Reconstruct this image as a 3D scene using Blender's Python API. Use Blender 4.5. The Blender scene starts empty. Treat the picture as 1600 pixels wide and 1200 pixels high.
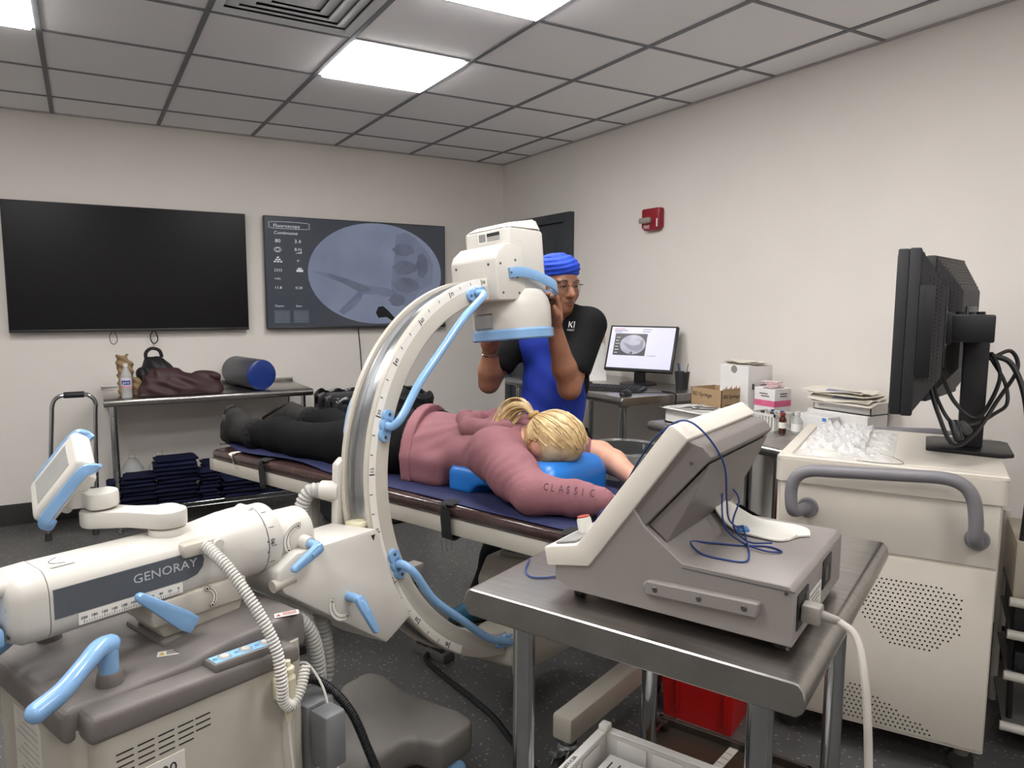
import bpy, bmesh, math, random
import numpy as np
from mathutils import Vector, Matrix

# ------------------------------------------------------------------ camera, light, exposure
scene = bpy.context.scene
COL = scene.collection
H = 2.64                                   # ceiling height
CAM = Vector((0.10463, -2.12503, 1.45429))
CR = Vector((0.86264729, -0.5057882, 0.00423651))
CU = Vector((0.05244354, 0.09776944, 0.99382635))
CF = Vector((0.50307984, 0.85709943, -0.11086586))
cam_d = bpy.data.cameras.new('camera')
cam = bpy.data.objects.new('camera', cam_d)
COL.objects.link(cam)
cam_d.sensor_width = 36.0
cam_d.lens = 36.0 * 1137.2 / 1600.0
cam_d.clip_start = 0.02
cam.matrix_world = Matrix(((CR.x, CU.x, -CF.x, CAM.x), (CR.y, CU.y, -CF.y, CAM.y), (CR.z, CU.z, -CF.z, CAM.z), (0, 0, 0, 1)))
scene.camera = cam
world = bpy.data.worlds.new('world')
scene.world = world
world.use_nodes = True
world.node_tree.nodes['Background'].inputs[0].default_value = (0.8, 0.85, 1, 1)
world.node_tree.nodes['Background'].inputs[1].default_value = 0.05
scene.view_settings.view_transform = 'Standard'
scene.view_settings.look = 'None'
scene.view_settings.gamma = 1.0
scene.view_settings.use_curve_mapping = False
scene.view_settings.exposure = 0.0
LIGHT_STRENGTH = 22.5
random.seed(7)
PI = math.pi


# ------------------------------------------------------------------ helpers
def lin(h):
    h = h.lstrip('#')
    c = [int(h[i:i + 2], 16) / 255 for i in (0, 2, 4)]
    return tuple(x / 12.92 if x <= .04045 else ((x + .055) / 1.055) ** 2.4 for x in c) + (1,)


MATS = {}


def mat(name, color, rough=.5, metal=0.0, var=.06, scale=18.0, bump=0.0, bscale=60.0, coat=0.0, stretch=None, alpha=1.0, trans=0.0, emit=0.0, spec=.5, sss=0.0, ior=1.45):
    """procedural principled material: noise varies the colour a little, a second noise gives fine relief"""
    if name in MATS:
        return MATS[name]
    m = bpy.data.materials.new(name)
    m.use_nodes = True
    nt = m.node_tree
    p = nt.nodes['Principled BSDF']
    tc = nt.nodes.new('ShaderNodeTexCoord')
    mp = nt.nodes.new('ShaderNodeMapping')
    nt.links.new(tc.outputs['Object'], mp.inputs['Vector'])
    if stretch:
        mp.inputs['Scale'].default_value = stretch
    n = nt.nodes.new('ShaderNodeTexNoise')
    n.inputs['Scale'].default_value = scale
    n.inputs['Detail'].default_value = 4
    nt.links.new(mp.outputs[0], n.inputs['Vector'])
    r = nt.nodes.new('ShaderNodeValToRGB')
    c = lin(color) if isinstance(color, str) else color
    r.color_ramp.elements[0].position = .3
    r.color_ramp.elements[1].position = .7
    r.color_ramp.elements[0].color = tuple(max(0, x * (1 - var)) for x in c[:3]) + (1,)
    r.color_ramp.elements[1].color = tuple(min(1, x * (1 + var)) for x in c[:3]) + (1,)
    nt.links.new(n.outputs['Fac'], r.inputs[0])
    nt.links.new(r.outputs[0], p.inputs['Base Color'])
    p.inputs['Roughness'].default_value = rough
    p.inputs['Metallic'].default_value = metal
    p.inputs['Specular IOR Level'].default_value = spec
    p.inputs['IOR'].default_value = ior
    if coat:
        p.inputs['Coat Weight'].default_value = coat
        p.inputs['Coat Roughness'].default_value = .08
    if sss:
        p.inputs['Subsurface Weight'].default_value = sss
        p.inputs['Subsurface Radius'].default_value = (.012, .005, .003)
    if alpha < 1:
        p.inputs['Alpha'].default_value = alpha
    if trans:
        p.inputs['Transmission Weight'].default_value = trans
    if emit:
        nt.links.new(r.outputs[0], p.inputs['Emission Color'])
        p.inputs['Emission Strength'].default_value = emit
    if bump:
        b = nt.nodes.new('ShaderNodeBump')
        b.inputs['Strength'].default_value = bump
        b.inputs['Distance'].default_value = .004
        n2 = nt.nodes.new('ShaderNodeTexNoise')
        n2.inputs['Scale'].default_value = bscale
        n2.inputs['Detail'].default_value = 3
        nt.links.new(mp.outputs[0], n2.inputs['Vector'])
        nt.links.new(n2.outputs['Fac'], b.inputs['Height'])
        nt.links.new(b.outputs[0], p.inputs['Normal'])
    MATS[name] = m
    return m


def bez(pts, n=8, closed=False):
    """Catmull-Rom samples through points"""
    P = [Vector(p) for p in pts]
    if len(P) < 3:
        return P
    out = []
    N = len(P)
    for i in range(N if closed else N - 1):
        a = P[i - 1] if (i > 0 or closed) else P[0] * 2 - P[1]
        b, c = P[i], P[(i + 1) % N]
        d = P[(i + 2) % N] if (i + 2 < N or closed) else P[-1] * 2 - P[-2]
        for k in range(n):
            t = k / n
            out.append(.5 * ((2 * b) + (c - a) * t + (2 * a - 5 * b + 4 * c - d) * t * t + (3 * b - a - 3 * c + d) * t ** 3))
    if not closed:
        out.append(P[-1].copy())
    return out


class MB:
    """collects geometry of ONE part"""

    def __init__(s, M=None):
        s.v = []; s.f = []; s.M = M or Matrix()

    def add(s, vs, fs):
        o = len(s.v)
        s.v += [tuple(s.M @ Vector(p)) for p in vs]
        s.f += [tuple(i + o for i in f) for f in fs]
        return s

    def bm(s, b):
        b.verts.index_update()
        s.add([v.co.copy() for v in b.verts], [[v.index for v in f.verts] for f in b.faces])
        b.free()
        return s

    def box(s, x0, x1, y0, y1, z0, z1, r=0.0, seg=2, rot=None, only=None):
        b = bmesh.new()
        bmesh.ops.create_cube(b, size=1)
        c = Vector(((x0 + x1) / 2, (y0 + y1) / 2, (z0 + z1) / 2))
        for v in b.verts:
            v.co = Vector((v.co.x * (x1 - x0), v.co.y * (y1 - y0), v.co.z * (z1 - z0)))
        if r > 0:
            ed = b.edges[:]
            if only is not None:
                ed = [e for e in ed if abs((e.verts[0].co - e.verts[1].co).normalized()[only]) > .9]
            bmesh.ops.bevel(b, geom=ed, offset=r, segments=seg, profile=.5, affect='EDGES')
        for v in b.verts:
            v.co = c + (rot @ v.co if rot else v.co)
        return s.bm(b)

    def prism(s, poly, axis, a, b_, r=0.0, seg=2):
        """polygon in the two other axes, pushed from a to b_ along axis"""
        b = bmesh.new()
        def co(p, h):
            return Vector((h, p[0], p[1])) if axis == 'x' else Vector((p[0], h, p[1])) if axis == 'y' else Vector((p[0], p[1], h))
        A = [b.verts.new(co(p, a)) for p in poly]
        B = [b.verts.new(co(p, b_)) for p in poly]
        n = len(poly)
        b.faces.new(A); b.faces.new(B[::-1])
        for i in range(n):
            b.faces.new((A[i], B[i], B[(i + 1) % n], A[(i + 1) % n]))
        bmesh.ops.recalc_face_normals(b, faces=b.faces)
        if r > 0:
            ed = [e for e in b.edges if len(e.link_faces) == 2 and e.calc_face_angle(0) > .5]
            bmesh.ops.bevel(b, geom=ed, offset=r, segments=seg, profile=.5, affect='EDGES')
        return s.bm(b)

    def cyl(s, p0, p1, r0, r1=None, n=20, bev=0.0):
        p0, p1 = Vector(p0), Vector(p1)
        r1 = r0 if r1 is None else r1
        L = (p1 - p0).length
        prof = [(0, 0), (r0, 0), (r1, L), (0, L)] if not bev else [(0, 0), (r0 - bev, 0), (r0 - .3 * bev, .3 * bev), (r0, bev), (r1, L - bev), (r1 - .3 * bev, L - .3 * bev), (r1 - bev, L), (0, L)]
        return s.lathe(prof, p0, p1 - p0, n)

    def lathe(s, prof, base=(0, 0, 0), axis=(0, 0, 1), n=24, arc=None, xdir=None):
        q = Vector(axis).normalized()
        x = (Vector(xdir) if xdir else (Vector((1, 0, 0)) if abs(q.x) < .9 else Vector((0, 1, 0))))
        x = (x - q * x.dot(q)).normalized()
        y = q.cross(x)
        base = Vector(base)
        vs = []; fs = []
        m = len(prof)
        full = arc is None
        a0, a1 = (0, 2 * PI) if full else arc
        N = n if full else n + 1
        for i in range(N):
            a = a0 + (a1 - a0) * i / n
            d = x * math.cos(a) + y * math.sin(a)
            for (r, z) in prof:
                vs.append(base + d * r + q * z)
        for i in range(n):
            j = (i + 1) % N
            for k in range(m - 1):
                if prof[k][0] < 1e-7 and prof[k + 1][0] < 1e-7:
                    continue
                fs.append((i * m + k, j * m + k, j * m + k + 1, i * m + k + 1))
        b = bmesh.new()
        V = [b.verts.new(p) for p in vs]
        for f in fs:
            try:
                b.faces.new([V[i] for i in f])
            except ValueError:
                pass
        bmesh.ops.remove_doubles(b, verts=b.verts, dist=1e-6)
        bmesh.ops.recalc_face_normals(b, faces=b.faces)
        return s.bm(b)

    def tube(s, pts, r, n=10, smooth=6, closed=False, flat=None, cap=True):
        """swept tube through points; r a number or a list per sample or function of 0..1; flat=(wx,wz,up) sweeps a flattened section"""
        P = bez(pts, smooth, closed) if smooth else [Vector(p) for p in pts]
        N = len(P)
        T = []
        for i in range(N):
            a = P[i - 1] if (i > 0 or closed) else P[i]
            c = P[(i + 1) % N] if (i < N - 1 or closed) else P[i]
            T.append((c - a).normalized())
        up = Vector((0, 0, 1)) if abs(T[0].z) < .9 else Vector((1, 0, 0))
        x = (up - T[0] * up.dot(T[0])).normalized()
        vs = []; fs = []
        for i in range(N):
            if flat:
                u = Vector(flat[2])
                x = (u - T[i] * u.dot(T[i])).normalized()
            else:
                x = (x - T[i] * x.dot(T[i])).normalized()
            y = T[i].cross(x)
            rr = r(i / (N - 1)) if callable(r) else (r[i] if isinstance(r, (list, tuple)) else r)
            for k in range(n):
                a = 2 * PI * k / n
                if flat:
                    ca, sa = math.cos(a), math.sin(a)
                    sq = lambda q: math.copysign(abs(q) ** .45, q)
                    vs.append(P[i] + x * sq(ca) * flat[1] / 2 + y * sq(sa) * flat[0] / 2)
                else:
                    vs.append(P[i] + (x * math.cos(a) + y * math.sin(a)) * rr)
        M = N if closed else N - 1
        for i in range(M):
            j = (i + 1) % N
            for k in range(n):
                fs.append((i * n + k, i * n + (k + 1) % n, j * n + (k + 1) % n, j * n + k))
        if not closed and cap:
            fs.append(tuple(range(n))[::-1]); fs.append(tuple(range((N - 1) * n, N * n)))
        return s.add(vs, fs)

    def hose(s, pts, r, pitch=.011, depth=.18, n=12):
        """corrugated hose"""
        P = bez(pts, 12)
        L = [0]
        for a, b in zip(P, P[1:]):
            L.append(L[-1] + (b - a).length)
        tot = L[-1]
        m = max(8, int(tot / pitch) * 4)
        Q = []; R = []
        j = 0
        for i in range(m + 1):
            d = tot * i / m
            while j < len(L) - 2 and L[j + 1] < d:
                j += 1
            t = (d - L[j]) / max(1e-9, L[j + 1] - L[j])
            Q.append(P[j].lerp(P[j + 1], t))
            R.append(r * (1 - depth * (0, .5, 1, .5)[i % 4]))
        return s.tube(Q, R, n=n, smooth=0)

    def coil(s, pts, R, r, pitch, n=6):
        """coiled cord along a path"""
        P = bez(pts, 12)
        L = [0]
        for a, b in zip(P, P[1:]):
            L.append(L[-1] + (b - a).length)
        tot = L[-1]
        turns = tot / pitch
        m = int(turns * 10)
        Q = []
        j = 0
        x = None
        for i in range(m + 1):
            d = tot * i / m
            while j < len(L) - 2 and L[j + 1] < d:
                j += 1
            t = (d - L[j]) / max(1e-9, L[j + 1] - L[j])
            c = P[j].lerp(P[j + 1], t)
            T = (P[j + 1] - P[j]).normalized()
            if x is None:
                up = Vector((0, 0, 1)) if abs(T.z) < .9 else Vector((1, 0, 0))
                x = up
            x = (x - T * x.dot(T)).normalized()
            y = T.cross(x)
            a = 2 * PI * turns * i / m
            Q.append(c + (x * math.cos(a) + y * math.sin(a)) * R)
        return s.tube(Q, r, n=n, smooth=0)

    def sph(s, c, r, n=16, m=10, rot=None):
        r = (r, r, r) if not isinstance(r, (tuple, list)) else r
        b = bmesh.new()
        bmesh.ops.create_uvsphere(b, u_segments=n, v_segments=m, radius=1)
        for v in b.verts:
            q = Vector((v.co.x * r[0], v.co.y * r[1], v.co.z * r[2]))
            v.co = Vector(c) + (rot @ q if rot else q)
        return s.bm(b)

    def grid(s, fn, nu, nv, thick=0.0):
        """surface fn(u,v)->(x,y,z); with thick a closed sheet"""
        vs = [Vector(fn(i / nu, j / nv)) for i in range(nu + 1) for j in range(nv + 1)]
        id_ = lambda i, j: i * (nv + 1) + j
        fs = [(id_(i, j), id_(i + 1, j), id_(i + 1, j + 1), id_(i, j + 1)) for i in range(nu) for j in range(nv)]
        if thick:
            o = len(vs)
            nor = [Vector() for _ in vs]
            for f in fs:
                n = (vs[f[1]] - vs[f[0]]).cross(vs[f[3]] - vs[f[0]])
                for i in f:
                    nor[i] += n
            vs += [p - n.normalized() * thick for p, n in zip(vs, nor)]
            fs += [tuple(i + o for i in f[::-1]) for f in fs]
            per = [id_(i, 0) for i in range(nu)] + [id_(nu, j) for j in range(nv)] + [id_(i, nv) for i in range(nu, 0, -1)] + [id_(0, j) for j in range(nv, 0, -1)]
            for a, b in zip(per, per[1:] + per[:1]):
                fs.append((a, a + o, b + o, b)[::-1] if False else (b, a, a + o, b + o)[::1])
        return s.add(vs, fs)


def obj(name, mb, m, parent=None, smooth=35):
    me = bpy.data.meshes.new(name)
    if isinstance(mb, MB):
        me.from_pydata(mb.v, [], mb.f)
    else:
        me.from_pydata(mb[0], [], mb[1])
    me.validate()
    if smooth:
        b = bmesh.new(); b.from_mesh(me)
        bmesh.ops.recalc_face_normals(b, faces=b.faces)
        b.to_mesh(me); b.free()
        me.shade_smooth()
        me.set_sharp_from_angle(angle=math.radians(smooth))
    me.materials.append(m)
    o = bpy.data.objects.new(name, me)
    COL.objects.link(o)
    if parent:
        o.parent = parent
    return o


def tag(o, label, cat, group=None):
    o['label'] = label; o['category'] = cat
    if group:
        o['group'] = group
    return o


def thing(name, label, cat, loc=(0, 0, 0), rz=0.0, group=None):
    o = bpy.data.objects.new(name, None)
    o.empty_display_size = .1
    COL.objects.link(o)
    o.location = loc; o.rotation_euler = (0, 0, rz)
    return tag(o, label, cat, group)


def struct(name, mb, m, parent=None, smooth=35):
    o = obj(name, mb, m, parent, smooth)
    if not parent:
        o['kind'] = 'structure'
    return o


def share(name, src, parent, loc=(0, 0, 0), scl=None, rot=None):
    """another piece with the same mesh"""
    o = bpy.data.objects.new(name, src.data)
    COL.objects.link(o)
    o.parent = parent
    o.location = loc
    if scl:
        o.scale = scl
    if rot:
        o.rotation_euler = rot
    return o


def text(name, body, size, m, parent, M, align='LEFT', extrude=.0004, valign='BOTTOM_BASELINE', sx=1.0):
    cu = bpy.data.curves.new('t', 'FONT')
    cu.body = body; cu.size = size; cu.extrude = extrude; cu.align_x = align; cu.align_y = valign
    cu.resolution_u = 2
    t = bpy.data.objects.new('t', cu)
    me0 = t.to_mesh()
    vs = [M @ Vector((v.co.x * sx, v.co.y, v.co.z)) for v in me0.vertices]
    fs = [tuple(p.vertices) for p in me0.polygons]
    t.to_mesh_clear()
    bpy.data.objects.remove(t); bpy.data.curves.remove(cu)
    return obj(name, (vs, [], fs)[0::2], m, parent, 0)


def frame(origin, xdir, ydir):
    """matrix whose local x runs along xdir and y along ydir (made perpendicular)"""
    x = Vector(xdir).normalized()
    y = Vector(ydir); y = (y - x * y.dot(x)).normalized()
    z = x.cross(y)
    o = Vector(origin)
    return Matrix(((x.x, y.x, z.x, o.x), (x.y, y.y, z.y, o.y), (x.z, y.z, z.z, o.z), (0, 0, 0, 1)))


# ------------------------------------------------------------------ signed-distance modelling (bodies, cloth, soft things)
class SDF:
    def __init__(s, lo, hi, h):
        s.lo = np.array(lo, np.float32); s.h = h
        s.n = np.ceil((np.array(hi) - s.lo) / h).astype(int) + 1
        s.d = np.full(s.n, 9.0, np.float32)
        s.ax = [s.lo[i] + h * np.arange(s.n[i], dtype=np.float32) for i in range(3)]

    def blk(s, lo, hi):
        sl = []
        for i in range(3):
            a = int(max(0, np.floor((lo[i] - s.lo[i]) / s.h))); b = int(min(s.n[i], np.ceil((hi[i] - s.lo[i]) / s.h) + 1))
            if b <= a:
                return None
            sl.append(slice(a, b))
        X, Y, Z = np.meshgrid(*[s.ax[i][sl[i]] for i in range(3)], indexing='ij')
        return tuple(sl), X, Y, Z

    def put(s, sl, d, k, op='+'):
        o = s.d[sl]
        if op == '-':
            d = -d
            h = np.clip(.5 - .5 * (d - o) / max(k, 1e-6), 0, 1)
            s.d[sl] = d * (1 - h) + o * h + k * h * (1 - h) if k > 0 else np.maximum(o, d)
        elif op == '&':
            s.d[sl] = np.maximum(o, d)
        elif k > 0:
            h = np.clip(.5 + .5 * (d - o) / k, 0, 1)
            s.d[sl] = d * (1 - h) + o * h - k * h * (1 - h)
        else:
            s.d[sl] = np.minimum(o, d)
        return s

    def cone(s, a, b, ra, rb, k=.02, op='+', sq=None):
        """rounded cone between a and b; sq=(direction, factor) flattens it along a direction"""
        a = np.array(a, float); b = np.array(b, float)
        R = max(ra, rb) * (max(1, 1 / sq[1]) if sq else 1) + .06 + k
        q = s.blk(np.minimum(a, b) - R, np.maximum(a, b) + R)
        if not q:
            return s
        sl, X, Y, Z = q
        P = np.stack([X, Y, Z], -1)
        ab = b - a
        t = np.clip(((P - a) @ ab.astype(np.float32)) / max(1e-9, ab @ ab), 0, 1)
        v = P - (a + t[..., None] * ab).astype(np.float32)
        if sq:
            n = np.array(sq[0], float); n /= np.linalg.norm(n)
            c = v @ n.astype(np.float32)
            v = v + (c * (1 / sq[1] - 1))[..., None] * n.astype(np.float32)
        d = np.sqrt((v * v).sum(-1)) - (ra + (rb - ra) * t)
        if sq:
            d *= min(1, sq[1] * 1.3)
        return s.put(sl, d.astype(np.float32), k, op)

    def chain(s, pts, k=.02, **kw):
        for (a, ra), (b, rb) in zip(pts, pts[1:]):
            s.cone(a, b, ra, rb, k, **kw)
        return s

    def ell(s, c, r, k=.02, R=None, op='+'):
        c = np.array(c, float); r = np.array(r, float)
        m = r.max() + .06 + k
        q = s.blk(c - m, c + m)
        if not q:
            return s
        sl, X, Y, Z = q
        P = np.stack([X - c[0], Y - c[1], Z - c[2]], -1).astype(np.float32)
        if R is not None:
            P = P @ np.array(R, np.float32)      # columns of R are the local axes
        k0 = np.sqrt(((P / r) ** 2).sum(-1)); k1 = np.sqrt(((P / (r * r)) ** 2).sum(-1)) + 1e-6
        d = (k0 * (k0 - 1) / k1).astype(np.float32)
        return s.put(sl, d, k, op)

    def box(s, c, hs, rad=.02, k=.02, R=None, op='+'):
        c = np.array(c, float); hs = np.array(hs, float)
        m = np.linalg.norm(hs) + .06 + k
        q = s.blk(c - m, c + m)
        if not q:
            return s
        sl, X, Y, Z = q
        P = np.stack([X - c[0], Y - c[1], Z - c[2]], -1).astype(np.float32)
        if R is not None:
            P = P @ np.array(R, np.float32)
        a = np.abs(P) - (hs - rad).astype(np.float32)
        d = np.sqrt((np.maximum(a, 0) ** 2).sum(-1)) + np.minimum(a.max(-1), 0) - rad
        return s.put(sl, d.astype(np.float32), k, op)

    def plane(s, p, n, keep=True):
        """cut away everything on the side n points to"""
        n = np.array(n, float); n /= np.linalg.norm(n)
        X, Y, Z = np.meshgrid(*s.ax, indexing='ij')
        d = (X - p[0]) * n[0] + (Y - p[1]) * n[1] + (Z - p[2]) * n[2]
        s.d = np.maximum(s.d, d.astype(np.float32))
        return s

    def warp(s, fn):
        """add fn(X,Y,Z) to the distance near the surface (folds)"""
        X, Y, Z = np.meshgrid(*s.ax, indexing='ij')
        s.d = s.d + fn(X, Y, Z).astype(np.float32)
        return s

    def mesh(s, relax=2):
        d = s.d
        n = s.n
        ins = d < 0
        # cells with a sign change
        c = np.zeros(n - 1, np.int8)
        for i in (0, 1):
            for j in (0, 1):
                for k in (0, 1):
                    c += ins[i:n[0] - 1 + i, j:n[1] - 1 + j, k:n[2] - 1 + k]
        act = (c > 0) & (c < 8)
        I = np.argwhere(act)
        idx = np.full(n - 1, -1, np.int64)
        idx[act] = np.arange(len(I))
        acc = np.zeros((len(I), 3)); cnt = np.zeros(len(I))
        cor = [(i, j, k) for i in (0, 1) for j in (0, 1) for k in (0, 1)]
        val = {q: d[I[:, 0] + q[0], I[:, 1] + q[1], I[:, 2] + q[2]] for q in cor}
        for a in cor:
            for ax in range(3):
                if a[ax]:
                    continue
                b = tuple(1 if i == ax else a[i] for i in range(3))
                va, vb = val[a], val[b]
                m = (va < 0) != (vb < 0)
                t = va[m] / (va[m] - vb[m])
                p = np.tile(np.array(a, float), (m.sum(), 1)); p[:, ax] += t
                acc[m] += p; cnt[m] += 1
        V = (I + acc / cnt[:, None]) * s.h + s.lo
        F = []
        for ax in range(3):
            u, w = (ax + 1) % 3, (ax + 2) % 3
            sl0 = [slice(1, n[i] - 1) for i in range(3)]; sl1 = list(sl0)
            sl0[ax] = slice(0, n[ax] - 1); sl1[ax] = slice(1, n[ax])
            a = ins[tuple(sl0)]; b = ins[tuple(sl1)]
            for sg, m in ((1, a & ~b), (0, ~a & b)):
                E = np.argwhere(m)
                off = np.array([1, 1, 1]); off[ax] = 0
                E = E + off
                q = []
                for du, dw in ((-1, -1), (0, -1), (0, 0), (-1, 0)):
                    G = E.copy(); G[:, u] += du; G[:, w] += dw
                    q.append(idx[G[:, 0], G[:, 1], G[:, 2]])
                Q = np.stack(q, 1)
                if not sg:
                    Q = Q[:, ::-1]
                F.append(Q)
        F = np.concatenate(F)
        F = F[(F >= 0).all(1)]
        for _ in range(relax):
            A = np.zeros_like(V); N = np.zeros(len(V))
            for i in range(4):
                a, b = F[:, i], F[:, (i + 1) % 4]
                np.add.at(A, a, V[b]); np.add.at(N, a, 1)
                np.add.at(A, b, V[a]); np.add.at(N, b, 1)
            N[N == 0] = 1
            V = V * .5 + .5 * A / N[:, None]
        return V.tolist(), F.tolist()


# ------------------------------------------------------------------ materials used in many places
WHITE = mat('white_plastic', '#cdc9c2', .35, var=.015, bump=.03, bscale=200)
CREAM = mat('cream_enamel', '#bcb6ab', .38, var=.02, bump=.03, bscale=180)
BLUE = mat('light_blue_plastic', '#82abd6', .22, var=.03, coat=.3)
GREYP = mat('warm_grey_plastic', '#736d6a', .45, var=.05, bump=.08, bscale=260)
DARK = mat('charcoal_panel', '#55585c', .4, var=.04)
BLACK = mat('black_plastic', '#17171a', .4, var=.1)
BLACKM = mat('matt_black_plastic', '#222225', .55, var=.1, bump=.05, bscale=300)
INK = mat('black_print', '#26272a', .6)
WINK = mat('white_print', '#dfe0e2', .5)
STEEL = mat('brushed_stainless_steel', '#b3b0ac', .28, 1.0, var=.12, scale=9, bump=.03, bscale=40, stretch=(1, 12, 1))
CHROME = mat('chromed_steel', '#b9bcbf', .12, 1.0, var=.05)
ALU = mat('aluminium_track', '#a7a9ab', .28, .9, var=.06)
HOSEG = mat('grey_hose', '#a9a8a4', .45, var=.04)
SCREW = mat('dark_screw', '#5b5a58', .4, .6)
RUBBER = mat('dark_rubber', '#2e2d2d', .7)
# ------------------------------------------------------------------ the room
XR, YB, XL, YF = 3.313, 3.50, -2.44, -4.27
WALL = mat('wall_paint', '#e0dad4', .75, var=.015, scale=3, bump=.04, bscale=240)
struct('wall_back', MB().box(XL - .1, XR + .1, YB, YB + .1, -.05, H + .1), WALL)
struct('wall_right', MB().box(XR, XR + .1, YF, YB, -.05, H + .1), WALL)
struct('wall_left', MB().box(XL - .1, XL, YF, YB, -.05, H + .1), WALL)
struct('wall_front', MB().box(XL - .1, XR + .1, YF - .1, YF, -.05, H + .1), WALL)


def floor_mat():
    m = bpy.data.materials.new('flecked_vinyl_floor'); m.use_nodes = True
    nt = m.node_tree; p = nt.nodes['Principled BSDF']
    tc = nt.nodes.new('ShaderNodeTexCoord')
    no = nt.nodes.new('ShaderNodeTexNoise'); no.inputs['Scale'].default_value = 14
    mx = nt.nodes.new('ShaderNodeVectorMath'); mx.operation = 'MULTIPLY_ADD'
    mx.inputs[1].default_value = (.03, .03, .03)
    nt.links.new(tc.outputs['Object'], no.inputs['Vector']); nt.links.new(no.outputs['Color'], mx.inputs[0]); nt.links.new(tc.outputs['Object'], mx.inputs[2])
    vo = nt.nodes.new('ShaderNodeTexVoronoi'); vo.inputs['Scale'].default_value = 50; vo.inputs['Randomness'].default_value = 1
    nt.links.new(mx.outputs[0], vo.inputs['Vector'])
    r = nt.nodes.new('ShaderNodeValToRGB'); r.color_ramp.interpolation = 'LINEAR'
    e = r.color_ramp.elements
    e[0].position = .16; e[0].color = (1, 1, 1, 1); e[1].position = .26; e[1].color = (0, 0, 0, 1)
    nt.links.new(vo.outputs['Distance'], r.inputs[0])
    # only some cells carry a fleck
    sp = nt.nodes.new('ShaderNodeSeparateColor'); nt.links.new(vo.outputs['Color'], sp.inputs[0])
    gt = nt.nodes.new('ShaderNodeMath'); gt.operation = 'GREATER_THAN'; gt.inputs[1].default_value = .35
    nt.links.new(sp.outputs[0], gt.inputs[0])
    mu = nt.nodes.new('ShaderNodeMath'); mu.operation = 'MULTIPLY'
    nt.links.new(r.outputs[0], mu.inputs[0]); nt.links.new(gt.outputs[0], mu.inputs[1])
    n2 = nt.nodes.new('ShaderNodeTexNoise'); n2.inputs['Scale'].default_value = 3
    nt.links.new(tc.outputs['Object'], n2.inputs['Vector'])
    r2 = nt.nodes.new('ShaderNodeValToRGB')
    r2.color_ramp.elements[0].color = lin('#4b4b4a'); r2.color_ramp.elements[1].color = lin('#575655')
    nt.links.new(n2.outputs['Fac'], r2.inputs[0])
    mc = nt.nodes.new('ShaderNodeMix'); mc.data_type = 'RGBA'
    nt.links.new(mu.outputs[0], mc.inputs['Factor']); nt.links.new(r2.outputs[0], mc.inputs[6]); mc.inputs[7].default_value = lin('#8f8e8a')
    nt.links.new(mc.outputs[2], p.inputs['Base Color'])
    p.inputs['Roughness'].default_value = .42
    return m


struct('floor', MB().box(XL - .1, XR + .1, YF - .1, YB + .1, -.1, 0), floor_mat())
BASE = mat('black_vinyl_base', '#2c2b2b', .5, var=.05)
bprof = lambda: [(0, 0), (.012, 0), (.010, .1), (.006, .138), (0, .138)]
struct('baseboard_back', MB().prism([(YB - y, z) for y, z in bprof()], 'x', XL, XR), BASE)
struct('baseboard_right', MB().prism([(XR - x, z) for x, z in bprof()], 'y', YF, 2.38), BASE)
struct('baseboard_left', MB().prism([(XL + x, z) for x, z in bprof()], 'y', YF, YB), BASE)

# dark door in the right wall
DOOR = mat('dark_slate_door_paint', '#3c4046', .45, var=.05)
d = obj('door_1', MB().box(XR - .03, XR + .02, 2.52, 3.30, .0, 2.06, .004), DOOR); d['kind'] = 'structure'
fr = MB()
for y0, y1, z0, z1 in ((2.43, 2.51, 0, 2.135), (3.31, 3.39, 0, 2.135), (2.51, 3.31, 2.065, 2.135)):
    fr.box(XR - .045, XR + .02, y0, y1, z0, z1, .005)
obj('door_frame', fr, DOOR, d)
dp = MB()
for z0, z1 in ((.15, .95), (1.05, 1.95)):
    dp.box(XR - .036, XR - .028, 2.62, 3.20, z0, z1, .003)
obj('door_panel', dp, DOOR, d)
dh = MB().cyl((XR - .03, 2.6, 1.0), (XR - .08, 2.6, 1.0), .012).cyl((XR - .08, 2.6, 1.0), (XR - .08, 2.72, 1.0), .01)
obj('door_handle', dh, CHROME, d)

# suspended ceiling: slab, grid bars, tiles laid one by one
G = .61
CEIL = mat('ceiling_void', '#55565a', .9)
ceiling = struct('ceiling', MB().box(XL - .1, XR + .1, YF - .1, YB + .1, H + .03, H + .1), CEIL)
TILE = mat('mineral_fibre_tile', '#f6f5f6', .9, var=.03, scale=120, bump=.25, bscale=350)
GRID = mat('grey_grid_bar', '#77787d', .55, var=.03)
LIGHTS = {(2, 2): 'lit square LED panel in the ceiling above the round screen', (2, 0): 'lit square LED panel cut by the top edge of the photo', (-1, 2): 'lit square LED panel at the top left corner of the photo',
          (-1, 0): 'lit square LED panel in the ceiling, left of the camera', (2, -2): 'lit square LED panel in the ceiling, above and right of the camera', (-1, -2): 'lit square LED panel in the ceiling, behind the camera on the left',
          (-1, -5): 'lit square LED panel in the ceiling, far behind the camera on the left', (2, -5): 'lit square LED panel in the ceiling, far behind the camera on the right'}
VENT = (1, 1)
tile0 = None
bw = .012
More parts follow.
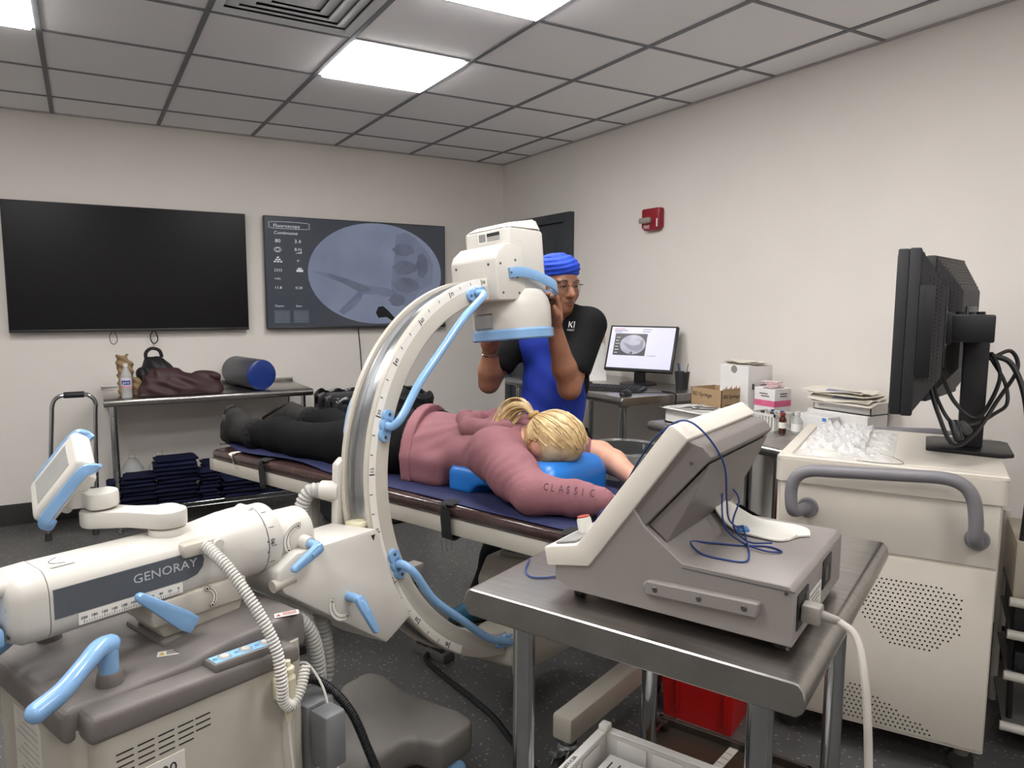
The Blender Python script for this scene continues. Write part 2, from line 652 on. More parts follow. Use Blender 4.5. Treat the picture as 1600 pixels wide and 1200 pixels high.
for i in range(-4, 6):
    for j in range(-7, 6):
        if (i, j) in LIGHTS or (i, j) == VENT:
            continue
        x0, x1 = max(XL, i * G) + bw * .6, min(XR, (i + 1) * G) - bw * .6
        y0, y1 = max(YF, j * G) + bw * .6, min(YB, (j + 1) * G) - bw * .6
        if x1 - x0 < .03 or y1 - y0 < .03:
            continue
        if tile0 is None:
            tile0 = obj('ceiling_tile', MB().box(-.5, .5, -.5, .5, 0, .016, .004, 1), TILE, ceiling)
            o = tile0
        else:
            o = share('ceiling_tile', tile0, ceiling)
        o.location = ((x0 + x1) / 2, (y0 + y1) / 2, H + .004)
        o.scale = (x1 - x0, y1 - y0, 1)
barx = obj('grid_bar', MB().box(-bw, bw, YF, YB, H - .002, H + .022, .001, 1), GRID, ceiling)
barx.location.x = -3 * G
for i in range(-2, 6):
    share('grid_bar', barx, ceiling, (i * G, 0, 0))
bary = obj('grid_bar', MB().box(XL, XR, -bw * .8, bw * .8, H - .001, H + .02, .001, 1), GRID, ceiling)
bary.location.y = -6 * G
for j in range(-5, 6):
    share('grid_bar', bary, ceiling, (0, j * G, 0))
ang = MB().box(XL, XR, YB - .018, YB, H - .004, H + .004).box(XR - .018, XR, YF, YB, H - .004, H + .004).box(XL, XL + .018, YF, YB, H - .004, H + .004)
obj('wall_angle', ang, mat('pale_trim', '#aeaaa8', .6), ceiling)

LEDM = mat('led_diffuser', (1.0, .985, .965, 1), .4, var=.0, emit=LIGHT_STRENGTH)
FRM = mat('light_frame_white', '#e6e6e6', .4)
for (i, j), lab in LIGHTS.items():
    t = thing('ceiling_light', lab, 'ceiling light', ((i + .5) * G, (j + .5) * G, H), group='LED ceiling panels')
    w = G / 2 - .014
    f = MB()
    for a in (-1, 1):
        f.box(a * w - .01, a * w + .01, -w - .01, w + .01, -.001, .02, .003, 1)
        f.box(-w, w, a * w - .01, a * w + .01, -.001, .02, .003, 1)
    obj('frame', f, FRM, t)
    obj('diffuser', MB().box(-w + .012, w - .012, -w + .012, w - .012, -.016, .014, .006, 2), LEDM, t)  # flush panel shaped proud of the grid, to spill light onto the tiles

# square air diffuser: stepped cones
t = thing('air_vent', 'white square louvred air vent with nested frames in the ceiling', 'air vent', (1.5 * G, 1.5 * G, H))
VM = mat('vent_white', '#e6e8ea', .5, var=.02)


def sqring(a, b, za, zb):
    m = MB()
    P = [(-1, -1), (1, -1), (1, 1), (-1, 1)]
    for k in range(4):
        p, q = P[k], P[(k + 1) % 4]
        vs = [(p[0] * a, p[1] * a, za), (q[0] * a, q[1] * a, za), (q[0] * b, q[1] * b, zb), (p[0] * b, p[1] * b, zb)]
        vs += [(x, y, z + .008) for x, y, z in vs]
        m.add(vs, [(3, 2, 1, 0), (4, 5, 6, 7), (0, 1, 5, 4), (2, 3, 7, 6), (1, 2, 6, 5), (3, 0, 4, 7)])
    return m


obj('frame', sqring(.292, .255, .0, .004), VM, t, 20)
for a, b, za, zb in ((.256, .205, .022, .002), (.21, .15, .020, .0), (.155, .1, .020, .0), (.105, .07, .020, .004)):
    obj('louvre', sqring(a, b, za, zb), VM, t, 20)
obj('centre_plate', MB().box(-.075, .075, -.075, .075, .006, .014, .004), VM, t)
obj('plenum', MB().box(-.28, .28, -.28, .28, .075, .085), mat('vent_grey', '#8f9298', .6), t)

# fire alarm strobe on the right wall
t = thing('fire_alarm', 'red wall fire alarm with clear strobe lens on right wall', 'fire alarm', (XR, 1.527, 1.99))
RED = mat('alarm_red', '#8e1f2b', .35, var=.04)
obj('housing', MB().prism([(-.085, -.055), (-.06, -.07), (.06, -.07), (.085, -.05), (.085, .065), (.075, .07), (-.075, .07), (-.085, .062)], 'x', -.045, 0, .008), RED, t)
obj('strobe_lens', MB().box(-.075, -.04, -.02, .085, -.025, .012, .012, 3), mat('clear_lens', '#d6d3cc', .1, trans=.6), t)
text('lettering', 'FIRE', .032, WINK, t, frame((-.0465, .06, -.058), (0, -1, 0), (0, 0, 1)))
obj('rating_label', MB().box(-.0465, -.045, -.072, -.06, -.05, .0), WINK, t)
# ------------------------------------------------------------------ mobile C-arm X-ray machine (local frame: x along its horizontal arm)
AL = math.radians(21.5)
SO = Vector((1.389, .062, 0))
SM = Matrix.Translation(SO) @ Matrix.Rotation(AL, 4, 'Z')
RM = Matrix.Translation((0, 0, .888)) @ Matrix.Rotation(math.radians(-5.8), 4, 'X')      # the C is swung a little about the arm
carm = thing('c_arm_machine', 'white mobile C-arm X-ray machine with light blue handles', 'x-ray machine', SO, AL)
YC = .0625
def screw(parent, p, d, r=.005, M=None):
    p = Vector(p)
    return obj('screw', MB(M).cyl(p, p + Vector(d).normalized() * .002, r, r * .8, 10), SCREW, parent)


SCALE = mat('scale_strip', '#e6e2da', .4, var=.01)


def arc_sweep(sec, a0, a1, n, M=RM):
    m = MB(M)
    m.lathe(list(sec) + [sec[0]], (0, 0, 0), (0, 1, 0), n, (math.radians(a0), math.radians(a1)), (-1, 0, 0))
    for a in (a0, a1):
        a = math.radians(a)
        vs = [(-math.cos(a) * r, y, math.sin(a) * r) for r, y in sec]
        m.add(vs, [tuple(range(len(vs)))])
    return m


def onring(r, a, y=0.0):
    a = math.radians(a)
    return Vector((-math.cos(a) * r, y, math.sin(a) * r))


ring = obj('c_ring', arc_sweep([(.580, .004), (.584, 0), (.652, 0), (.658, .004), (.658, .02), (.634, .022), (.630, .06), (.634, .103), (.658, .105), (.658, .121), (.652, .125), (.605, .125), (.580, .108)], -80, 91, 90), CREAM, carm)
obj('bearing_track', arc_sweep([(.632, .026), (.650, .028), (.651, .04), (.640, .044), (.637, .0625), (.640, .081), (.651, .085), (.650, .097), (.632, .099)], -79.5, 84, 90), ALU, ring)
obj('scale_strip', arc_sweep([(.630, .0), (.630, -.0007), (.6545, -.0007), (.6545, 0)], -59, 84.5, 80), SCALE, ring)
for k in range(-45, 91, 5):
    a = k - 8.2
    big = k % 15 == 0
    r0, r1 = (.634, .6535) if big else (.643, .6535)
    m = MB(RM)
    p, q = onring(r0, a, -.0010), onring(r1, a, -.0010)
    tdir = (q - p).normalized().cross(Vector((0, 1, 0))) * (.0016 if big else .0012)
    m.add([p - tdir, p + tdir, q + tdir, q - tdir] + [v + Vector((0, -.0004, 0)) for v in (p - tdir, p + tdir, q + tdir, q - tdir)],
          [(0, 1, 2, 3), (7, 6, 5, 4), (0, 4, 5, 1), (1, 5, 6, 2), (2, 6, 7, 3), (3, 7, 4, 0)])
    obj('scale_mark', m, INK, ring, 0)
    if big:
        aa = math.radians(a)
        out = Vector((-math.cos(aa), 0, math.sin(aa)))
        tan = Vector((math.sin(aa), 0, math.cos(aa)))
        text('scale_number', str(abs(k)), .017, INK, ring, RM @ frame(onring(.6375, a, -.0012) + tan * .004, tan, out))


def grab(a0, a1, pts_r=.53, end_y=(-.0, -.0), bow=0.0, name='grab_handle'):
    """blue grab bar standing off the near face of the C"""
    P0, P1 = onring(.612, a0, 0), onring(.612, a1, 0)
    am = (a0 + a1) / 2
    m = MB(RM)
    off = -.055
    pts = [onring(.612, a0, -.005), onring(.610, a0, -.035), onring(.600, a0 + 3.5 * (1 if a1 > a0 else -1), off)]
    for t in (.25, .5, .75):
        a = a0 + (a1 - a0) * t
        ch = .605 * math.cos(math.radians((a1 - a0) / 2)) / math.cos(math.radians(a - am))
        pts.append(onring(ch + bow, a, off))
    pts += [onring(.600, a1 - 3.5 * (1 if a1 > a0 else -1), off), onring(.610, a1, -.035), onring(.612, a1, -.005)]
    m.tube(pts, .0125, 12, 8)
    h = obj(name, m, BLUE, ring)
    for a in (a0, a1):
        f = MB(RM)
        t0, t1 = onring(.612, a - 2.6, 0), onring(.612, a + 2.6, 0)
        f.cyl(t0, t0 + Vector((0, -.012, 0)), .021, .019, 16).cyl(t1, t1 + Vector((0, -.012, 0)), .021, .019, 16)
        c = (t0 + t1) / 2
        f.cyl(c, c + Vector((0, -.012, 0)), .024, .021, 16)
        obj('flange', f, BLUE, h)
        for q in (onring(.612, a - 3.2, -.0125), onring(.612, a + 3.2, -.0125)):
            screw(h, q, (0, -1, 0), .0055, RM)


grab(20, 78, bow=.028)
grab(-19, -79, bow=.045)
# far-side handle peeping past the outer edge
m = MB(RM)
m.tube([onring(.61, 16, .12), onring(.628, 17, .138), onring(.634, 19, .14), onring(.634, 26, .14), onring(.61, 32, .14), onring(.59, 33, .12)], .011, 10, 6)
obj('grab_handle', m, BLUE, ring)

# detector (image intensifier) at the top of the C
DX = .125
det = obj('detector_head', MB(RM).prism([(DX - .105, YC - .088), (DX - .088, YC - .105), (DX + .095, YC - .105), (DX + .130, YC - .085), (DX + .130, YC + .085), (DX + .095, YC + .105), (DX - .088, YC + .105), (DX - .105, YC + .088)], 'z', .575, .83, .006), WHITE, carm)
# chamfered cap
cap = MB(RM)
b = bmesh.new()
lo = [(-.104, -.088), (-.088, -.104), (.094, -.104), (.124, -.085), (.124, .085), (.094, .104), (-.088, .104), (-.104, .088)]
hi = [(-.07, -.07), (-.055, -.08), (.075, -.092), (.108, -.075), (.108, .075), (.075, .092), (-.055, .08), (-.07, .07)]
vs = [(DX + x, YC + y, .83) for x, y in lo] + [(DX + x, YC + y, .858 + (.018 if x > 0 else -.006)) for x, y in hi]
b.verts.ensure_lookup_table()
V = [b.verts.new(v) for v in vs]
b.faces.new(V[8:]); b.faces.new(V[:8][::-1])
for i in range(8):
    b.faces.new((V[i], V[(i + 1) % 8], V[8 + (i + 1) % 8], V[8 + i]))
bmesh.ops.recalc_face_normals(b, faces=b.faces)
bmesh.ops.bevel(b, geom=[e for e in b.edges if e.calc_face_angle(0) > .25], offset=.007, segments=2, affect='EDGES')
cap.bm(b)
obj('top_cap', cap, WHITE, det)
# mounting shroud where the C meets the head
obj('mount_shroud', MB(RM).prism([(-.055, .575), (.10, .575), (.10, .768), (.03, .775), (.0, .772), (-.04, .745), (-.055, .72)], 'y', YC - .107, YC + .107, .008), WHITE, det)
for x, z in ((-.035, .70), (.05, .715), (.055, .655), (.06, .60), (-.03, .60)):
    screw(det, (x, YC - .107, z), (0, -1, 0), M=RM)
for y, z in ((YC - .07, .70), (YC + .08, .70)):
    screw(det, (-.055, y, z), (-1, 0, 0), M=RM)
# lower drum, bulge and blue rim
dr = MB(RM).lathe([(0, .47), (.143, .47), (.146, .49), (.146, .555), (.138, .585), (.118, .615), (0, .64)], (DX + .018, YC, 0), (0, 0, 1), 40)
obj('drum', dr, WHITE, det, 45)
obj('rim', MB(RM).lathe([(.05, .437), (.146, .437), (.152, .442), (.152, .470), (.147, .476), (.05, .476)], (DX + .018, YC, 0), (0, 0, 1), 44), BLUE, det)
obj('input_window', MB(RM).cyl((DX + .018, YC, .439), (DX + .018, YC, .445), .12, n=32), mat('window_grey', '#9a9a98', .4), det)
obj('drum_reflection', MB(RM).lathe([(.146, .480), (.150, .484), (.150, .53), (.146, .535)], (DX + .018, YC, 0), (0, 0, 1), 8, (math.radians(152), math.radians(190)), (1, 0, 0)), ALU, det)  # thin aluminium strip standing in for a reflection on the drum
st = MB(RM)
st.tube([(.005, YC - .112, .668), (.06, YC - .122, .672), (DX, YC - .135, .66), (DX + .08, YC - .148, .632), (DX + .118, YC - .138, .612), (DX + .140, YC - .10, .60), (DX + .146, YC, .598)], 0, 12, 6, flat=(.013, .036, (0, 0, 1)))
strap = obj('strap_handle', st, BLUE, det)
for x in (.008, .024):
    screw(strap, (x, YC - .119, .669), (0, -1, 0), M=RM)
# warning label
lab = obj('warning_label', MB(RM).box(DX - .1065, DX - .1055, YC - .075, YC + .03, .786, .824), mat('label_white', '#ecebe6', .5), det)
obj('label_print', MB(RM).box(DX - .1072, DX - .1064, YC - .07, YC - .012, .806, .819), INK, lab)
obj('label_print', MB(RM).box(DX - .1072, DX - .1064, YC - .005, YC + .025, .791, .819), mat('label_grey', '#8a8a88', .6), lab)
for z in (.791, .796, .801):
    obj('label_print', MB(RM).box(DX - .1072, DX - .1064, YC - .07, YC - .012, z, z + .002), INK, lab)

# X-ray tube at the lower end
tube = obj('xray_tube', MB(RM).prism([(-.0, -.60), (.32, -.60), (.32, -.40), (.29, -.37), (.06, -.37), (-.0, -.44)], 'y', YC - .13, YC + .15, .015), CREAM, carm)
obj('collimator', MB(RM).box(.06, .22, YC - .08, YC + .08, -.372, -.345, .012), GREYP, tube)
obj('tube_cover', MB(RM).prism([(-.115, -.60), (-.06, -.585), (.33, -.585), (.33, -.70), (.27, -.76), (-.04, -.74), (-.115, -.69)], 'y', -.025, .16, .014), CREAM, tube)
obj('end_plate', MB(RM).box(-.115, .02, -.031, -.025, -.715, -.585, .002), CREAM, tube)
for x, z in ((-.09, -.61), (-.0, -.60), (-.005, -.70)):
    screw(tube, (x, -.031, z), (0, -1, 0), M=RM)

# L bracket that carries the C
BR = [(-.99, -.10), (-.93, -.068), (-.672, -.068)] + [(-math.cos(math.radians(a)) * .663, math.sin(math.radians(a)) * .663) for a in (-7, -12, -17, -22, -27, -32)] + [(-.665, -.398), (-.975, -.16), (-.99, -.13)]
brk = obj('carrier_bracket', MB(RM).prism(BR, 'y', -.035, .158, .007), WHITE, carm)
obj('slide_block', MB(RM).box(-.675, -.625, .025, .095, -.075, -.058, .004), mat('ivory_plastic', '#d9d2b6', .45), brk)
ptr = MB(RM).add([(-.69, -.0362, -.083), (-.675, -.0362, -.083), (-.6825, -.0362, -.099), (-.69, -.035, -.083), (-.675, -.035, -.083), (-.6825, -.035, -.099)], [(0, 1, 2), (3, 5, 4), (0, 3, 4, 1), (1, 4, 5, 2), (2, 5, 3, 0)])
obj('pointer_mark', ptr, INK, brk, 0)


def lock_lever(parent, base, n, along, up, L=.13, M=Matrix(), bent=True):
    """blue locking lever: short neck then a tapering blade"""
    base, n, along, up = Vector(base), Vector(n).normalized(), Vector(along).normalized(), Vector(up)
    m = MB(M)
    p = base + n * .045
    m.tube([base, base + n * .03, p + along * .012, p + along * .04], [.0125, .0125, .0125, .012], 12, 0)
    fr_ = frame(p, along, n)
    q = MB(M @ fr_)
    q.prism([(-.006, -.012), (.012, -.014), (L, -.009), (L + .007, 0), (L, .009), (.012, .014), (-.006, .010)], 'y', -.009, .009, .005)
    m.v += [] 
    o = len(m.v)
    m.v += q.v; m.f += [tuple(i + o for i in f) for f in q.f]
    return obj('lock_lever', m, BLUE, parent)


def lock_label(parent, c, xd, yd, M, r=.05, a0=150, a1=290):
    """arc-shaped open/locked label"""
    F = M @ frame(c, xd, yd)
    pts = []
    n = 14
    for i in range(n + 1):
        a = math.radians(a0 + (a1 - a0) * i / n); pts.append((math.cos(a) * r, math.sin(a) * r))
    inn = [(x * .62, y * .62) for x, y in pts[::-1]]
    lb = obj('lock_label', MB(F).prism(pts + inn, 'z', 0, .0006), mat('label_cream', '#e2ddd3', .5), parent, 0)
    o = MB(F)
    o.tube([(math.cos(math.radians(a0 + 22 + (a1 - a0 - 44) * i / 10)) * r * .82, math.sin(math.radians(a0 + 22 + (a1 - a0 - 44) * i / 10)) * r * .82, .001) for i in range(11)], .0008, 5, 0)
    o.tube([(x, y, .0006) for x, y in pts + inn], .0003, 4, 0, closed=True)
    for a in (a0 + 11, a1 - 11):
        c_ = (math.cos(math.radians(a)) * r * .81, math.sin(math.radians(a)) * r * .81)
        o.box(c_[0] - .0022, c_[0] + .0022, c_[1] - .003, c_[1] + .0015, .0006, .0014)
        o.tube([(c_[0] + math.cos(t * PI / 6) * .0065, c_[1] + math.sin(t * PI / 6) * .0065, .001) for t in range(12)], .0004, 4, 0, closed=True)
    obj('lock_symbol', o, INK, lb, 0)


lock_label(brk, (-.80, -.0355, -.235), (1, 0, 0), (0, 0, 1), RM)
lock_lever(brk, (-.785, -.035, -.225), (0, -1, 0), (.28, -.25, -.93), (0, 0, 1), .10, RM)

# horizontal arm: rounded beam, big drum, collar, pivot
def rrect(hw, hh, r, n=6):
    P = []
    for cx, cy, a in ((hw - r, hh - r, 0), (-hw + r, hh - r, 90), (-hw + r, -hh + r, 180), (hw - r, -hh + r, 270)):
        for i in range(n + 1):
            t = math.radians(a + 90 * i / n); P.append((cx + math.cos(t) * r, cy + math.sin(t) * r))
    return P


ZA = .855
def loftx(secs):
    """closed loft along x through [(x, [(y,z)...])]"""
    m = MB()
    n = len(secs[0][1])
    vs = [(x, y, z) for x, P in secs for y, z in P]
    fs = []
    for i in range(len(secs) - 1):
        for k in range(n):
            fs.append((i * n + k, i * n + (k + 1) % n, (i + 1) * n + (k + 1) % n, (i + 1) * n + k))
    fs.append(tuple(range(n))[::-1]); fs.append(tuple(range((len(secs) - 1) * n, len(secs) * n)))
    return m.add(vs, fs)


sec = lambda hw, hh, r, y=YC, z=ZA: [(y + a, z + b) for a, b in rrect(hw, hh, r)]
arm = obj('horizontal_arm', loftx([(-1.478, sec(.078, .071, .045)), (-1.13, sec(.078, .071, .05)), (-1.07, sec(.084, .084, .07)), (-1.04, sec(.089, .089, .0880)), (-1.0, sec(.089, .089, .0885))]), WHITE, carm)
obj('end_cap', loftx([(-1.545, sec(.055, .05, .035)), (-1.54, sec(.065, .060, .04)), (-1.52, sec(.077, .070, .045)), (-1.48, sec(.0785, .0715, .045))]), WHITE, arm)
obj('collar', MB().cyl((-1.0, YC, ZA), (-.955, YC, ZA), .087, n=40, bev=.006), WHITE, arm)
obj('collar_seam', MB().cyl((-1.003, YC, ZA), (-.997, YC, ZA), .0885, n=40), DARK, arm)
obj('pivot', MB().cyl((-.955, YC, ZA - .01), (-.845, YC, ZA - .012), .068, n=36, bev=.012), WHITE, arm)
obj('arm_saddle', MB().prism([(-1.06, ZA + .06), (-1.01, ZA + .092), (-1.0, ZA + .092), (-1.0, ZA + .05)], 'y', YC - .03, YC + .03, .006), WHITE, arm)
for a in range(-60, 61, 30):
    t = math.radians(a + 180)
    p = Vector((-.99, YC + math.cos(t) * .0872, ZA + math.sin(t) * .0872))
    obj('rotation_mark', MB().cyl(p, p + Vector((.014, 0, 0)), .0008, n=5), INK, arm, 0)
text('rotation_number', '90', .016, INK, arm, frame((-.982, YC - .0880, ZA + .003), (0, 0, 1), (-1, 0, 0)))
lock_label(arm, (-.90, -.0065, ZA - .01), (1, 0, 0), (0, 0, 1), Matrix(), .045, 80, 225)
obj('lever_boss', MB().cyl((-.885, .0, ZA - .02), (-.885, -.035, ZA - .02), .019, .017, 20), WHITE, arm)
lock_lever(arm, (-.885, -.03, ZA - .02), (0, -1, 0), (-.93, -.2, -.28), (0, 0, 1), .10)
pin = MB().cyl((-1.0, -.035, .755), (-.94, -.035, .76), .016, n=16)
obj('stop_pin', pin, CREAM, arm)
# dark name band with lettering, ruler below it
yb = YC - .0785
obj('name_band', MB().prism([(-1.472, .832), (-1.205, .832), (-1.18, .838), (-1.166, .853), (-1.162, .870), (-1.168, .884), (-1.18, .892), (-1.472, .892)], 'y', yb - .0012, yb + .004), mat('band_grey', '#565a60', .4, var=.03), arm, 0)
text('lettering', 'GENORAY', .0275, mat('silver_print', '#c9ccd0', .35, .3), arm, frame((-1.322, yb - .0018, .858), (1, 0, 0), (0, 0, 1)), sx=1.1)
rul = obj('ruler_strip', MB().box(-1.43, -1.215, yb - .001, yb + .004, .806, .830), SCALE, arm, 0)
for k in range(0, 41):
    x = -1.42 + .195 * k / 40
    hgt = .006 if k % 4 == 0 else .0035
    obj('ruler_mark', MB().box(x - .0004, x + .0004, yb - .0016, yb - .0008, .808, .808 + hgt), INK, rul, 0)
    if k % 4 == 0:
        text('ruler_number', str(200 - 5 * k), .0075, INK, rul, frame((x, yb - .0014, .8165), (1, 0, 0), (0, 0, 1)), 'CENTER', sx=1.15)
lb = obj('direction_label', MB(frame((-1.462, YC - .045, ZA + .0712), (1, 0, 0), (0, 1, 0))).box(0, .045, 0, .07, 0, .0006), mat('label_cream', '#e2ddd3', .5), arm, 0)
obj('direction_symbol', MB(frame((-1.462, YC - .045, ZA + .0720), (1, 0, 0), (0, 1, 0))).tube([(.03, .012, 0), (.012, .022, 0), (.01, .04, 0), (.03, .058, 0)], .001, 5, 5), INK, lb, 0)
# blue push grips at the rear end
gm = MB().tube([(-1.54, YC - .03, .905), (-1.58, YC - .03, .905), (-1.62, YC - .035, .90)], .0135, 12, 4)
obj('push_grip', gm, BLUE, arm)
obj('grip_collar', MB().cyl((-1.535, YC - .03, .905), (-1.56, YC - .03, .905), .016, n=16), WHITE, arm)
obj('push_grip', MB().prism([(-1.55, .80), (-1.55, .835), (-1.64, .835), (-1.65, .80)], 'y', YC - .06, YC + .06, .008), BLUE, arm)
for z in (.868, .815):
    screw(arm, (-1.543, YC - .05, z), (-1, 0, 0), .006)

# support block between arm and cart, with lever
blk = obj('support_block', MB().prism([(-1.285, .745), (-1.06, .745), (-1.06, .80), (-1.285, .80)], 'y', -.02, .135, .006).prism([(-1.25, .70), (-1.075, .70), (-1.06, .747), (-1.275, .747)], 'y', -.005, .12, .006), CREAM, carm)
obj('block_plate', MB().box(-1.27, -1.04, -.03, .155, .695, .712, .008), GREYP, blk)
lock_label(blk, (-1.165, -.0205, .775), (1, 0, 0), (0, 0, 1), Matrix(), .03, -60, 90)
lv = MB().tube([(-1.235, -.02, .765), (-1.235, -.05, .765)], .011, 12, 0)
q = MB(frame((-1.237, -.058, .762), (-.7, -.02, .62), (0, 0, 1)))
q.prism([(-.03, -.020), (.0, -.022), (.125, -.010), (.132, 0), (.125, .010), (0, .020), (-.03, .018)], 'z', -.011, .011, .005)
o_ = len(lv.v); lv.v += q.v; lv.f += [tuple(i + o_ for i in f) for f in q.f]
obj('lock_lever', lv, BLUE, blk)

# cart
YN, YFAR = -.18, .305
body = obj('cart_body', MB().box(-1.50, -.99, YN + .035, YFAR - .035, .16, .655, .03, 3, only=2).box(-1.475, -1.035, YN, YFAR, .16, .645, .025, 3, only=2), CREAM, carm)
top = MB()
top.prism([(-1.512, .632), (-1.512, .69), (-1.50, .70), (-1.27, .70), (-1.20, .712), (-1.0, .722), (-.978, .71), (-.975, .63)], 'y', YN + .045, YFAR - .045, .012, 3)
cov = obj('cart_cover', top, GREYP, carm)
for a, b_ in ((YN - .008, YN + .055), (YFAR - .055, YFAR + .008)):
    obj('side_ledge', MB().prism([(-1.487, .638), (-1.487, .684), (-1.475, .695), (-1.06, .672), (-1.033, .665), (-1.028, .625)], 'y', a, b_, .012, 3), GREYP, cov)
# swivel handles on posts
for y in (-.09, .215):
    pst = obj('handle_socket', MB().cyl((-1.408, y, .695), (-1.408, y, .725), .026, .023, 20, .004), GREYP, cov)
    hd = MB().cyl((-1.408, y, .722), (-1.408, y, .775), .0185, .0185, 20)
    s_ = 1 if y > 0 else 0
    hd.tube([(-1.402, y + .004, .776), (-1.43, y - .012, .782), (-1.47, y - .042, .772), (-1.515, y - .066, .752), (-1.56, y - .075, .736)], [.021 - .0003 * i for i in range(12)] + [.0174 + .00015 * i for i in range(13)], 14, 6)
    hd.sph((-1.402, y + .004, .778), (.0195, .0195, .018)).sph((-1.561, y - .0752, .7355), (.0195, .019, .019))
    obj('steering_handle', hd, BLUE, pst)
# control strip on the ledge
cs = obj('control_strip', MB(frame((-1.24, YN - .005, .690), (1, 0, -.055), (0, 1, 0))).box(0, .165, .0, .046, -.012, .008, .005), GREYP, cov)
obj('blue_overlay', MB(frame((-1.24, YN - .005, .690), (1, 0, -.055), (0, 1, 0))).box(.006, .159, .006, .040, .0075, .0088, .001, 1), mat('overlay_blue', '#8dbfe8', .35), cs)
for x in (.035, .085, .135):
    F = frame((-1.24, YN - .005, .690), (1, 0, -.055), (0, 1, 0))
    obj('button', MB(F).cyl((x, .023, .0085), (x, .023, .012), .011, .0095, 18), WHITE, cs)
    obj('button_ring', MB(F).lathe([(.0115, .0086), (.0145, .0095), (.0155, .0086)], (x, .023, 0), (0, 0, 1), 20), mat('ring_grey', '#8b9097', .4), cs)
    obj('button_symbol', MB(F).tube([(x - .022 + .004 * math.cos(i * PI / 4), .023 + .004 * math.sin(i * PI / 4), .009) for i in range(8)], .0007, 4, 0, closed=True), INK, cs, 0)
# vent slots on the near side
for cx, zz in ((-1.425, range(6)), (-1.385, range(6)), (-1.345, range(5)), (-1.305, range(4)), (-1.268, range(3))):
    for k in zz:
        z = .597 - .013 * k
        obj('vent_slot', MB().box(cx - .016, cx + .016, YN - .0006, YN + .004, z, z + .003), INK, body, 0)
lp = obj('model_plate', MB().box(-1.40, -1.31, YN - .0025, YN, .50, .548, .001, 1), mat('plate_white', '#dedad2', .4), body)
text('lettering', '7000', .034, INK, lp, frame((-1.395, YN - .0028, .509), (1, 0, 0), (0, 0, 1)))
for P, c_, lab_ in (((-1.30, -.06, .7005), '#d9d7d0', 'w'), ((-1.055, -.125, .7195), '#efe3df', 'r')):
    F = frame(P, (.85, -.5, .05 if lab_ == 'r' else 0), (.5, .85, 0))
    l_ = obj('caution_label', MB(F).box(0, .055, 0, .024, 0, .0008), mat('lbl' + lab_, c_, .5), cov, 0)
    for k in range(3):
        obj('label_print', MB(F).box(.018, .05, .005 + .006 * k, .008 + .006 * k, .0008, .0013), mat('print_' + lab_, '#8a3b36' if lab_ == 'r' else '#55524d', .6), l_, 0)
    obj('warning_symbol', MB(F).add([(.003, .004, .0012), (.015, .004, .0012), (.009, .018, .0012)], [(0, 1, 2)]), mat('tri_' + lab_, '#b3302b' if lab_ == 'r' else '#c7a02e', .6), l_, 0)
# rear side info sheet
rs = obj('info_sheet', MB().box(-1.5012, -1.499, .02, .16, .45, .61), mat('sheet', '#d6d3cc', .6), body, 0)
for k in range(9):
    obj('sheet_print', MB().box(-1.502, -1.501, .03, .15 - .02 * (k % 3), .465 + .015 * k, .467 + .015 * k), mat('sheet_print', '#aaa8a3', .6), rs, 0)
# connector recess on the front side + plugs
rec = obj('connector_recess', MB().box(-.9915, -.985, -.12, .02, .46, .60, .004), DARK, body)
for y, z in ((-.09, .565), (-.09, .525), (-.05, .565), (-.05, .525)):
    obj('socket', MB().lathe([(.004, 0), (.009, 0), (.011, .004), (.011, .012), (.007, .012)], (-.985, y, z), (1, 0, 0), 16), CHROME, rec)
obj('cable_box', MB().box(-.985, -.925, -.215, -.15, .33, .47, .008).box(-.985, -.90, -.14, -.06, .30, .47, .008), mat('box_grey', '#7e7f82', .4), carm)
# hand switch in its holder
hsw = obj('switch_holder', MB().box(-1.105, -1.06, YN - .022, YN, .56, .615, .006), mat('ivory_plastic', '#d9d2b6', .45), body)
obj('hand_switch', MB().lathe([(0, -.06), (.006, -.06), (.010, -.03), (.0165, .0), (.0175, .04), (.018, .045), (.013, .052), (.012, .058), (.0155, .06), (.015, .068), (.008, .072), (.0075, .084), (0, .085)], (-1.083, YN - .03, .57), (0, 0, 1), 20), mat('ivory_plastic', '#d9d2b6', .45), hsw)
# coiled cord from arm to hand switch
cc = MB()
cc.coil([(-1.165, -.03, .905), (-1.15, -.10, .86), (-1.13, -.17, .78), (-1.115, -.215, .70), (-1.115, -.235, .63), (-1.11, -.232, .58), (-1.085, -.225, .555), (-1.05, -.21, .575), (-1.02, -.19, .61)], .0105, .0034, .0078, 6)
cc.tube([(-1.15, .0, .905), (-1.158, -.015, .912), (-1.165, -.03, .905)], .003, 8, 4)
obj('coiled_cord', cc, mat('cord_white', '#d9d6d0', .4), carm)
pg = obj('cord_bracket', MB().box(-1.215, -1.125, -.028, .02, .882, .915, .01), CREAM, arm)
obj('cord_plug', MB().cyl((-1.135, -.026, .90), (-1.135, -.038, .90), .012, n=14), WHITE, pg)
wc = MB().tube([(-1.083, YN - .03, .512), (-1.08, YN - .03, .45), (-1.075, YN - .03, .38), (-1.072, YN - .03, .28)], .003, 8, 5)
wc.tube([(-.975, -.09, .565), (-.955, -.11, .56), (-.94, -.15, .50), (-.935, -.17, .40), (-.935, -.175, .35)], .0032, 8, 5)
wc.coil([(-.935, -.175, .35), (-.935, -.178, .25), (-.94, -.18, .16)], .0085, .0026, .0065, 6)
obj('signal_cable', wc, mat('cord_white', '#d9d6d0', .4), carm)
obj('power_cable', MB().hose([(-.975, -.09, .525), (-.92, -.11, .50), (-.87, -.16, .42), (-.84, -.20, .30), (-.80, -.24, .14), (-.76, -.27, .03)], .012, .006, .1, 10), BLACK, carm)
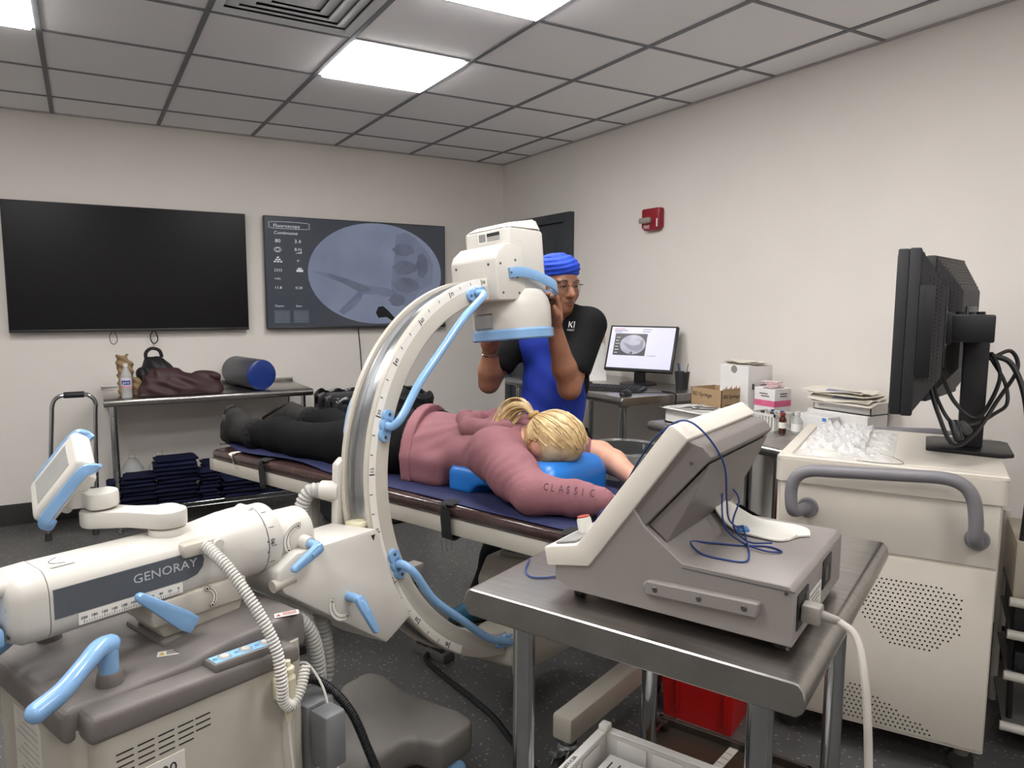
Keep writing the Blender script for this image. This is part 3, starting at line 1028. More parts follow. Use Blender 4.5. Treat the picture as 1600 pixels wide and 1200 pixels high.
# corrugated hoses
h1 = MB().hose([(-.68, .182, .90), (-.705, .212, .892), (-.722, .228, .84), (-.725, .222, .76), (-.73, .2, .64)], .0235, .012, .16, 14)
hz = obj('corrugated_hose', h1, HOSEG, carm)
obj('hose_elbow', MB().cyl((-.682, .185, .90), (-.652, .135, .90), .028, .028, 20, .004).prism([(-.675, .78), (-.64, .78), (-.64, 1.0), (-.665, .98)], 'y', .125, .155, .006), WHITE, hz)
obj('corrugated_hose', MB().hose([(-.985, -.035, .66), (-.93, -.03, .65), (-.885, -.03, .58), (-.86, -.02, .46), (-.855, .01, .32), (-.90, .05, .20)], .0225, .012, .16, 14), HOSEG, carm)
obj('corrugated_hose', MB().hose([(-.80, .05, .62), (-.79, .04, .52), (-.80, .03, .42), (-.86, .05, .32), (-.93, .08, .26)], .0225, .012, .16, 14), HOSEG, carm)

# wheeled base with T foot
BG = mat('base_grey', '#6b6763', .5, var=.05, bump=.08, bscale=260)
foot = MB()
pl = [(-1.45, -.13), (-1.0, -.13), (-.93, -.115), (-.63, -.085), (-.585, -.10), (-.575, -.155), (-.56, -.185), (-.43, -.185), (-.405, -.165), (-.395, -.11), (-.41, .0), (-.42, .12), (-.395, .235), (-.405, .29), (-.43, .31), (-.53, .305), (-.56, .28), (-.565, .23), (-.59, .205), (-.93, .24), (-1.0, .255), (-1.45, .255)]
foot.prism(pl, 'z', .085, .185, .02, 3)
base = obj('base_foot', foot, BG, carm)
for x, y in ((-.49, -.15), (-.49, .27), (-1.40, -.13), (-1.40, .255)):
    w = obj('wheel', MB().lathe([(0, -.014), (.03, -.014), (.043, -.012), (.046, -.006), (.046, .006), (.043, .012), (.03, .014), (0, .014)], (x, y, .046), (.25, 1, 0), 24), mat('tread_grey', '#b7b3ac', .5), base)
    obj('wheel_cover', MB().lathe([(0, .016), (.035, .016), (.042, .019), (.042, .025), (.03, .03), (0, .03)], (x, y, .05), (.25, 1, 0), 20).lathe([(0, -.016), (.035, -.016), (.042, -.019), (.042, -.025), (.03, -.03), (0, -.03)], (x, y, .05), (.25, 1, 0), 20), BLUE, w)
    obj('caster_stem', MB().cyl((x + .01, y, .05), (x + .01, y, .095), .022, n=16), GREYP, w)

# touch panel on a jointed swing arm
hub1 = Vector((-1.205, .06, 0)); hub2 = hub1 + Vector((-.617, .787, 0)) * .155
sw = MB()
sw.cyl((hub1.x, hub1.y, .918), (hub1.x, hub1.y, .942), .041, n=32, bev=.006)
obj('swivel_base', sw, WHITE, arm)
ln = (hub2 - hub1).normalized(); nn = Vector((-ln.y, ln.x, 0))
def stadium(c0, c1, r0, r1):
    u = (c1 - c0).normalized(); v = Vector((-u.y, u.x, 0)); P = []
    for i in range(13):
        a = PI / 2 + PI * i / 12; d_ = u * math.cos(a) + v * math.sin(a); P.append((c0.x + d_.x * r0, c0.y + d_.y * r0))
    m_ = (c0 + c1) / 2
    P.append((m_.x - v.x * min(r0, r1) * .7, m_.y - v.y * min(r0, r1) * .7))
    for i in range(13):
        a = -PI / 2 + PI * i / 12; d_ = u * math.cos(a) + v * math.sin(a); P.append((c1.x + d_.x * r1, c1.y + d_.y * r1))
    P.append((m_.x + v.x * min(r0, r1) * .7, m_.y + v.y * min(r0, r1) * .7))
    return P
lk = obj('swing_link', MB().prism(stadium(hub1, hub2, .043, .040), 'z', .944, .983, .006), WHITE, arm)
obj('hub_cap', MB().lathe([(0, .006), (.026, .005), (.033, .001), (.036, -.004)], (hub1.x, hub1.y, .984), (0, 0, 1), 28), WHITE, lk)
# panel axes taken from how the panel leans: long side, short side, face normal (machine frame)
inv = Matrix.Rotation(-AL, 3, 'Z')
Rv, Uv, Nv = inv @ CR, inv @ CU, inv @ (-CF)
Lx = (Rv * .62 + Uv * .785).normalized()
Sx = ((Rv * .785 - Uv * .62) * .68 + Nv * .73).normalized()
Nx = Lx.cross(Sx).normalized()
if Nx.dot(Nv) < 0:
    Nx = -Nx
pc = hub2 + Vector((0, 0, 1.03)) + Rv * -.085 + Uv * .03 + Nv * .01
PF = Matrix(((Lx.x, Sx.x, Nx.x, pc.x), (Lx.y, Sx.y, Nx.y, pc.y), (Lx.z, Sx.z, Nx.z, pc.z), (0, 0, 0, 1)))
obj('hub_neck', MB().prism(stadium(hub2, hub2 + Vector((-.617, .787, 0)) * .045, .042, .03), 'z', .987, 1.025, .006), WHITE, lk)
tp = obj('touch_panel', MB(PF).box(-.086, .086, -.072, .072, -.034, .012, .014, 3), WHITE, carm)
obj('panel_back', MB(PF).box(-.06, .05, -.045, .05, -.06, -.025, .012, 2), WHITE, tp)
obj('screen', MB(PF).box(-.058, .054, -.046, .046, .011, .0128, .001, 1), mat('panel_screen', '#9a9a98', .12, var=.15, scale=8), tp)
for s_ in (-1, 1):
    obj('panel_handle', MB(PF).tube([(-.080, s_ * .066, -.034), (-.080, s_ * .080, -.020), (-.066, s_ * .086, -.006), (.0, s_ * .087, -.004), (.066, s_ * .086, -.006), (.080, s_ * .080, -.020), (.080, s_ * .066, -.034)], 0, 14, 6, flat=(.024, .012, (0, s_, .5))), BLUE, tp)
# ------------------------------------------------------------------ procedure couch (same orientation as the C-arm)
couch = thing('procedure_couch', 'cream framed procedure couch with brown padded top on casters', 'couch', SO, AL)
CX0, CX1, CY0, CY1 = -.325, .275, -.60, 1.455
ZC = .765
fr_ = MB()
fr_.box(CX0, CX0 + .04, CY0, CY1, ZC - .055, ZC, .005).box(CX1 - .04, CX1, CY0, CY1, ZC - .055, ZC, .005)
fr_.box(CX0, CX1, CY1 - .04, CY1, ZC - .055, ZC, .005).box(CX0, CX1, CY0, CY0 + .04, ZC - .055, ZC, .005)
for y in (-.2, .4, 1.0):
    fr_.box(CX0 + .02, CX1 - .02, y - .025, y + .025, ZC - .05, ZC - .01)
obj('frame', fr_, CREAM, couch)
PAD = mat('brown_plastic_wrap', '#3d2b29', .22, var=.25, scale=22, bump=.9, bscale=38, coat=.5, stretch=(1, .6, 1))
pm = MB()
pm.box(CX0 - .008, CX1 + .008, CY0 + .01, CY1 - .035, ZC + .001, ZC + .045, .018, 3)
obj('pad', pm, PAD, couch)
STR = mat('black_webbing', '#1d1d20', .75, var=.15, bump=.2, bscale=300)
for y in (1.03, .005, -.47):
    sm = MB()
    sm.tube([(CX0 + .09, y, ZC + .049), (CX0 + .005, y, ZC + .049), (CX0 - .013, y, ZC + .035), (CX0 - .014, y - .003, ZC - .02), (CX0 - .008, y - .006, ZC - .066), (CX0 + .03, y - .006, ZC - .062)], 0, 12, 4, flat=(.055, .004, (.3, 0, 1)))
    st_ = obj('strap', sm, STR, couch)
    th_ = MB()
    if y < .1 and y > -.1:
        for k in (0, 1, 2):
            th_.tube([(CX0 - .009, y - .02 + .02 * k, ZC - .062), (CX0 - .012, y - .025 + .022 * k, ZC - .085), (CX0 - .006, y - .02 + .02 * k, ZC - .10 - .01 * k)], .0007, 4, 5)
        obj('loose_thread', th_, STR, st_)
tb = obj('tape_tag', MB().tube([(CX0 + .03, 1.255, ZC + .048), (CX0 - .006, 1.255, ZC + .046), (CX0 - .0095, 1.25, ZC + .02), (CX0 - .006, 1.245, ZC + .0)], 0, 10, 4, flat=(.03, .0015, (.3, 0, 1))), mat('tape_white', '#c9c4bc', .5), couch)
# legs and lifting columns
lg = MB().box(CX0 + .10, CX0 + .14, .86, .92, .10, ZC - .05, .006)
obj('leg', lg, CREAM, couch)
obj('leg', MB().box(CX1 - .14, CX1 - .10, .86, .92, .10, ZC - .05, .006), CREAM, couch)
obj('lift_column', MB().box(.365, .435, -.44, -.36, .12, .60, .008).box(.20, .435, -.44, -.36, .60, ZC - .05, .008), CREAM, couch)
for y in (-.40, .90):
    obj('floor_beam', MB().box(-.26, .42, y - .035, y + .035, .125, .205, .008), CREAM, couch)
ZINC = mat('zinc_caster', '#8d9193', .3, .85, var=.1)
for x, y in ((-.225, -.40), (.385, -.40), (-.225, .90), (.385, .90)):
    c_ = obj('caster_fork', MB().cyl((x, y, .100), (x, y, .128), .02, n=18).lathe([(.012, .095), (.03, .092), (.033, .100), (.028, .108), (.012, .11)], (x, y, 0), (0, 0, 1), 20).prism([(x - .02, .05), (x - .055, .04), (x - .06, .055), (x - .02, .1), (x + .02, .1)], 'y', y - .022, y - .018).prism([(x - .02, .05), (x - .055, .04), (x - .06, .055), (x - .02, .1), (x + .02, .1)], 'y', y + .018, y + .022), ZINC, couch)
    obj('wheel', MB().lathe([(0, -.014), (.022, -.014), (.034, -.013), (.038, -.008), (.038, .008), (.034, .013), (.022, .014), (0, .014)], (x - .036, y, .038), (0, 1, 0), 22), RUBBER, c_)
    obj('brake_pedal', MB().prism([(x - .05, .085), (x - .085, .10), (x - .08, .115), (x - .03, .10)], 'y', y - .014, y + .014, .003), ZINC, c_)

# navy sheet spread over the pad
NAVY = mat('navy_cotton', '#262b52', .8, var=.12, scale=10, bump=.25, bscale=120)
rs_ = np.random.RandomState(3)


def sheet(u, v):
    y = CY0 + .02 + (CY1 + .05 - CY0 - .02) * u
    x = CX0 + .012 + (CX1 - CX0 - .03) * v
    near = max(0, 1 - v / .12)
    # the near edge wanders and the foot half is rucked up
    foot = min(1, max(0, (y - .45) / .5))
    x += near * (.012 * math.sin(y * 5.1) + foot * (.035 + .03 * math.sin(y * 9 + .6))) * .9
    z = ZC + .0475 + .003 * math.sin(y * 17 + v * 9) * (.3 + foot) + foot * near * .014 * (.5 + .5 * math.sin(y * 13 + 1))
    z += .004 * math.sin(v * 23 + y * 3) * foot
    if y > CY1 - .03:
        z -= (y - CY1 + .03) * .25
    if near > 0 and foot < .5 and v < .04:
        z -= .003
    return (x, y, z + .003)


sh = obj('couch_sheet', MB(SM).grid(sheet, 150, 40, .0025), NAVY, smooth=60)
tag(sh, 'wrinkled navy cotton sheet spread over the procedure couch', 'sheet')

# blue moulded prone pillow under her head and chest
ps_ = SDF((-.27, -.36, .79), (.24, .15, .99), .006)
ps_.box((-.02, -.085, .850), (.188, .21, .055), .03, .01)
ps_.box((-.02, -.235, .87), (.165, .075, .075), .05, .04)
ps_.ell((-.03, -.20, .985), (.085, .075, .075), .02, op='-')
ps_.ell((-.215, -.055, .80), (.10, .075, .055), .012, op='-')
ps_.ell((.17, -.055, .80), (.10, .075, .055), .012, op='-')
ps_.plane((0, 0, .8165), (0, 0, -1))
V, F = ps_.mesh(2)
pil = obj('prone_pillow', ([tuple(SM @ Vector(v)) for v in V], F), mat('royal_blue_foam_vinyl', '#1d70c4', .35, var=.06, scale=8, bump=.05, bscale=150), smooth=60)
tag(pil, 'bright blue moulded face-down pillow under her head', 'pillow')

# ------------------------------------------------------------------ patient lying face down
LEG = mat('black_leggings', '#161617', .9, spec=.15, var=.12, bump=.15, bscale=200)
SKIN = mat('fair_skin', '#cf9c84', .5, var=.06, scale=30, bump=.06, bscale=250, sss=.15)
ZM = .815                                   # top of the sheet
S = SDF((-.45, -.66, .79), (.48, 1.62, 1.16), .0085)
nh, fh = np.array((-.125, .47, ZM + .09)), np.array((.085, .47, ZM + .09))
nk, fk = np.array((-.175, .98, ZM + .062)), np.array((.075, .98, ZM + .062))
na, fa = np.array((-.215, 1.33, ZM + .062)), np.array((.055, 1.31, ZM + .085))
S.chain([(nh, .098), (nh * .5 + nk * .5, .086), (nk, .064)], .03).chain([(nk, .064), (nk * .65 + na * .35 + (0, 0, .012), .066), (na, .040)], .03)
S.chain([(fh, .098), (fh * .5 + fk * .5, .086), (fk, .064)], .03).chain([(fk, .064), (fk * .65 + fa * .35 + (0, 0, .012), .066), (fa, .040)], .03)
S.ell((-.02, .42, ZM + .10), (.19, .17, .105), .05)
S.ell((-.075, .44, ZM + .14), (.09, .10, .07), .05).ell((.04, .44, ZM + .14), (.09, .10, .07), .05)
S.cone((-.02, .38, ZM + .085), (-.02, .12, ZM + .10), .12, .12, .06, sq=((0, 0, 1), .65))
S.cone((-.02, .12, ZM + .10), (-.02, -.02, ZM + .12), .14, .13, .06, sq=((0, 0, 1), .6))
S.cone((-.15, -.05, ZM + .15), (.11, -.05, ZM + .15), .065, .065, .05)
S.cone((-.02, -.06, ZM + .16), (-.02, -.13, ZM + .165), .055, .052, .03)
S.ell((-.025, -.205, ZM + .185), (.072, .098, .088), .02)                 # skull, face down
S.ell((-.025, -.19, ZM + .14), (.055, .075, .06), .03)
# near (right) arm, inside the sleeve
nsh, nel, nwr = (-.160, -.055, ZM + .135), (-.262, -.285, ZM + .066), (-.165, -.49, ZM + .055)
S.chain([(nsh, .058), (nel, .045)], .03).chain([(nel, .045), (nwr, .028)], .02)
# far (left) arm, bare forearm
fsh, fel, fwr = (.125, -.055, ZM + .125), (.245, -.215, ZM + .095), (.14, -.43, ZM + .045)
S.chain([(fsh, .056), (fel, .045)], .03).chain([(fel, .046), ((.215, -.29, ZM + .08), .043), (fwr, .027)], .02)
# hands, palms down
for w, dx, sgn in ((nwr, (.35, -.94), 1), (fwr, (-.30, -.95), -1)):
    w = np.array(w); d_ = np.array((dx[0], dx[1], -.05)); d_ /= np.linalg.norm(d_); n_ = np.array((-d_[1], d_[0], 0))
    S.chain([(w, .026), (w + d_ * .045 - (0, 0, .01), .030), (w + d_ * .085 - (0, 0, .016), .030)], .02, sq=((0, 0, 1), .55))
    for o_, L, r in ((-.030, .068, .0085), (-.010, .078, .009), (.010, .073, .009), (.029, .058, .008)):
        b0 = w + d_ * .09 + n_ * o_ - (0, 0, .016)
        S.chain([(b0, r), (b0 + d_ * L * .5 + (0, 0, .006), r), (b0 + d_ * L - (0, 0, .006), r * .85)], .006)
    b0 = w + d_ * .035 + n_ * (.03 * sgn) - (0, 0, .014)
    S.chain([(b0, .012), (b0 + d_ * .03 + n_ * .025 * sgn, .010), (b0 + d_ * .06 + n_ * .03 * sgn - (0, 0, .004), .0085)], .01)
S.ell((-.097, -.175, ZM + .165), (.012, .022, .028), .008)                 # ear
V, F = S.mesh(2)
pat = obj('person', ([tuple(SM @ Vector(v)) for v in V], F), SKIN, smooth=80)
tag(pat, 'blonde person in mauve hoodie lying face down on the couch', 'person')


def child(name, s_, m, parent, relax=2):
    V, F = s_.mesh(relax)
    return obj(name, ([tuple(SM @ Vector(v)) for v in V], F), m, parent, 80)


# leggings
g = .006
S = SDF((-.33, .15, .79), (.25, 1.40, 1.08), .0085)
S.chain([(nh, .098 + g), (nh * .5 + nk * .5, .086 + g), (nk, .066 + g)], .03).chain([(nk, .066 + g), (nk * .65 + na * .35 + (0, 0, .012), .068 + g), (na, .044 + g)], .03)
S.chain([(fh, .098 + g), (fh * .5 + fk * .5, .086 + g), (fk, .066 + g)], .03).chain([(fk, .066 + g), (fk * .65 + fa * .35 + (0, 0, .012), .068 + g), (fa, .044 + g)], .03)
S.ell((-.02, .42, ZM + .10), (.19 + g, .17, .105 + g), .05)
S.ell((-.075, .44, ZM + .14), (.09 + g, .10 + g, .07 + g), .05).ell((.04, .44, ZM + .14), (.09 + g, .10 + g, .07 + g), .05)
S.cone((-.02, .38, ZM + .09), (-.02, .22, ZM + .10), .125, .125, .05, sq=((0, 0, 1), .8))
S.plane((0, 1.335, 0), (0, 1, 0))
S.plane((0, 0, ZM - .003), (0, 0, -1))
child('leggings', S, LEG, pat)

# hoodie: hem over the hips, folds across the back
HOOD = mat('mauve_jersey', '#8e5f66', .85, var=.08, scale=14, bump=.2, bscale=180)
g = .012
S = SDF((-.40, -.52, .79), (.36, .48, 1.12), .0075)
S.cone((-.02, .40, ZM + .10), (-.02, .28, ZM + .10), .150, .152, .06, sq=((0, 0, 1), .72))
S.ell((-.02, .36, ZM + .11), (.205, .13, .108), .05)
S.cone((-.02, .28, ZM + .10), (-.02, .08, ZM + .11), .152, .160, .06, sq=((0, 0, 1), .62))
S.cone((-.02, .08, ZM + .11), (-.02, -.02, ZM + .125), .160, .148, .06, sq=((0, 0, 1), .6))
S.cone((-.155, -.045, ZM + .145), (.115, -.045, ZM + .145), .078, .078, .05)
S.chain([(nsh, .078), (np.array(nsh) * .5 + np.array(nel) * .5, .072), (nel, .062)], .05).chain([(nel, .062), (np.array(nel) * .4 + np.array(nwr) * .6, .050), (np.array(nwr) + (-.01, .015, 0), .041)], .03)
S.chain([(fsh, .074), (np.array(fsh) * .4 + np.array(fel) * .6, .062)], .05)
# draped side down to the couch
S.box((-.175, .30, ZM + .05), (.045, .145, .055), .03, .05)
S.box((.135, .30, ZM + .05), (.045, .14, .055), .03, .05)
S.ell((-.02, -.135, ZM + .20), (.075, .055, .075), .01, op='-')


def folds(X, Y, Z):
    w = np.exp(-((Y - .13) / .16) ** 2)
    a = Y * 62 + (X + .02) * 46 + Z * 40 + 2.2 * np.sin(X * 21 + 8 * Y) + 1.5 * np.sin(Z * 33)
    f = .0042 * w * np.sin(a) * (.55 + .45 * np.sin(X * 27 + 13 * Y + 2))
    # sleeve wrinkles near elbow and cuff
    w2 = np.exp(-(((X + .24) / .09) ** 2 + ((Y + .2) / .12) ** 2))
    f += .0022 * w2 * np.sin(150 * (X * .45 + Y * .9) + 90 * Z + 3 * np.sin(40 * X))
    w3 = np.exp(-(((X + .22) / .08) ** 2 + ((Y + .42) / .06) ** 2))
    f += .0025 * w3 * np.sin(120 * (X * .35 - Y * .94))
    f += .002 * np.sin(31 * X + 17 * Y) * np.sin(23 * Z + 11 * Y)
    return f


S.warp(folds)
S.plane((0, 0, ZM - .004), (0, 0, -1))
S.plane((-.2, .325, 0), (-.42, 1, 0))
hood_o = child('hoodie', S, HOOD, pat)
# hem band, cuff and hood as pieces of the hoodie
S = SDF((-.27, .24, .79), (.23, .56, 1.08), .006)
S.ell((-.02, .38, ZM + .115), (.212, .16, .122), .05).cone((-.02, .46, ZM + .10), (-.02, .28, ZM + .105), .156, .156, .06, sq=((0, 0, 1), .88))
S.box((-.175, .37, ZM + .05), (.052, .12, .06), .03, .05).box((.135, .37, ZM + .05), (.052, .12, .06), .03, .05)
S.plane((-.2, .345, 0), (-.42, 1, 0)); S.plane((-.2, .295, 0), (.42, -1, 0)); S.plane((0, 0, ZM - .004), (0, 0, -1))
child('hem_band', S, HOOD, hood_o)
S = SDF((-.28, -.54, .79), (-.12, -.38, .95), .005)
q0 = np.array(nel) * .22 + np.array(nwr) * .78; q1 = np.array(nwr) + (-.004, .004, 0)
S.cone(q0, q1, .046, .041, .0); S.plane((0, 0, ZM - .004), (0, 0, -1))
d_ = q1 - q0; S.plane(q1, d_); S.plane(q0, -d_)
child('cuff', S, HOOD, hood_o)
S = SDF((-.20, -.16, .93), (.18, .30, 1.13), .006)
for a, b_, r in (((-.12, .10, ZM + .205), (-.02, .20, ZM + .215), .034), ((-.02, .20, ZM + .215), (.08, .12, ZM + .205), .034), ((-.12, .10, ZM + .205), (-.115, -.02, ZM + .21), .036), ((.08, .12, ZM + .205), (.085, -.02, ZM + .205), .036),
                 ((-.09, .02, ZM + .222), (.05, .06, ZM + .232), .028), ((-.10, -.05, ZM + .225), (.0, .08, ZM + .235), .026), ((-.05, .12, ZM + .23), (.07, .02, ZM + .228), .026)):
    S.cone(a, b_, r, r * .95, .010)
S.warp(lambda X, Y, Z: .0045 * np.sin(85 * X + 3 * np.sin(30 * Y)) * np.sin(60 * Y + 18 * X))
child('hood', S, HOOD, hood_o)
child('hood_lining', SDF((-.10, -.06, 1.02), (.10, .10, 1.11), .005).cone((-.06, .0, ZM + .252), (.02, -.02, ZM + .248), .016, .014, .0, sq=((0, 0, 1), .5)), mat('white_label_cloth', '#d8d4d2', .8), hood_o)
# sleeve lettering
for k, ch in enumerate('CLASSIC'):
    t_ = .18 + .10 * k
    p = np.array(nel) * (1 - t_) + np.array(nwr) * t_
    r_ = .062 - .016 * t_
    ax = np.array(nwr) - np.array(nel); ax /= np.linalg.norm(ax)
    nrm = np.array((-.72, -.35, .60)); nrm -= ax * (nrm @ ax); nrm /= np.linalg.norm(nrm)
    up = np.cross(nrm, ax)
    text('sleeve_letter', ch, .034, mat('plum_print', '#43303c', .8), hood_o, SM @ frame(Vector(p + nrm * (r_ + .0055)) - Vector(up) * .012, ax, up), sx=.62)

# boots with fur cuffs
BOOT = mat('black_suede', '#2b2928', .8, spec=.2, var=.3, bump=.3, bscale=120)
SOLE = mat('black_rubber_sole', '#0f0f0f', .6)
FUR = mat('black_fur', '#141313', .95, var=.4, scale=80, bump=1.0, bscale=160)
for nm, a_, heel, toe, ball, solen in (('n', na, (-.22, 1.415, ZM + .085), (-.225, 1.425, ZM + .028), (-.222, 1.43, ZM + .05), (.02, 1, .1)), ('f', fa, (.055, 1.36, ZM + .125), (.06, 1.50, ZM + .045), (.058, 1.45, ZM + .07), (0, .62, .78))):
    S = SDF((a_[0] - .12, 1.20, .79), (a_[0] + .12, 1.62, 1.06), .0055)
    a3 = np.array(a_)
    if nm == 'n':
        h_ = np.array((-.222, 1.40, ZM + .115)); t_ = np.array((-.226, 1.42, ZM + .045))
        S.cone(a3 + (0, -.07, .004), a3 + (0, .03, .01), .056, .055, .02).chain([(a3 + (0, .03, .012), .054), (h_, .045)], .03).chain([(h_, .046), (t_ + (0, .015, .0), .046)], .03)
        sole = [(h_ + (0, .035, .03), .036), (h_ * .5 + t_ * .5 + (0, .05, .0), .034), (t_ + (0, .045, -.005), .038)]
    else:
        h_ = np.array((.055, 1.375, ZM + .115)); t_ = np.array((.058, 1.545, ZM + .048))
        S.cone(a3 + (0, -.07, .0), a3 + (0, .03, .01), .056, .055, .02).chain([(a3 + (0, .03, .01), .054), (h_ * .7 + t_ * .3 - (0, .0, .02), .050)], .03).chain([(h_, .044), (t_, .042)], .03)
        sole = [(h_ + (0, .022, .034), .034), (h_ * .5 + t_ * .5 + (0, .02, .036), .032), (t_ + (0, .024, .028), .037)]
    S.plane((0, 0, ZM + .001), (0, 0, -1))
    bt = child('boot', S, BOOT, pat)
    S = SDF((a_[0] - .12, 1.20, .79), (a_[0] + .12, 1.65, 1.08), .0055)
    nn_ = np.array((0, 1, .12)) if nm == 'n' else np.array((0, .42, .9))
    S.chain(sole, .01, sq=(nn_, .38)); S.plane((0, 0, ZM + .001), (0, 0, -1))
    child('boot_sole', S, SOLE, bt)
    S = SDF((a_[0] - .12, 1.16, .79), (a_[0] + .12, 1.34, 1.02), .005)
    for i in range(16):
        t = 2 * PI * i / 16
        c_ = a3 + (math.cos(t) * .045, -.075 + .006 * math.sin(5 * t), math.sin(t) * .045 + .004)
        S.ell(c_, (.022, .026, .022), .012)
    S.warp(lambda X, Y, Z: .0035 * np.sin(190 * X) * np.sin(170 * Y + 2) * np.sin(180 * Z + 1))
    S.plane((0, 0, ZM + .001), (0, 0, -1))
    child('fur_cuff', S, FUR, bt)
    if nm == 'n':
        obj('lace', MB(SM).tube([(-.225, 1.37, ZM + .03), (-.268, 1.365, ZM + .05), (-.262, 1.345, ZM + .075), (-.272, 1.335, ZM + .055), (-.262, 1.31, ZM + .09)], .0022, 6, 5), mat('lace_black', '#2c2b2b', .7), bt)
        obj('heel_tab', MB(SM).box(-.276, -.270, 1.395, 1.42, ZM + .112, ZM + .14, .002), mat('tab_grey', '#4a4948', .7), bt)

# hair: cap of strands plus ponytail
def hair_mat():
    m = bpy.data.materials.new('blonde_hair'); m.use_nodes = True
    nt = m.node_tree; p = nt.nodes['Principled BSDF']
    tc = nt.nodes.new('ShaderNodeTexCoord')
    n = nt.nodes.new('ShaderNodeTexNoise'); n.inputs['Scale'].default_value = 25; n.inputs['Detail'].default_value = 5
    nt.links.new(tc.outputs['Object'], n.inputs['Vector'])
    r = nt.nodes.new('ShaderNodeValToRGB')
    e = r.color_ramp.elements
    e[0].position = .28; e[0].color = lin('#9c7a50'); e[1].position = .7; e[1].color = lin('#dcc492')
    nt.links.new(n.outputs['Fac'], r.inputs[0]); nt.links.new(r.outputs[0], p.inputs['Base Color'])
    p.inputs['Roughness'].default_value = .42
    return m


HAIR = hair_mat()
HC = Vector((-.025, -.205, ZM + .19))
S = SDF((-.14, -.34, .90), (.09, -.03, 1.12), .005)
S.ell(HC, (.083, .108, .095), .0)
S.ell((-.025, -.16, ZM + .15), (.076, .07, .085), .03)
S.ell((-.11, -.165, ZM + .145), (.045, .035, .05), .012, op='-')
S.ell((-.025, -.21, ZM + .07), (.07, .09, .07), .02, op='-')
hair = child('hair', S, HAIR, pat)
tie = Vector((-.03, -.115, ZM + .262))
# strands combed from the hairline up to the tie, then the tail
st_m = MB(SM)
rr = random.Random(5)
for i in range(150):
    th = rr.uniform(0, 2 * PI); ph = rr.uniform(.25, 1.35)
    d0 = Vector((math.cos(th) * math.cos(ph - .55), math.sin(th) * math.cos(ph - .55), math.sin(ph - .55)))
    if d0.y > .55:
        continue
    pts = []
    for t in (0, .25, .5, .75, 1):
        d_ = d0.lerp((tie - HC).normalized(), t).normalized()
        pts.append(HC + Vector((d_.x * .0835, d_.y * .1085, d_.z * .0955)) * (1.0 + .012 * rr.random()))
    st_m.tube(pts, lambda t, a=rr.uniform(.0022, .0042): a * (1 - .3 * t), 5, 4)
obj('hair_strands', st_m, HAIR, hair)['kind'] = 'stuff'
tl = MB(SM)
for i in range(70):
    a = rr.uniform(0, 2 * PI); q = .016 * math.sqrt(rr.random())
    o1 = Vector((math.cos(a) * q, math.sin(a) * q * .6, math.sin(a) * q))
    s1 = rr.uniform(.6, 1.7); sx_ = rr.gauss(-.035, .02)
    pts = [tie + o1 * .6, tie + Vector((-.004, .03, .03)) + o1 * s1, tie + Vector((-.02, .068, .018)) + o1 * s1 * 1.5, tie + Vector((-.045 + sx_ * .4, .082, -.03)) + o1 * s1 * 1.6, tie + Vector((-.075 + sx_ * .6, .066, -.085)) + o1 * s1 * 1.7, tie + Vector((-.10 + sx_ * .7, .035 + rr.uniform(-.02, .02), -.145)) + o1 * s1 * 1.4]
    tl.tube(pts, lambda t, a=rr.uniform(.0025, .0045): a * (1 - .55 * t), 5, 5)
obj('ponytail', tl, HAIR, hair)['kind'] = 'stuff'
obj('hair_tie', MB(SM).lathe([(.016, -.008), (.022, -.004), (.022, .004), (.016, .008)], tie, (-.05, .6, .8), 18), mat('tie_tan', '#b99a63', .7), hair)
# ------------------------------------------------------------------ clinician behind the couch, hands on the detector
BSKIN = mat('brown_skin', '#966850', .48, var=.10, scale=40, bump=.12, bscale=220, sss=.1)
SCRUB = mat('black_scrub_cloth', '#17181a', .85, spec=.2, var=.15, bump=.2, bscale=150)
ROYAL = mat('royal_blue_scrub_cloth', '#1a37a4', .65, var=.10, scale=12, bump=.2, bscale=150)
HCd = np.array((.50, .158, 1.525))
fd = np.array((-.36, -.93, -.05)); fd /= np.linalg.norm(fd)
rd = np.cross(fd, (0, 0, 1)); rd /= np.linalg.norm(rd)
ud = np.cross(rd, fd)
HR = np.stack([rd, fd, ud], 1)                      # columns: right, forward, up


def hp(r, f, u):
    return HCd + rd * r + fd * f + ud * u


shL, elL, wrL = np.array((.560, .035, 1.365)), np.array((.415, .035, 1.115)), np.array((.315, .040, 1.355))
shR, elR, wrR = np.array((.570, .385, 1.345)), np.array((.435, .470, 1.105)), np.array((.395, .430, 1.255))
S = SDF((.16, -.10, .80), (.80, .60, 1.68), .0055)
# head: skull, jaw, cheeks, brow, nose, mouth, chin
S.ell(hp(0, -.005, .025), (.076, .096, .092), .0, HR)
S.ell(hp(0, .028, -.045), (.060, .066, .070), .03, HR)
S.ell(hp(0, .055, -.092), (.030, .030, .024), .025, HR)
S.ell(hp(.040, .055, -.028), (.026, .028, .026), .02, HR).ell(hp(-.040, .055, -.028), (.026, .028, .026), .02, HR)
S.ell(hp(.030, .078, .022), (.028, .015, .010), .012, HR).ell(hp(-.030, .078, .022), (.028, .015, .010), .012, HR)
S.ell(hp(.031, .098, .000), (.018, .012, .011), .008, HR, op='-').ell(hp(-.031, .098, .000), (.018, .012, .011), .008, HR, op='-')
S.ell(hp(.031, .078, -.001), (.0150, .0120, .0110), .003, HR).ell(hp(-.031, .078, -.001), (.0150, .0120, .0110), .003, HR)
S.chain([(hp(0, .086, .012), .009), (hp(0, .104, -.022), .012), (hp(0, .112, -.034), .0135)], .01)
S.ell(hp(.013, .098, -.038), (.009, .011, .008), .006, HR).ell(hp(-.013, .098, -.038), (.009, .011, .008), .006, HR)
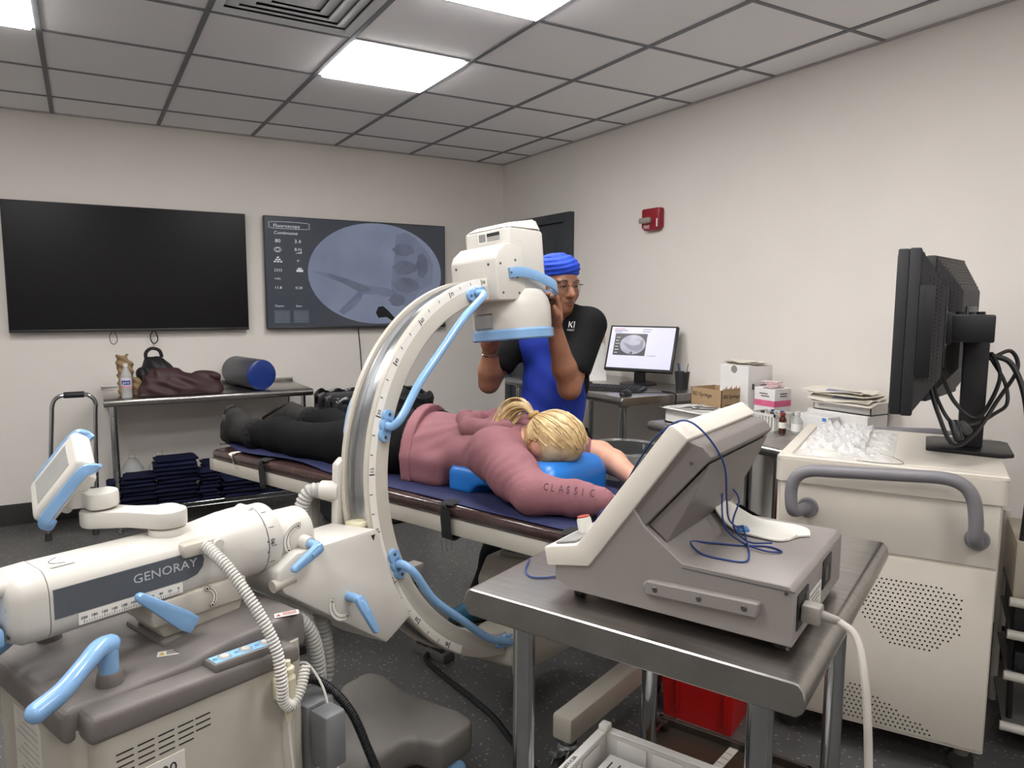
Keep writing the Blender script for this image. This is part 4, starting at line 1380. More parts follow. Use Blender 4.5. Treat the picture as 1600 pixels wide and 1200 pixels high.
S.ell(hp(0, .082, -.064), (.026, .014, .012), .012, HR)
S.cone(hp(-.024, .088, -.0655), hp(.024, .088, -.0655), .0018, .0018, .004, op='-')
S.ell(hp(0, .087, -.0735), (.018, .008, .005), .005, HR)
for sg in (-1, 1):
    S.ell(hp(sg * .079, -.012, -.005), (.008, .018, .030), .008, HR)
    S.cone(hp(sg * .020, .090, -.035), hp(sg * .040, .066, -.066), .002, .002, .006, op='-')
# neck and upper trunk (inside the shirt)
S.cone(hp(0, -.02, -.07), (.565, .175, 1.36), .052, .062, .03)
S.cone((.585, .21, 1.30), (.60, .24, .95), .11, .12, .05, sq=((1, 0, 0), .7))
S.cone(shL, shR, .055, .055, .04)
# arms
for sh, el, wr in ((shL, elL, wrL), (shR, elR, wrR)):
    S.chain([(sh, .056), (sh * .5 + el * .5, .050), (el, .043)], .03)
    S.chain([(el, .043), (el * .65 + wr * .35, .047), (wr, .030)], .02)


def hand(S, w, d, side, palm, curl):
    """w wrist, d pointing dir, side thumb dir, palm normal (towards what is held)"""
    d, side, palm = [np.array(v, float) / np.linalg.norm(v) for v in (d, side, palm)]
    S.chain([(w, .028), (w + d * .05, .036), (w + d * .085, .036)], .02, sq=(palm, .5))
    for o, L, r in ((.030, .066, .0092), (.010, .076, .0095), (-.011, .072, .0093), (-.030, .056, .0082)):
        b = w + d * .09 + side * o
        m1 = b + d * L * .55 + palm * .008
        m2 = m1 + (d * (1 - curl) + palm * curl) * L * .38
        S.chain([(b, r), (m1, r * .97), (m2, r * .92), (m2 + (d * (.5 - curl) + palm * curl) * L * .22, r * .82)], .005)
    b = w + d * .03 + side * .030 + palm * .006
    S.chain([(b, .014), (b + d * .035 + side * .016 + palm * .012, .011), (b + d * .062 + side * .010 + palm * .024, .0095)], .012)


hand(S, wrL, (-.22, -.12, 1), (-.35, -.93, -.1), (-1, .25, 0), .75)
hand(S, wrR, (-.62, -.55, .6), (-.3, -.3, 1), (-.55, -.8, 0), .7)
V, F = S.mesh(2)
doc = obj('person', ([tuple(SM @ Vector(v)) for v in V], F), BSKIN, smooth=80)
tag(doc, 'person in blue turban, glasses and blue-black scrubs gripping the detector', 'person')


def dchild(name, s_, m, parent, relax=2):
    V, F = s_.mesh(relax)
    return obj(name, ([tuple(SM @ Vector(v)) for v in V], F), m, parent, 80)


# eyes, brows, lips
EYEW = mat('eye_white', '#a39a92', .25)
EYED = mat('eye_dark', '#1c120d', .15)
for sg in (-1, 1):
    c = hp(sg * .031, .0790, -.001)
    e = obj('eye', MB(SM).sph(c, .0112, 14, 10), EYEW, doc)
    look = fd + rd * -.12
    obj('iris', MB(SM).sph(c + look / np.linalg.norm(look) * .0062, .0062, 12, 8), EYED, e)
    obj('eyelid', MB(SM).tube([hp(sg * .018, .0885, .0015), hp(sg * .026, .0925, .0050), hp(sg * .034, .0915, .0050), hp(sg * .045, .0830, .001)], .0032, 6, 5), BSKIN, e)
    obj('eyebrow', MB(SM).tube([hp(sg * .014, .096, .020), hp(sg * .028, .0965, .027), hp(sg * .046, .083, .021)], .0034, 6, 6, flat=None), mat('grey_brow', '#6d625b', .9, var=.3, scale=200), doc)
obj('lips', MB(SM).tube([hp(-.023, .0855, -.0665), hp(-.010, .0945, -.064), hp(0, .0955, -.0650), hp(.010, .0945, -.064), hp(.023, .0855, -.0665)], .0032, 6, 6).tube([hp(-.020, .0865, -.0685), hp(0, .0955, -.0725), hp(.020, .0865, -.0685)], .0040, 6, 6), mat('lip_brown', '#6b4038', .5), doc)
# metal-rimmed glasses
gl = MB(SM)
for sg in (-1, 1):
    rim = [hp(sg * (.033 + .0225 * math.copysign(abs(math.cos(t)) ** .8, math.cos(t))), .1015 - .006 * abs(math.cos(t) + .2) - (.010 if math.cos(t) > 0 else 0) * math.cos(t) ** 2, -.002 + .0165 * math.copysign(abs(math.sin(t)) ** .8, math.sin(t))) for t in [2 * PI * i / 20 for i in range(20)]]
    gl.tube(rim, .0011, 6, 2, closed=True)
    gl.tube([hp(sg * .056, .088, .006), hp(sg * .078, .074, .008), hp(sg * .083, .03, .008), hp(sg * .083, -.02, .003)], .0012, 6, 6)
gl.tube([hp(-.0105, .101, .003), hp(0, .106, .006), hp(.0105, .101, .003)], .0011, 6, 5)
g_o = obj('glasses', gl, mat('gunmetal', '#77726c', .25, .9), doc)
for sg in (-1, 1):
    ln_ = [tuple(hp(sg * (.033 + .021 * math.cos(t)), .0995 - (.014 if math.cos(t) > 0 else 0) * math.cos(t) ** 2, -.002 + .0155 * math.sin(t))) for t in [2 * PI * i / 18 for i in range(18)]]
    obj('lens', MB(SM).add(ln_ + [tuple(Vector(p) - Vector(fd) * .001) for p in ln_], [tuple(range(18)), tuple(range(35, 17, -1))] + [(i, (i + 1) % 18, 18 + (i + 1) % 18, 18 + i) for i in range(18)]), mat('lens_glass', '#3a3a3a', .05, alpha=.07), g_o)
# turban of slanting wraps
S = SDF((.36, .02, 1.50), (.64, .30, 1.69), .0045)
S.ell(hp(0, -.008, .075), (.088, .108, .060), .0, HR)
S.ell(hp(0, -.018, .050), (.085, .100, .045), .02, HR)


def wraps(X, Y, Z):
    P = np.stack([X - HCd[0], Y - HCd[1], Z - HCd[2]], -1) @ HR.astype(np.float32)
    w = P[..., 2] + P[..., 0] * .16 - P[..., 1] * .10
    return (.0026 * np.sin(w * 330 + 1.2 * np.sin(P[..., 0] * 40)) + .0012 * np.sin(w * 720 + P[..., 0] * 60))


S.warp(wraps)
q = hp(0, .0, .036)
S.plane(q, -(ud * 1.0 - fd * .12 + rd * .05))
dchild('turban', S, mat('royal_blue_turban_cloth', '#1c45c0', .7, var=.12, scale=40, bump=.25, bscale=200), doc)

# shirt: black with blue front
def torso(S, g):
    S.cone((.585, .20, 1.305), (.59, .22, 1.12), .128 + g, .142 + g, .05, sq=((1, 0, 0), .72))
    S.cone((.59, .22, 1.12), (.585, .245, .90), .142 + g, .155 + g, .05, sq=((1, 0, 0), .76))
    S.ell((.585, .125, 1.30), (.105 + g, .11 + g, .10 + g), .05).ell((.585, .30, 1.29), (.105 + g, .11 + g, .10 + g), .05)
    S.cone(shL + (0, .02, .0), (.568, .17, 1.405), .068 + g, .060 + g, .03).cone(shR, (.568, .19, 1.40), .068 + g, .060 + g, .03)


def tfold(X, Y, Z):
    f = .004 * np.sin(26 * Y + 30 * Z + 3 * np.sin(9 * Z)) * np.clip((1.3 - Z) * 4, 0, 1)
    f += .003 * np.sin(55 * (Y * .6 - Z)) * np.clip((1.25 - Z) * 3, 0, 1)
    return f


S = SDF((.36, -.06, .82), (.78, .56, 1.47), .0065)
torso(S, 0)
S.warp(tfold)
for sh, el, t in ((shL, elL, .66), (shR, elR, .62)):
    e_ = sh * (1 - t) + el * t
    S.chain([(sh, .070), (e_, .064)], .035)
    d_ = el - sh
for sh, el, t in ((shL, elL, .62), (shR, elR, .58)):
    e_ = sh * (1 - t) + el * t
    d_ = (el - sh) / np.linalg.norm(el - sh)
    S.cone(e_ + d_ * .001, e_ + d_ * .09, .052, .05, .0, op='-')
S.cone(hp(0, -.02, -.06), hp(0, .0, -.06) * .4 + np.array((.567, .18, 1.37)) * .6, .058, .060, .008, op='-')
S.plane((0, 0, .865), (0, 0, -1))
shirt = dchild('scrub_shirt', S, SCRUB, doc)
SHIRT_SDF = S
S = SDF((.36, -.06, .82), (.62, .56, 1.40), .0065)
torso(S, .0045)
S.warp(tfold)
S.plane((.5, .22, 1.33), (-.15, -.25, 1)); S.plane((.615, 0, 0), (1, 0, 0)); S.plane((.5, .045, 1.2), (.35, -1, .05)); S.plane((.5, .46, 1.2), (.1, 1, .12)); S.plane((0, 0, .87), (0, 0, -1))
T_ = S.d.copy()
front = dchild('blue_front_panel', S, ROYAL, shirt)


def front_x(SS, y, z):
    iy = int(round((y - SS.lo[1]) / SS.h)); iz = int(round((z - SS.lo[2]) / SS.h))
    col = SS.d[:, iy, iz]
    k = np.argmax(col < 0)
    return SS.lo[0] + SS.h * (k - .6)


TS = SDF((.36, -.06, .82), (.78, .56, 1.47), .0065); torso(TS, 0); TS.warp(tfold)


def on_shirt(name, body, size, y0, z0, sx):
    """lettering laid onto the curved chest"""
    cu = bpy.data.curves.new('t', 'FONT'); cu.body = body; cu.size = size; cu.resolution_u = 2
    t = bpy.data.objects.new('t', cu); me0 = t.to_mesh()
    vs = []
    for v in me0.vertices:
        y = y0 - v.co.x * sx; z = z0 + v.co.y
        vs.append(tuple(SM @ Vector((front_x(SHIRT_SDF, y, z) - .0045, y, z))))
    fs = [tuple(p.vertices) for p in me0.polygons]
    t.to_mesh_clear(); bpy.data.objects.remove(t); bpy.data.curves.remove(cu)
    return obj(name, (vs, fs), WINK, shirt, 0)


on_shirt('logo_letters', 'KI', .036, .088, 1.356, 1.25)
on_shirt('logo_letters', 'SPORT', .0115, .090, 1.342, 1.2)
xp = front_x(S, .13, 1.215) - .003
obj('pocket_trim', MB(SM).box(xp - .002, xp + .006, .10, .155, 1.205, 1.218, .001), SCRUB, shirt)
# trousers
S = SDF((.28, -.18, .05), (.90, .66, .92), .0095)
S.cone((.585, .20, .88), (.585, .26, .86), .135, .135, .03, sq=((1, 0, 0), .85))
S.chain([((.575, .30, .84), .098), ((.51, .42, .48), .078), ((.455, .53, .10), .062)], .04)
S.chain([((.585, .15, .84), .098), ((.68, .05, .48), .078), ((.76, .0, .10), .062)], .04)
S.warp(lambda X, Y, Z: .004 * np.sin(40 * Z + 20 * Y))
S.plane((0, 0, .075), (0, 0, -1))
dchild('scrub_trousers', S, SCRUB, doc)
TEAL = mat('teal_shoe_mesh', '#1f5f7a', .6, var=.15)
for nm_, a, b_ in (('shoe', (.47, .535, .0), (.36, .60, 0)), ('shoe', (.77, -.0, 0), (.62, -.02, 0))):
    a = np.array(a); b_ = np.array(b_)
    S = SDF(np.minimum(a, b_) - (.1, .1, .0), np.maximum(a, b_) + (.1, .1, .13), .006)
    S.chain([(a + (0, 0, .05), .046), (a * .4 + b_ * .6 + (0, 0, .038), .042), (b_ + (0, 0, .03), .036)], .02).cone(a + (0, 0, .05), a + (0, 0, .085), .045, .05, .02)
    S.plane((0, 0, .006), (0, 0, -1))
    so = dchild('shoe', S, TEAL, doc)
    S = SDF(np.minimum(a, b_) - (.1, .1, .01), np.maximum(a, b_) + (.1, .1, .05), .005)
    S.cone(a + (0, 0, .012), b_ + (0, 0, .012), .048, .04, .0, sq=((0, 0, 1), .3)); S.plane((0, 0, .0), (0, 0, -1))
    dchild('shoe_sole', S, RUBBER, so)
# bracelet
ax = wrR - elR
obj('bracelet', MB(SM).lathe([(.0325, -.004), (.036, -.0025), (.036, .0025), (.0325, .004)], elR * .12 + wrR * .88, ax, 28), CHROME, doc)
# ------------------------------------------------------------------ stainless tables
def steel_table(name, label, loc, rz, W, D, Z, t=.045, legr=.0205, inset=.06, shelf=None, lip=.012, feet=True, skip=()):
    """local frame: x along W, y along D, top at Z; rolled long edges at y=0 and y=D"""
    T = thing(name, label, 'table', loc, rz)
    m = MB()
    prof = [(0.010, Z - t), (0.0, Z - t + .010), (-.004, Z - t * .5), (0.0, Z - .010), (0.008, Z - .001), (.016, Z), (W - .016, Z), (W - .008, Z - .001), (W, Z - .010), (W + .004, Z - t * .5), (W, Z - t + .010), (W - .010, Z - t)]
    m.prism(prof, 'y', 0, D, .0025, 1)
    obj('table_top', m, STEEL, T)
    for i, (x, y) in enumerate(((inset, inset), (W - inset, inset), (inset, D - inset), (W - inset, D - inset))):
        if i in skip:
            continue
        l = obj('leg', MB().cyl((x, y, .03), (x, y, Z - t + .004), legr, n=24), CHROME, T)
        obj('bullet_foot', MB().lathe([(0, 0), (.012, 0), (.016, .006), (.016, .012), (legr * .8, .018), (legr * .8, .035), (0, .035)], (x, y, 0), (0, 0, 1), 16), RUBBER if not feet else CHROME, l)
        obj('leg_socket', MB().lathe([(legr + .001, 0), (legr + .010, .002), (legr + .012, .02), (legr + .001, .02)], (x, y, Z - t - .018), (0, 0, 1), 20), STEEL, l)
    return T


TA = math.radians(24.5)                                     # foreground table: near edge is its short side
TO = Vector((.7327, -.8744, 0)); TZ = .89
TM = Matrix.Translation(TO) @ Matrix.Rotation(TA - PI / 2, 4, 'Z')
ftab = steel_table('steel_table', 'stainless steel work table in the foreground carrying the grey generator', TO, TA - PI / 2, .645, .80, TZ, .055, .022, .085)

# ------------------------------------------------------------------ grey generator with sloping cream bezel
GB = mat('taupe_metal', '#8a8380', .42, var=.03, bump=.06, bscale=300)
GB2 = mat('taupe_metal_dark', '#77706d', .45, var=.03, bump=.06, bscale=300)
BEZ = mat('bezel_cream', '#dcd6cc', .4, var=.015)
gen = thing('rf_generator', 'grey bench-top generator with sloped cream front bezel on steel table', 'medical device', TO, TA - PI / 2)
gen.location.z = TZ
Z0 = -TZ
Y0, Y1 = .08, .445
def zz(P):
    return [(x, z + Z0) for x, z in P]
body = obj('chassis', MB().prism(zz([(.160, .921), (.190, .905), (.606, .905), (.606, .998), (.598, 1.006), (.418, 1.006), (.346, 1.058), (.322, 1.09), (.175, .958), (.160, .95)]), 'y', Y0, Y1, .002, 1), GB, gen)
obj('display_shell', MB().prism(zz([(.30, 1.06), (.346, 1.058), (.462, 1.196), (.448, 1.214), (.415, 1.222), (.235, .985), (.26, .97)]), 'y', Y0 + .004, Y1 - .004, .002, 1), GB2, gen)
obj('front_bezel', MB().prism(zz([(.137, .981), (.210, .999), (.388, 1.245), (.396, 1.247), (.424, 1.226), (.236, .962), (.145, .945)]), 'y', Y0 - .006, Y1 + .006, .004, 2), BEZ, gen)
obj('cheek_recess', MB().prism(zz([(.350, 1.060), (.456, 1.184), (.436, 1.135), (.385, 1.034)]), 'y', Y0 + .012, Y1 - .012, .001, 1), GB2, gen)
# dark display on the far slope and its knob
nrm = Vector((-.81, 0, .586))
scrF = frame((.205 + nrm.x * .002, (Y0 + Y1) / 2, 1.0 + Z0 + nrm.z * .002), (0, -1, 0), (.586, 0, .81))
obj('display', MB(scrF).box(-.15, .15, .04, .27, -.002, .0025, .002), mat('screen_black', '#121418', .12), gen)
kf = frame((.182, .165, .992 + Z0), (0, -1, 0), (1, 0, .26))
kn = obj('knob', MB(kf).lathe([(0, .034), (.012, .034), (.0145, .030), (.0155, 0), (.0155, -.006), (0, -.006)], (0, 0, 0), (0, 0, 1), 20), mat('knob_white', '#d8d5cf', .4), gen)
obj('knob_cap', MB(kf).cyl((0, 0, .034), (0, 0, .0365), .0125, n=20), mat('knob_red', '#b14a3c', .4), kn)
obj('control_label', MB(frame((.150, .11, .9865 + Z0), (0, 1, 0), (.97, 0, .25))).box(-.02, .13, .006, .05, -.002, .0012), mat('label_grey', '#8a8a88', .6), gen, 0)
# side rail with three screws
rail = obj('side_rail', MB().prism(zz([(.350, .957), (.358, .966), (.556, .972), (.553, .945), (.356, .939)]), 'y', Y0 - .014, Y0 + .002, .003, 1), GB, gen)
for x, z in ((.375, .953), (.455, .9555), (.532, .958)):
    obj('screw', MB().lathe([(0, .0015), (.004, .0015), (.0055, .0), (.0055, -.002), (0, -.002)], (x, Y0 - .0145, z + Z0), (0, -1, 0), 14), SCREW, rail)
for x, z in ((.594, 1.006), (.43, 1.196), (.60, .915)):
    obj('screw', MB().cyl((x, Y0 - .001, z - .012 + Z0), (x, Y0 - .0025, z - .012 + Z0), .003, n=10), SCREW, body)
obj('lid_seam', MB().box(.418, .607, Y0 - .0006, Y0 + .002, .9965 + Z0, .9985 + Z0), DARK, body)
# power inlet, sockets and rating plate on the end face
inl = obj('power_inlet', MB().box(.604, .6085, Y0 + .02, Y0 + .09, .925 + Z0, .985 + Z0, .002), BLACK, gen)
obj('fuse_drawer', MB().box(.607, .6105, Y0 + .072, Y0 + .088, .935 + Z0, .975 + Z0, .002), DARK, inl)
sk = obj('socket_plate', MB().box(.604, .608, Y0 + .20, Y0 + .27, .935 + Z0, .99 + Z0, .002), BLACK, gen)
obj('jack', MB().box(.6075, .6095, Y0 + .21, Y0 + .235, .945 + Z0, .975 + Z0, .002), SCREW, sk)
rp = obj('rating_plate', MB().box(.605, .6075, Y0 + .10, Y0 + .19, .915 + Z0, .96 + Z0), mat('plate_white', '#dedad2', .4), gen, 0)
for k in range(5):
    obj('plate_print', MB().box(.6075, .608, Y0 + .105, Y0 + .18 - .01 * (k % 2), .92 + .008 * k + Z0, .9225 + .008 * k + Z0), mat('label_grey', '#8a8a88', .6), rp, 0)
for x, y in ((.20, Y0 + .03), (.20, Y1 - .03), (.58, Y0 + .03), (.58, Y1 - .03)):
    obj('rubber_foot', MB().cyl((x, y, .0005), (x, y, .0165), .012, n=14), RUBBER, gen)
# mains lead, plugged in at the end
ml = thing('mains_lead', 'light grey mains lead plugged into the generator and hanging down', 'power cable', TO, TA - PI / 2)
pl_ = MB().box(.609, .640, Y0 + .032, Y0 + .062, .937, .968, .005).cyl((.64, Y0 + .047, .952), (.668, Y0 + .045, .95), .0085, .0065, 14)
obj('plug', pl_, mat('plug_grey', '#8d8882', .5), ml)
obj('lead', MB().tube([(.665, Y0 + .045, .950), (.695, Y0 + .03, .935), (.715, Y0 + .0, .88), (.728, Y0 - .02, .78), (.735, Y0 - .03, .64), (.73, Y0 - .03, .45), (.72, Y0 - .03, .2), (.70, Y0 + .02, .012), (.62, Y0 + .15, .007)], .0062, 10, 8), mat('lead_grey', '#b5afa8', .5), ml)
# grounding plate: curved white pad lying on the chassis, blue cord looped over the display
pad = MB(TM)
def padf(u, v):
    w = (.046 + .022 * u) * math.sqrt(max(.02, 1 - (2 * abs(u - .5)) ** 5))
    a = (v - .5) * 2
    lift = .040 * max(0, 1 - u / .42) ** 1.5
    return (.383 + .172 * u + .010 * a * u, .350 + a * w, 1.0105 + lift + .004 * a * a * (1 - u))
pd = obj('electrode_pad', pad.grid(padf, 24, 10, .003), mat('pad_white', '#dedbd4', .4), smooth=60)
tag(pd, 'white curved electrode pad lying on top of the generator', 'electrode pad')
obj('cord_tab', MB(TM).box(.440, .463, .292, .318, 1.0125, 1.0195, .003, rot=Matrix.Rotation(.5, 3, 'Z')), mat('tab_blue', '#4b7fc4', .4), pd)
CORD = mat('blue_cord', '#26407c', .45)
cd_ = MB(TM)
cd_.tube([(.02, .20, .8945), (.05, .14, .8925), (.085, .12, .8925), (.12, .16, .8925), (.115, .24, .893), (.128, .30, .93), (.125, .32, .985), (.20, .25, 1.04), (.29, .17, 1.155), (.345, .125, 1.215), (.40, .105, 1.252), (.44, .105, 1.235), (.468, .13, 1.18), (.462, .17, 1.11), (.45, .22, 1.06), (.447, .27, 1.03), (.452, .305, 1.022)], .0018, 7, 7)
obj_c = obj('blue_wire', cd_, CORD)
tag(obj_c, 'thin blue electrode cord draped over the generator in loops', 'cord')
cd2 = MB(TM).tube([(.452, .305, 1.022), (.475, .25, 1.018), (.50, .19, 1.0095), (.507, .146, 1.0085), (.475, .135, 1.0085), (.43, .14, 1.0085), (.40, .165, 1.018), (.425, .205, 1.0095), (.47, .225, 1.0085), (.515, .25, 1.0085), (.545, .235, 1.0085), (.52, .215, 1.011), (.47, .235, 1.013), (.43, .26, 1.03), (.41, .30, 1.075), (.40, .345, 1.085), (.405, .385, 1.07), (.425, .36, 1.055), (.44, .28, 1.03), (.48, .245, 1.0125), (.52, .262, 1.0125)], .0018, 7, 7)
obj('loose_coil', cd2, CORD, obj_c)

# under the foreground table: white tray on a carton, brown tray, red bin, foot pedal
TRAYW = mat('tray_white', '#d9d6d2', .4, var=.02)
wt = thing('plastic_tray', 'white ribbed plastic tray with lettered rim below the steel table', 'tray', TO, TA - PI / 2)
def tray(parent, x0, x1, y0, y1, z0, z1, m, wall=.012, rim=.018, rise=.0):
    b = MB()
    b.box(x0 + rim, x1 - rim, y0 + rim, y1 - rim, z0, z0 + .006)
    for a in ((x0 + rim, x0 + rim + wall, y0 + rim, y1 - rim), (x1 - rim - wall, x1 - rim, y0 + rim, y1 - rim), (x0 + rim, x1 - rim, y0 + rim, y0 + rim + wall), (x0 + rim, x1 - rim, y1 - rim - wall, y1 - rim)):
        b.box(*a, z0, z1 - .002)
    o = obj('tray_body', b, m, parent)
    r = MB()
    for a in ((x0, x0 + rim + wall, y0, y1), (x1 - rim - wall, x1, y0, y1), (x0, x1, y0, y0 + rim + wall), (x0, x1, y1 - rim - wall, y1)):
        r.box(*a, z1 - .006, z1, .002, 1)
    obj('tray_rim', r, m, parent)
    return o
tb_ = tray(wt, .0, .46, .10, .60, .205, .305, TRAYW, .010, .016)
obj('corner_block', MB().box(.003, .032, .566, .597, .303, .322, .006), TRAYW, wt)
for k in range(4):
    obj('inner_rib', MB().box(.06 + .10 * k, .145 + .10 * k, .568, .573, .222, .292, .003), TRAYW, wt)
    obj('inner_rib', MB().box(.027, .032, .14 + .10 * k, .225 + .10 * k, .222, .292, .003), TRAYW, wt)
text('rim_lettering', 'BACK TRANSDUCER', .014, INK, wt, frame((.0185, .30, .3055), (0, 1, 0), (-1, 0, 0)))
pk = thing('paper_leaflet_box', 'white printed leaflet box lying inside the ribbed white tray', 'box', TO, TA - PI / 2)
obj('box_body', MB().box(.05, .20, .36, .55, .2115, .262, .003), mat('leaflet_white', '#dad8d5', .6), pk)
for k in range(5):
    obj('box_print', MB().box(.07 + .012 * k, .074 + .012 * k, .42, .52 - .02 * (k % 2), .262, .2626), INK, pk, 0)
ct = obj('storage_carton', MB(TM).box(.06, .40, .16, .54, .0, .204, .004), mat('carton_brown', '#9a8263', .8))
tag(ct, 'cardboard carton under the ribbed white tray', 'box')
bt_ = thing('instrument_tray', 'brown translucent instrument tray with steel rod and taped label', 'tray', TO, TA - PI / 2)
BRT = mat('smoked_brown_plastic', '#3a322b', .25, var=.15, alpha=.93)
tray(bt_, -.05, .44, .86, 1.12, .0, .065, BRT, .006, .008)
obj('tray_ledge', MB().box(-.042, .432, .868, 1.112, .035, .039), BRT, bt_)
obj('handle_rod', MB().cyl((-.02, .90, .066), (-.02, 1.07, .066), .005, n=12), CHROME, bt_)
for y in (.90, 1.07):
    obj('rod_clip', MB().box(-.038, -.002, y - .012, y + .012, .05, .078, .004), mat('clip_brown', '#2d251f', .4), bt_)
for x in (.04, .10, .16, .28, .34):
    for y in (.93, .99, 1.06):
        obj('drain_hole', MB().cyl((x, y, .0385), (x, y, .0398), .003, n=8), INK, bt_, 0)
tl_ = obj('taped_label', MB(frame((.17, .87, .0405), (.1, 1, 0), (-1, .1, 0))).box(0, .24, -.028, .0, -.001, .001), mat('tape_label', '#b8b4ac', .6), bt_, 0)
for k in range(7):
    obj('label_rule', MB(frame((.17, .87, .0405), (.1, 1, 0), (-1, .1, 0))).box(.02 + .03 * k, .022 + .03 * k, -.026, -.002, .001, .0014), INK, tl_, 0)
BO = Vector((1.79, -.28, 0))
rb = thing('red_bin', 'red plastic waste bin behind the steel table legs', 'bin', BO, TA - PI / 2)
REDB = mat('red_polyethylene', '#c4201f', .35, var=.06)
W_ = .28
def taper(a):
    return [(a, a), (W_ - a, a), (W_ - a, W_ - a), (a, W_ - a)]
m = MB()
lo_, hi_ = taper(.02), taper(-.005)
inn_ = taper(.002); inl_ = taper(.026)
vs = [(x, y, 0) for x, y in lo_] + [(x, y, .47) for x, y in hi_] + [(x, y, .47) for x, y in inn_] + [(x, y, .01) for x, y in inl_]
fs = [(3, 2, 1, 0)] + [(i, (i + 1) % 4, 4 + (i + 1) % 4, 4 + i) for i in range(4)] + [(4 + i, 4 + (i + 1) % 4, 8 + (i + 1) % 4, 8 + i) for i in range(4)] + [(8 + i, 8 + (i + 1) % 4, 12 + (i + 1) % 4, 12 + i) for i in range(4)] + [(12, 13, 14, 15)]
obj('bin_shell', m.add(vs, fs), REDB, rb, 20)
for x in (.065, .235):
    obj('bin_rib', MB().box(x, x + .012, .0, .018, .03, .45, .003), REDB, rb)
obj('bin_rim', MB().box(-.012, W_ + .012, -.012, .0, .455, .48, .004).box(-.012, W_ + .012, W_, W_ + .012, .455, .48, .004).box(-.012, .0, 0, W_, .455, .48, .004).box(W_, W_ + .012, 0, W_, .455, .48, .004), REDB, rb)
fp = thing('foot_pedal', 'grey foot pedal with black cable on the floor below the C', 'pedal', SO, AL)
obj('pedal_base', MB().box(.035, .10, .37, .555, .0, .04, .005), mat('pedal_grey', '#5f5d5b', .5), fp)
for y in (.42, .50):
    p_ = obj('pedal_plate', MB().prism([(.04, .046), (.095, .062), (.095, .068), (.04, .052)], 'y', y - .032, y + .032, .002), BLACK, fp)
obj('pedal_guard', MB().tube([(.045, .40, .04), (.045, .40, .085), (.05, .46, .09), (.05, .53, .085), (.05, .535, .04)], .005, 8, 5), BLACK, fp)
obj('pedal_cable', MB().hose([(.035, .46, .02), (.005, .44, .012), (-.04, .31, .012), (-.094, .115, .012), (-.139, -.029, .012), (-.18, -.11, .012), (-.235, -.22, .012), (-.33, -.40, .012), (-.45, -.5, .012)], .011, .02, .06, 10), BLACK, fp)
# ------------------------------------------------------------------ workstation cart with two monitors
WO = Vector((2.055, -.527, 0)); WA = math.radians(-60)
WM = Matrix.Translation(WO) @ Matrix.Rotation(WA, 4, 'Z')
cart = thing('workstation_cart', 'cream imaging workstation cart with grey tube handles and perforated side', 'cart', WO, WA)
WCR = mat('cart_cream', '#cfc8bd', .42, var=.015, bump=.03, bscale=250)
cb = obj('cabinet', MB().box(.014, .632, .012, .71, .10, .885, .012, 2, only=2), WCR, cart)
obj('side_panel', MB().box(.018, .628, .006, .014, .11, .672, .003), WCR, cb)
obj('side_panel', MB().box(.018, .628, .006, .014, .682, .88, .003), WCR, cb)
obj('front_door', MB().box(.006, .015, .03, .35, .12, .86, .003), WCR, cb)
obj('front_door', MB().box(.006, .015, .36, .69, .12, .86, .003), WCR, cb)
top = MB().box(0, .648, 0, .72, .875, .948, .028, 4, only=2)
tp_ = obj('worktop', top, WCR, cart)
rim = MB()
for a in ((.0, .648, .0, .035), (.0, .648, .685, .72), (.0, .03, .0, .72), (.33, .648, .0, .72)):
    pass
rim.prism([(.028, 0), (.62, 0), (.648, .028), (.648, .692), (.62, .72), (.028, .72), (0, .692), (0, .028)], 'z', .9475, .949, 0)
ring_ = MB()
for a in ((.004, .644, .004, .05), (.004, .644, .67, .716), (.004, .045, .05, .67), (.335, .644, .05, .67)):
    ring_.box(*a, .946, .960, .003, 1)
obj('worktop_rim', ring_, WCR, tp_)
# perforated fields
ph = MB()
for k in range(20):
    for j in range(17):
        x = .285 + .0135 * k + (.00675 if j % 2 else 0); z = .612 - .0135 * j
        if x < .30 - (.0 if j < 8 else 0) and False:
            continue
        dx = abs(x - .42)
        if z > .60 - max(0, x - .50) * .5 or dx > .135 or (z < .47 and dx > .135 - (.47 - z) * 1.0):
            continue
        ph.box(x - .0026, x + .0026, .0052, .0068, z - .0026, z + .0026)
        if z - .44 > .04 + .105:
            ph.box(x - .055 - .0026, x - .055 + .0026, .0052, .0068, z - .505 - .0026, z - .505 + .0026) if .10 < z - .505 else None
obj('perforation', ph, INK, cb, 0)['kind'] = 'stuff'
ph = MB()
for k in range(22):
    for j in range(12):
        x = .20 + .0135 * k + (.00675 if j % 2 else 0); z = .245 - .0135 * j
        if z > .24 - abs(x - .27) * .45 or z < .12:
            continue
        ph.box(x - .0026, x + .0026, .0052, .0068, z - .0026, z + .0026)
obj('perforation', ph, INK, cb, 0)['kind'] = 'stuff'
HG = mat('handle_grey', '#77757a', .42, var=.03)
for yb_, yo in ((.006, -.062), (.714, .782)):
    s_ = 1 if yo > 0 else -1
    hm = MB()
    hm.tube([(.105, yb_, .795), (.085, yo * .6 + yb_ * .4, .792), (.068, yo, .80), (.062, yo, .86), (.075, yo, .905), (.115, yo, .93), (.20, yo, .937), (.38, yo, .948), (.48, yo, .952), (.53, yo, .935), (.555, yo, .895), (.565, yo, .83), (.565, yo * .95 + yb_ * .05, .785), (.57, yo * .6 + yb_ * .4, .765), (.575, yb_, .765)], .0195, 14, 6)
    h_ = obj('tube_handle', hm, HG, cart)
    for x, z in ((.105, .795), (.575, .765)):
        obj('handle_boss', MB().cyl((x, yb_ - s_ * .002, z), (x, yb_ + s_ * .012, z), .034, .030, 24), HG, h_)
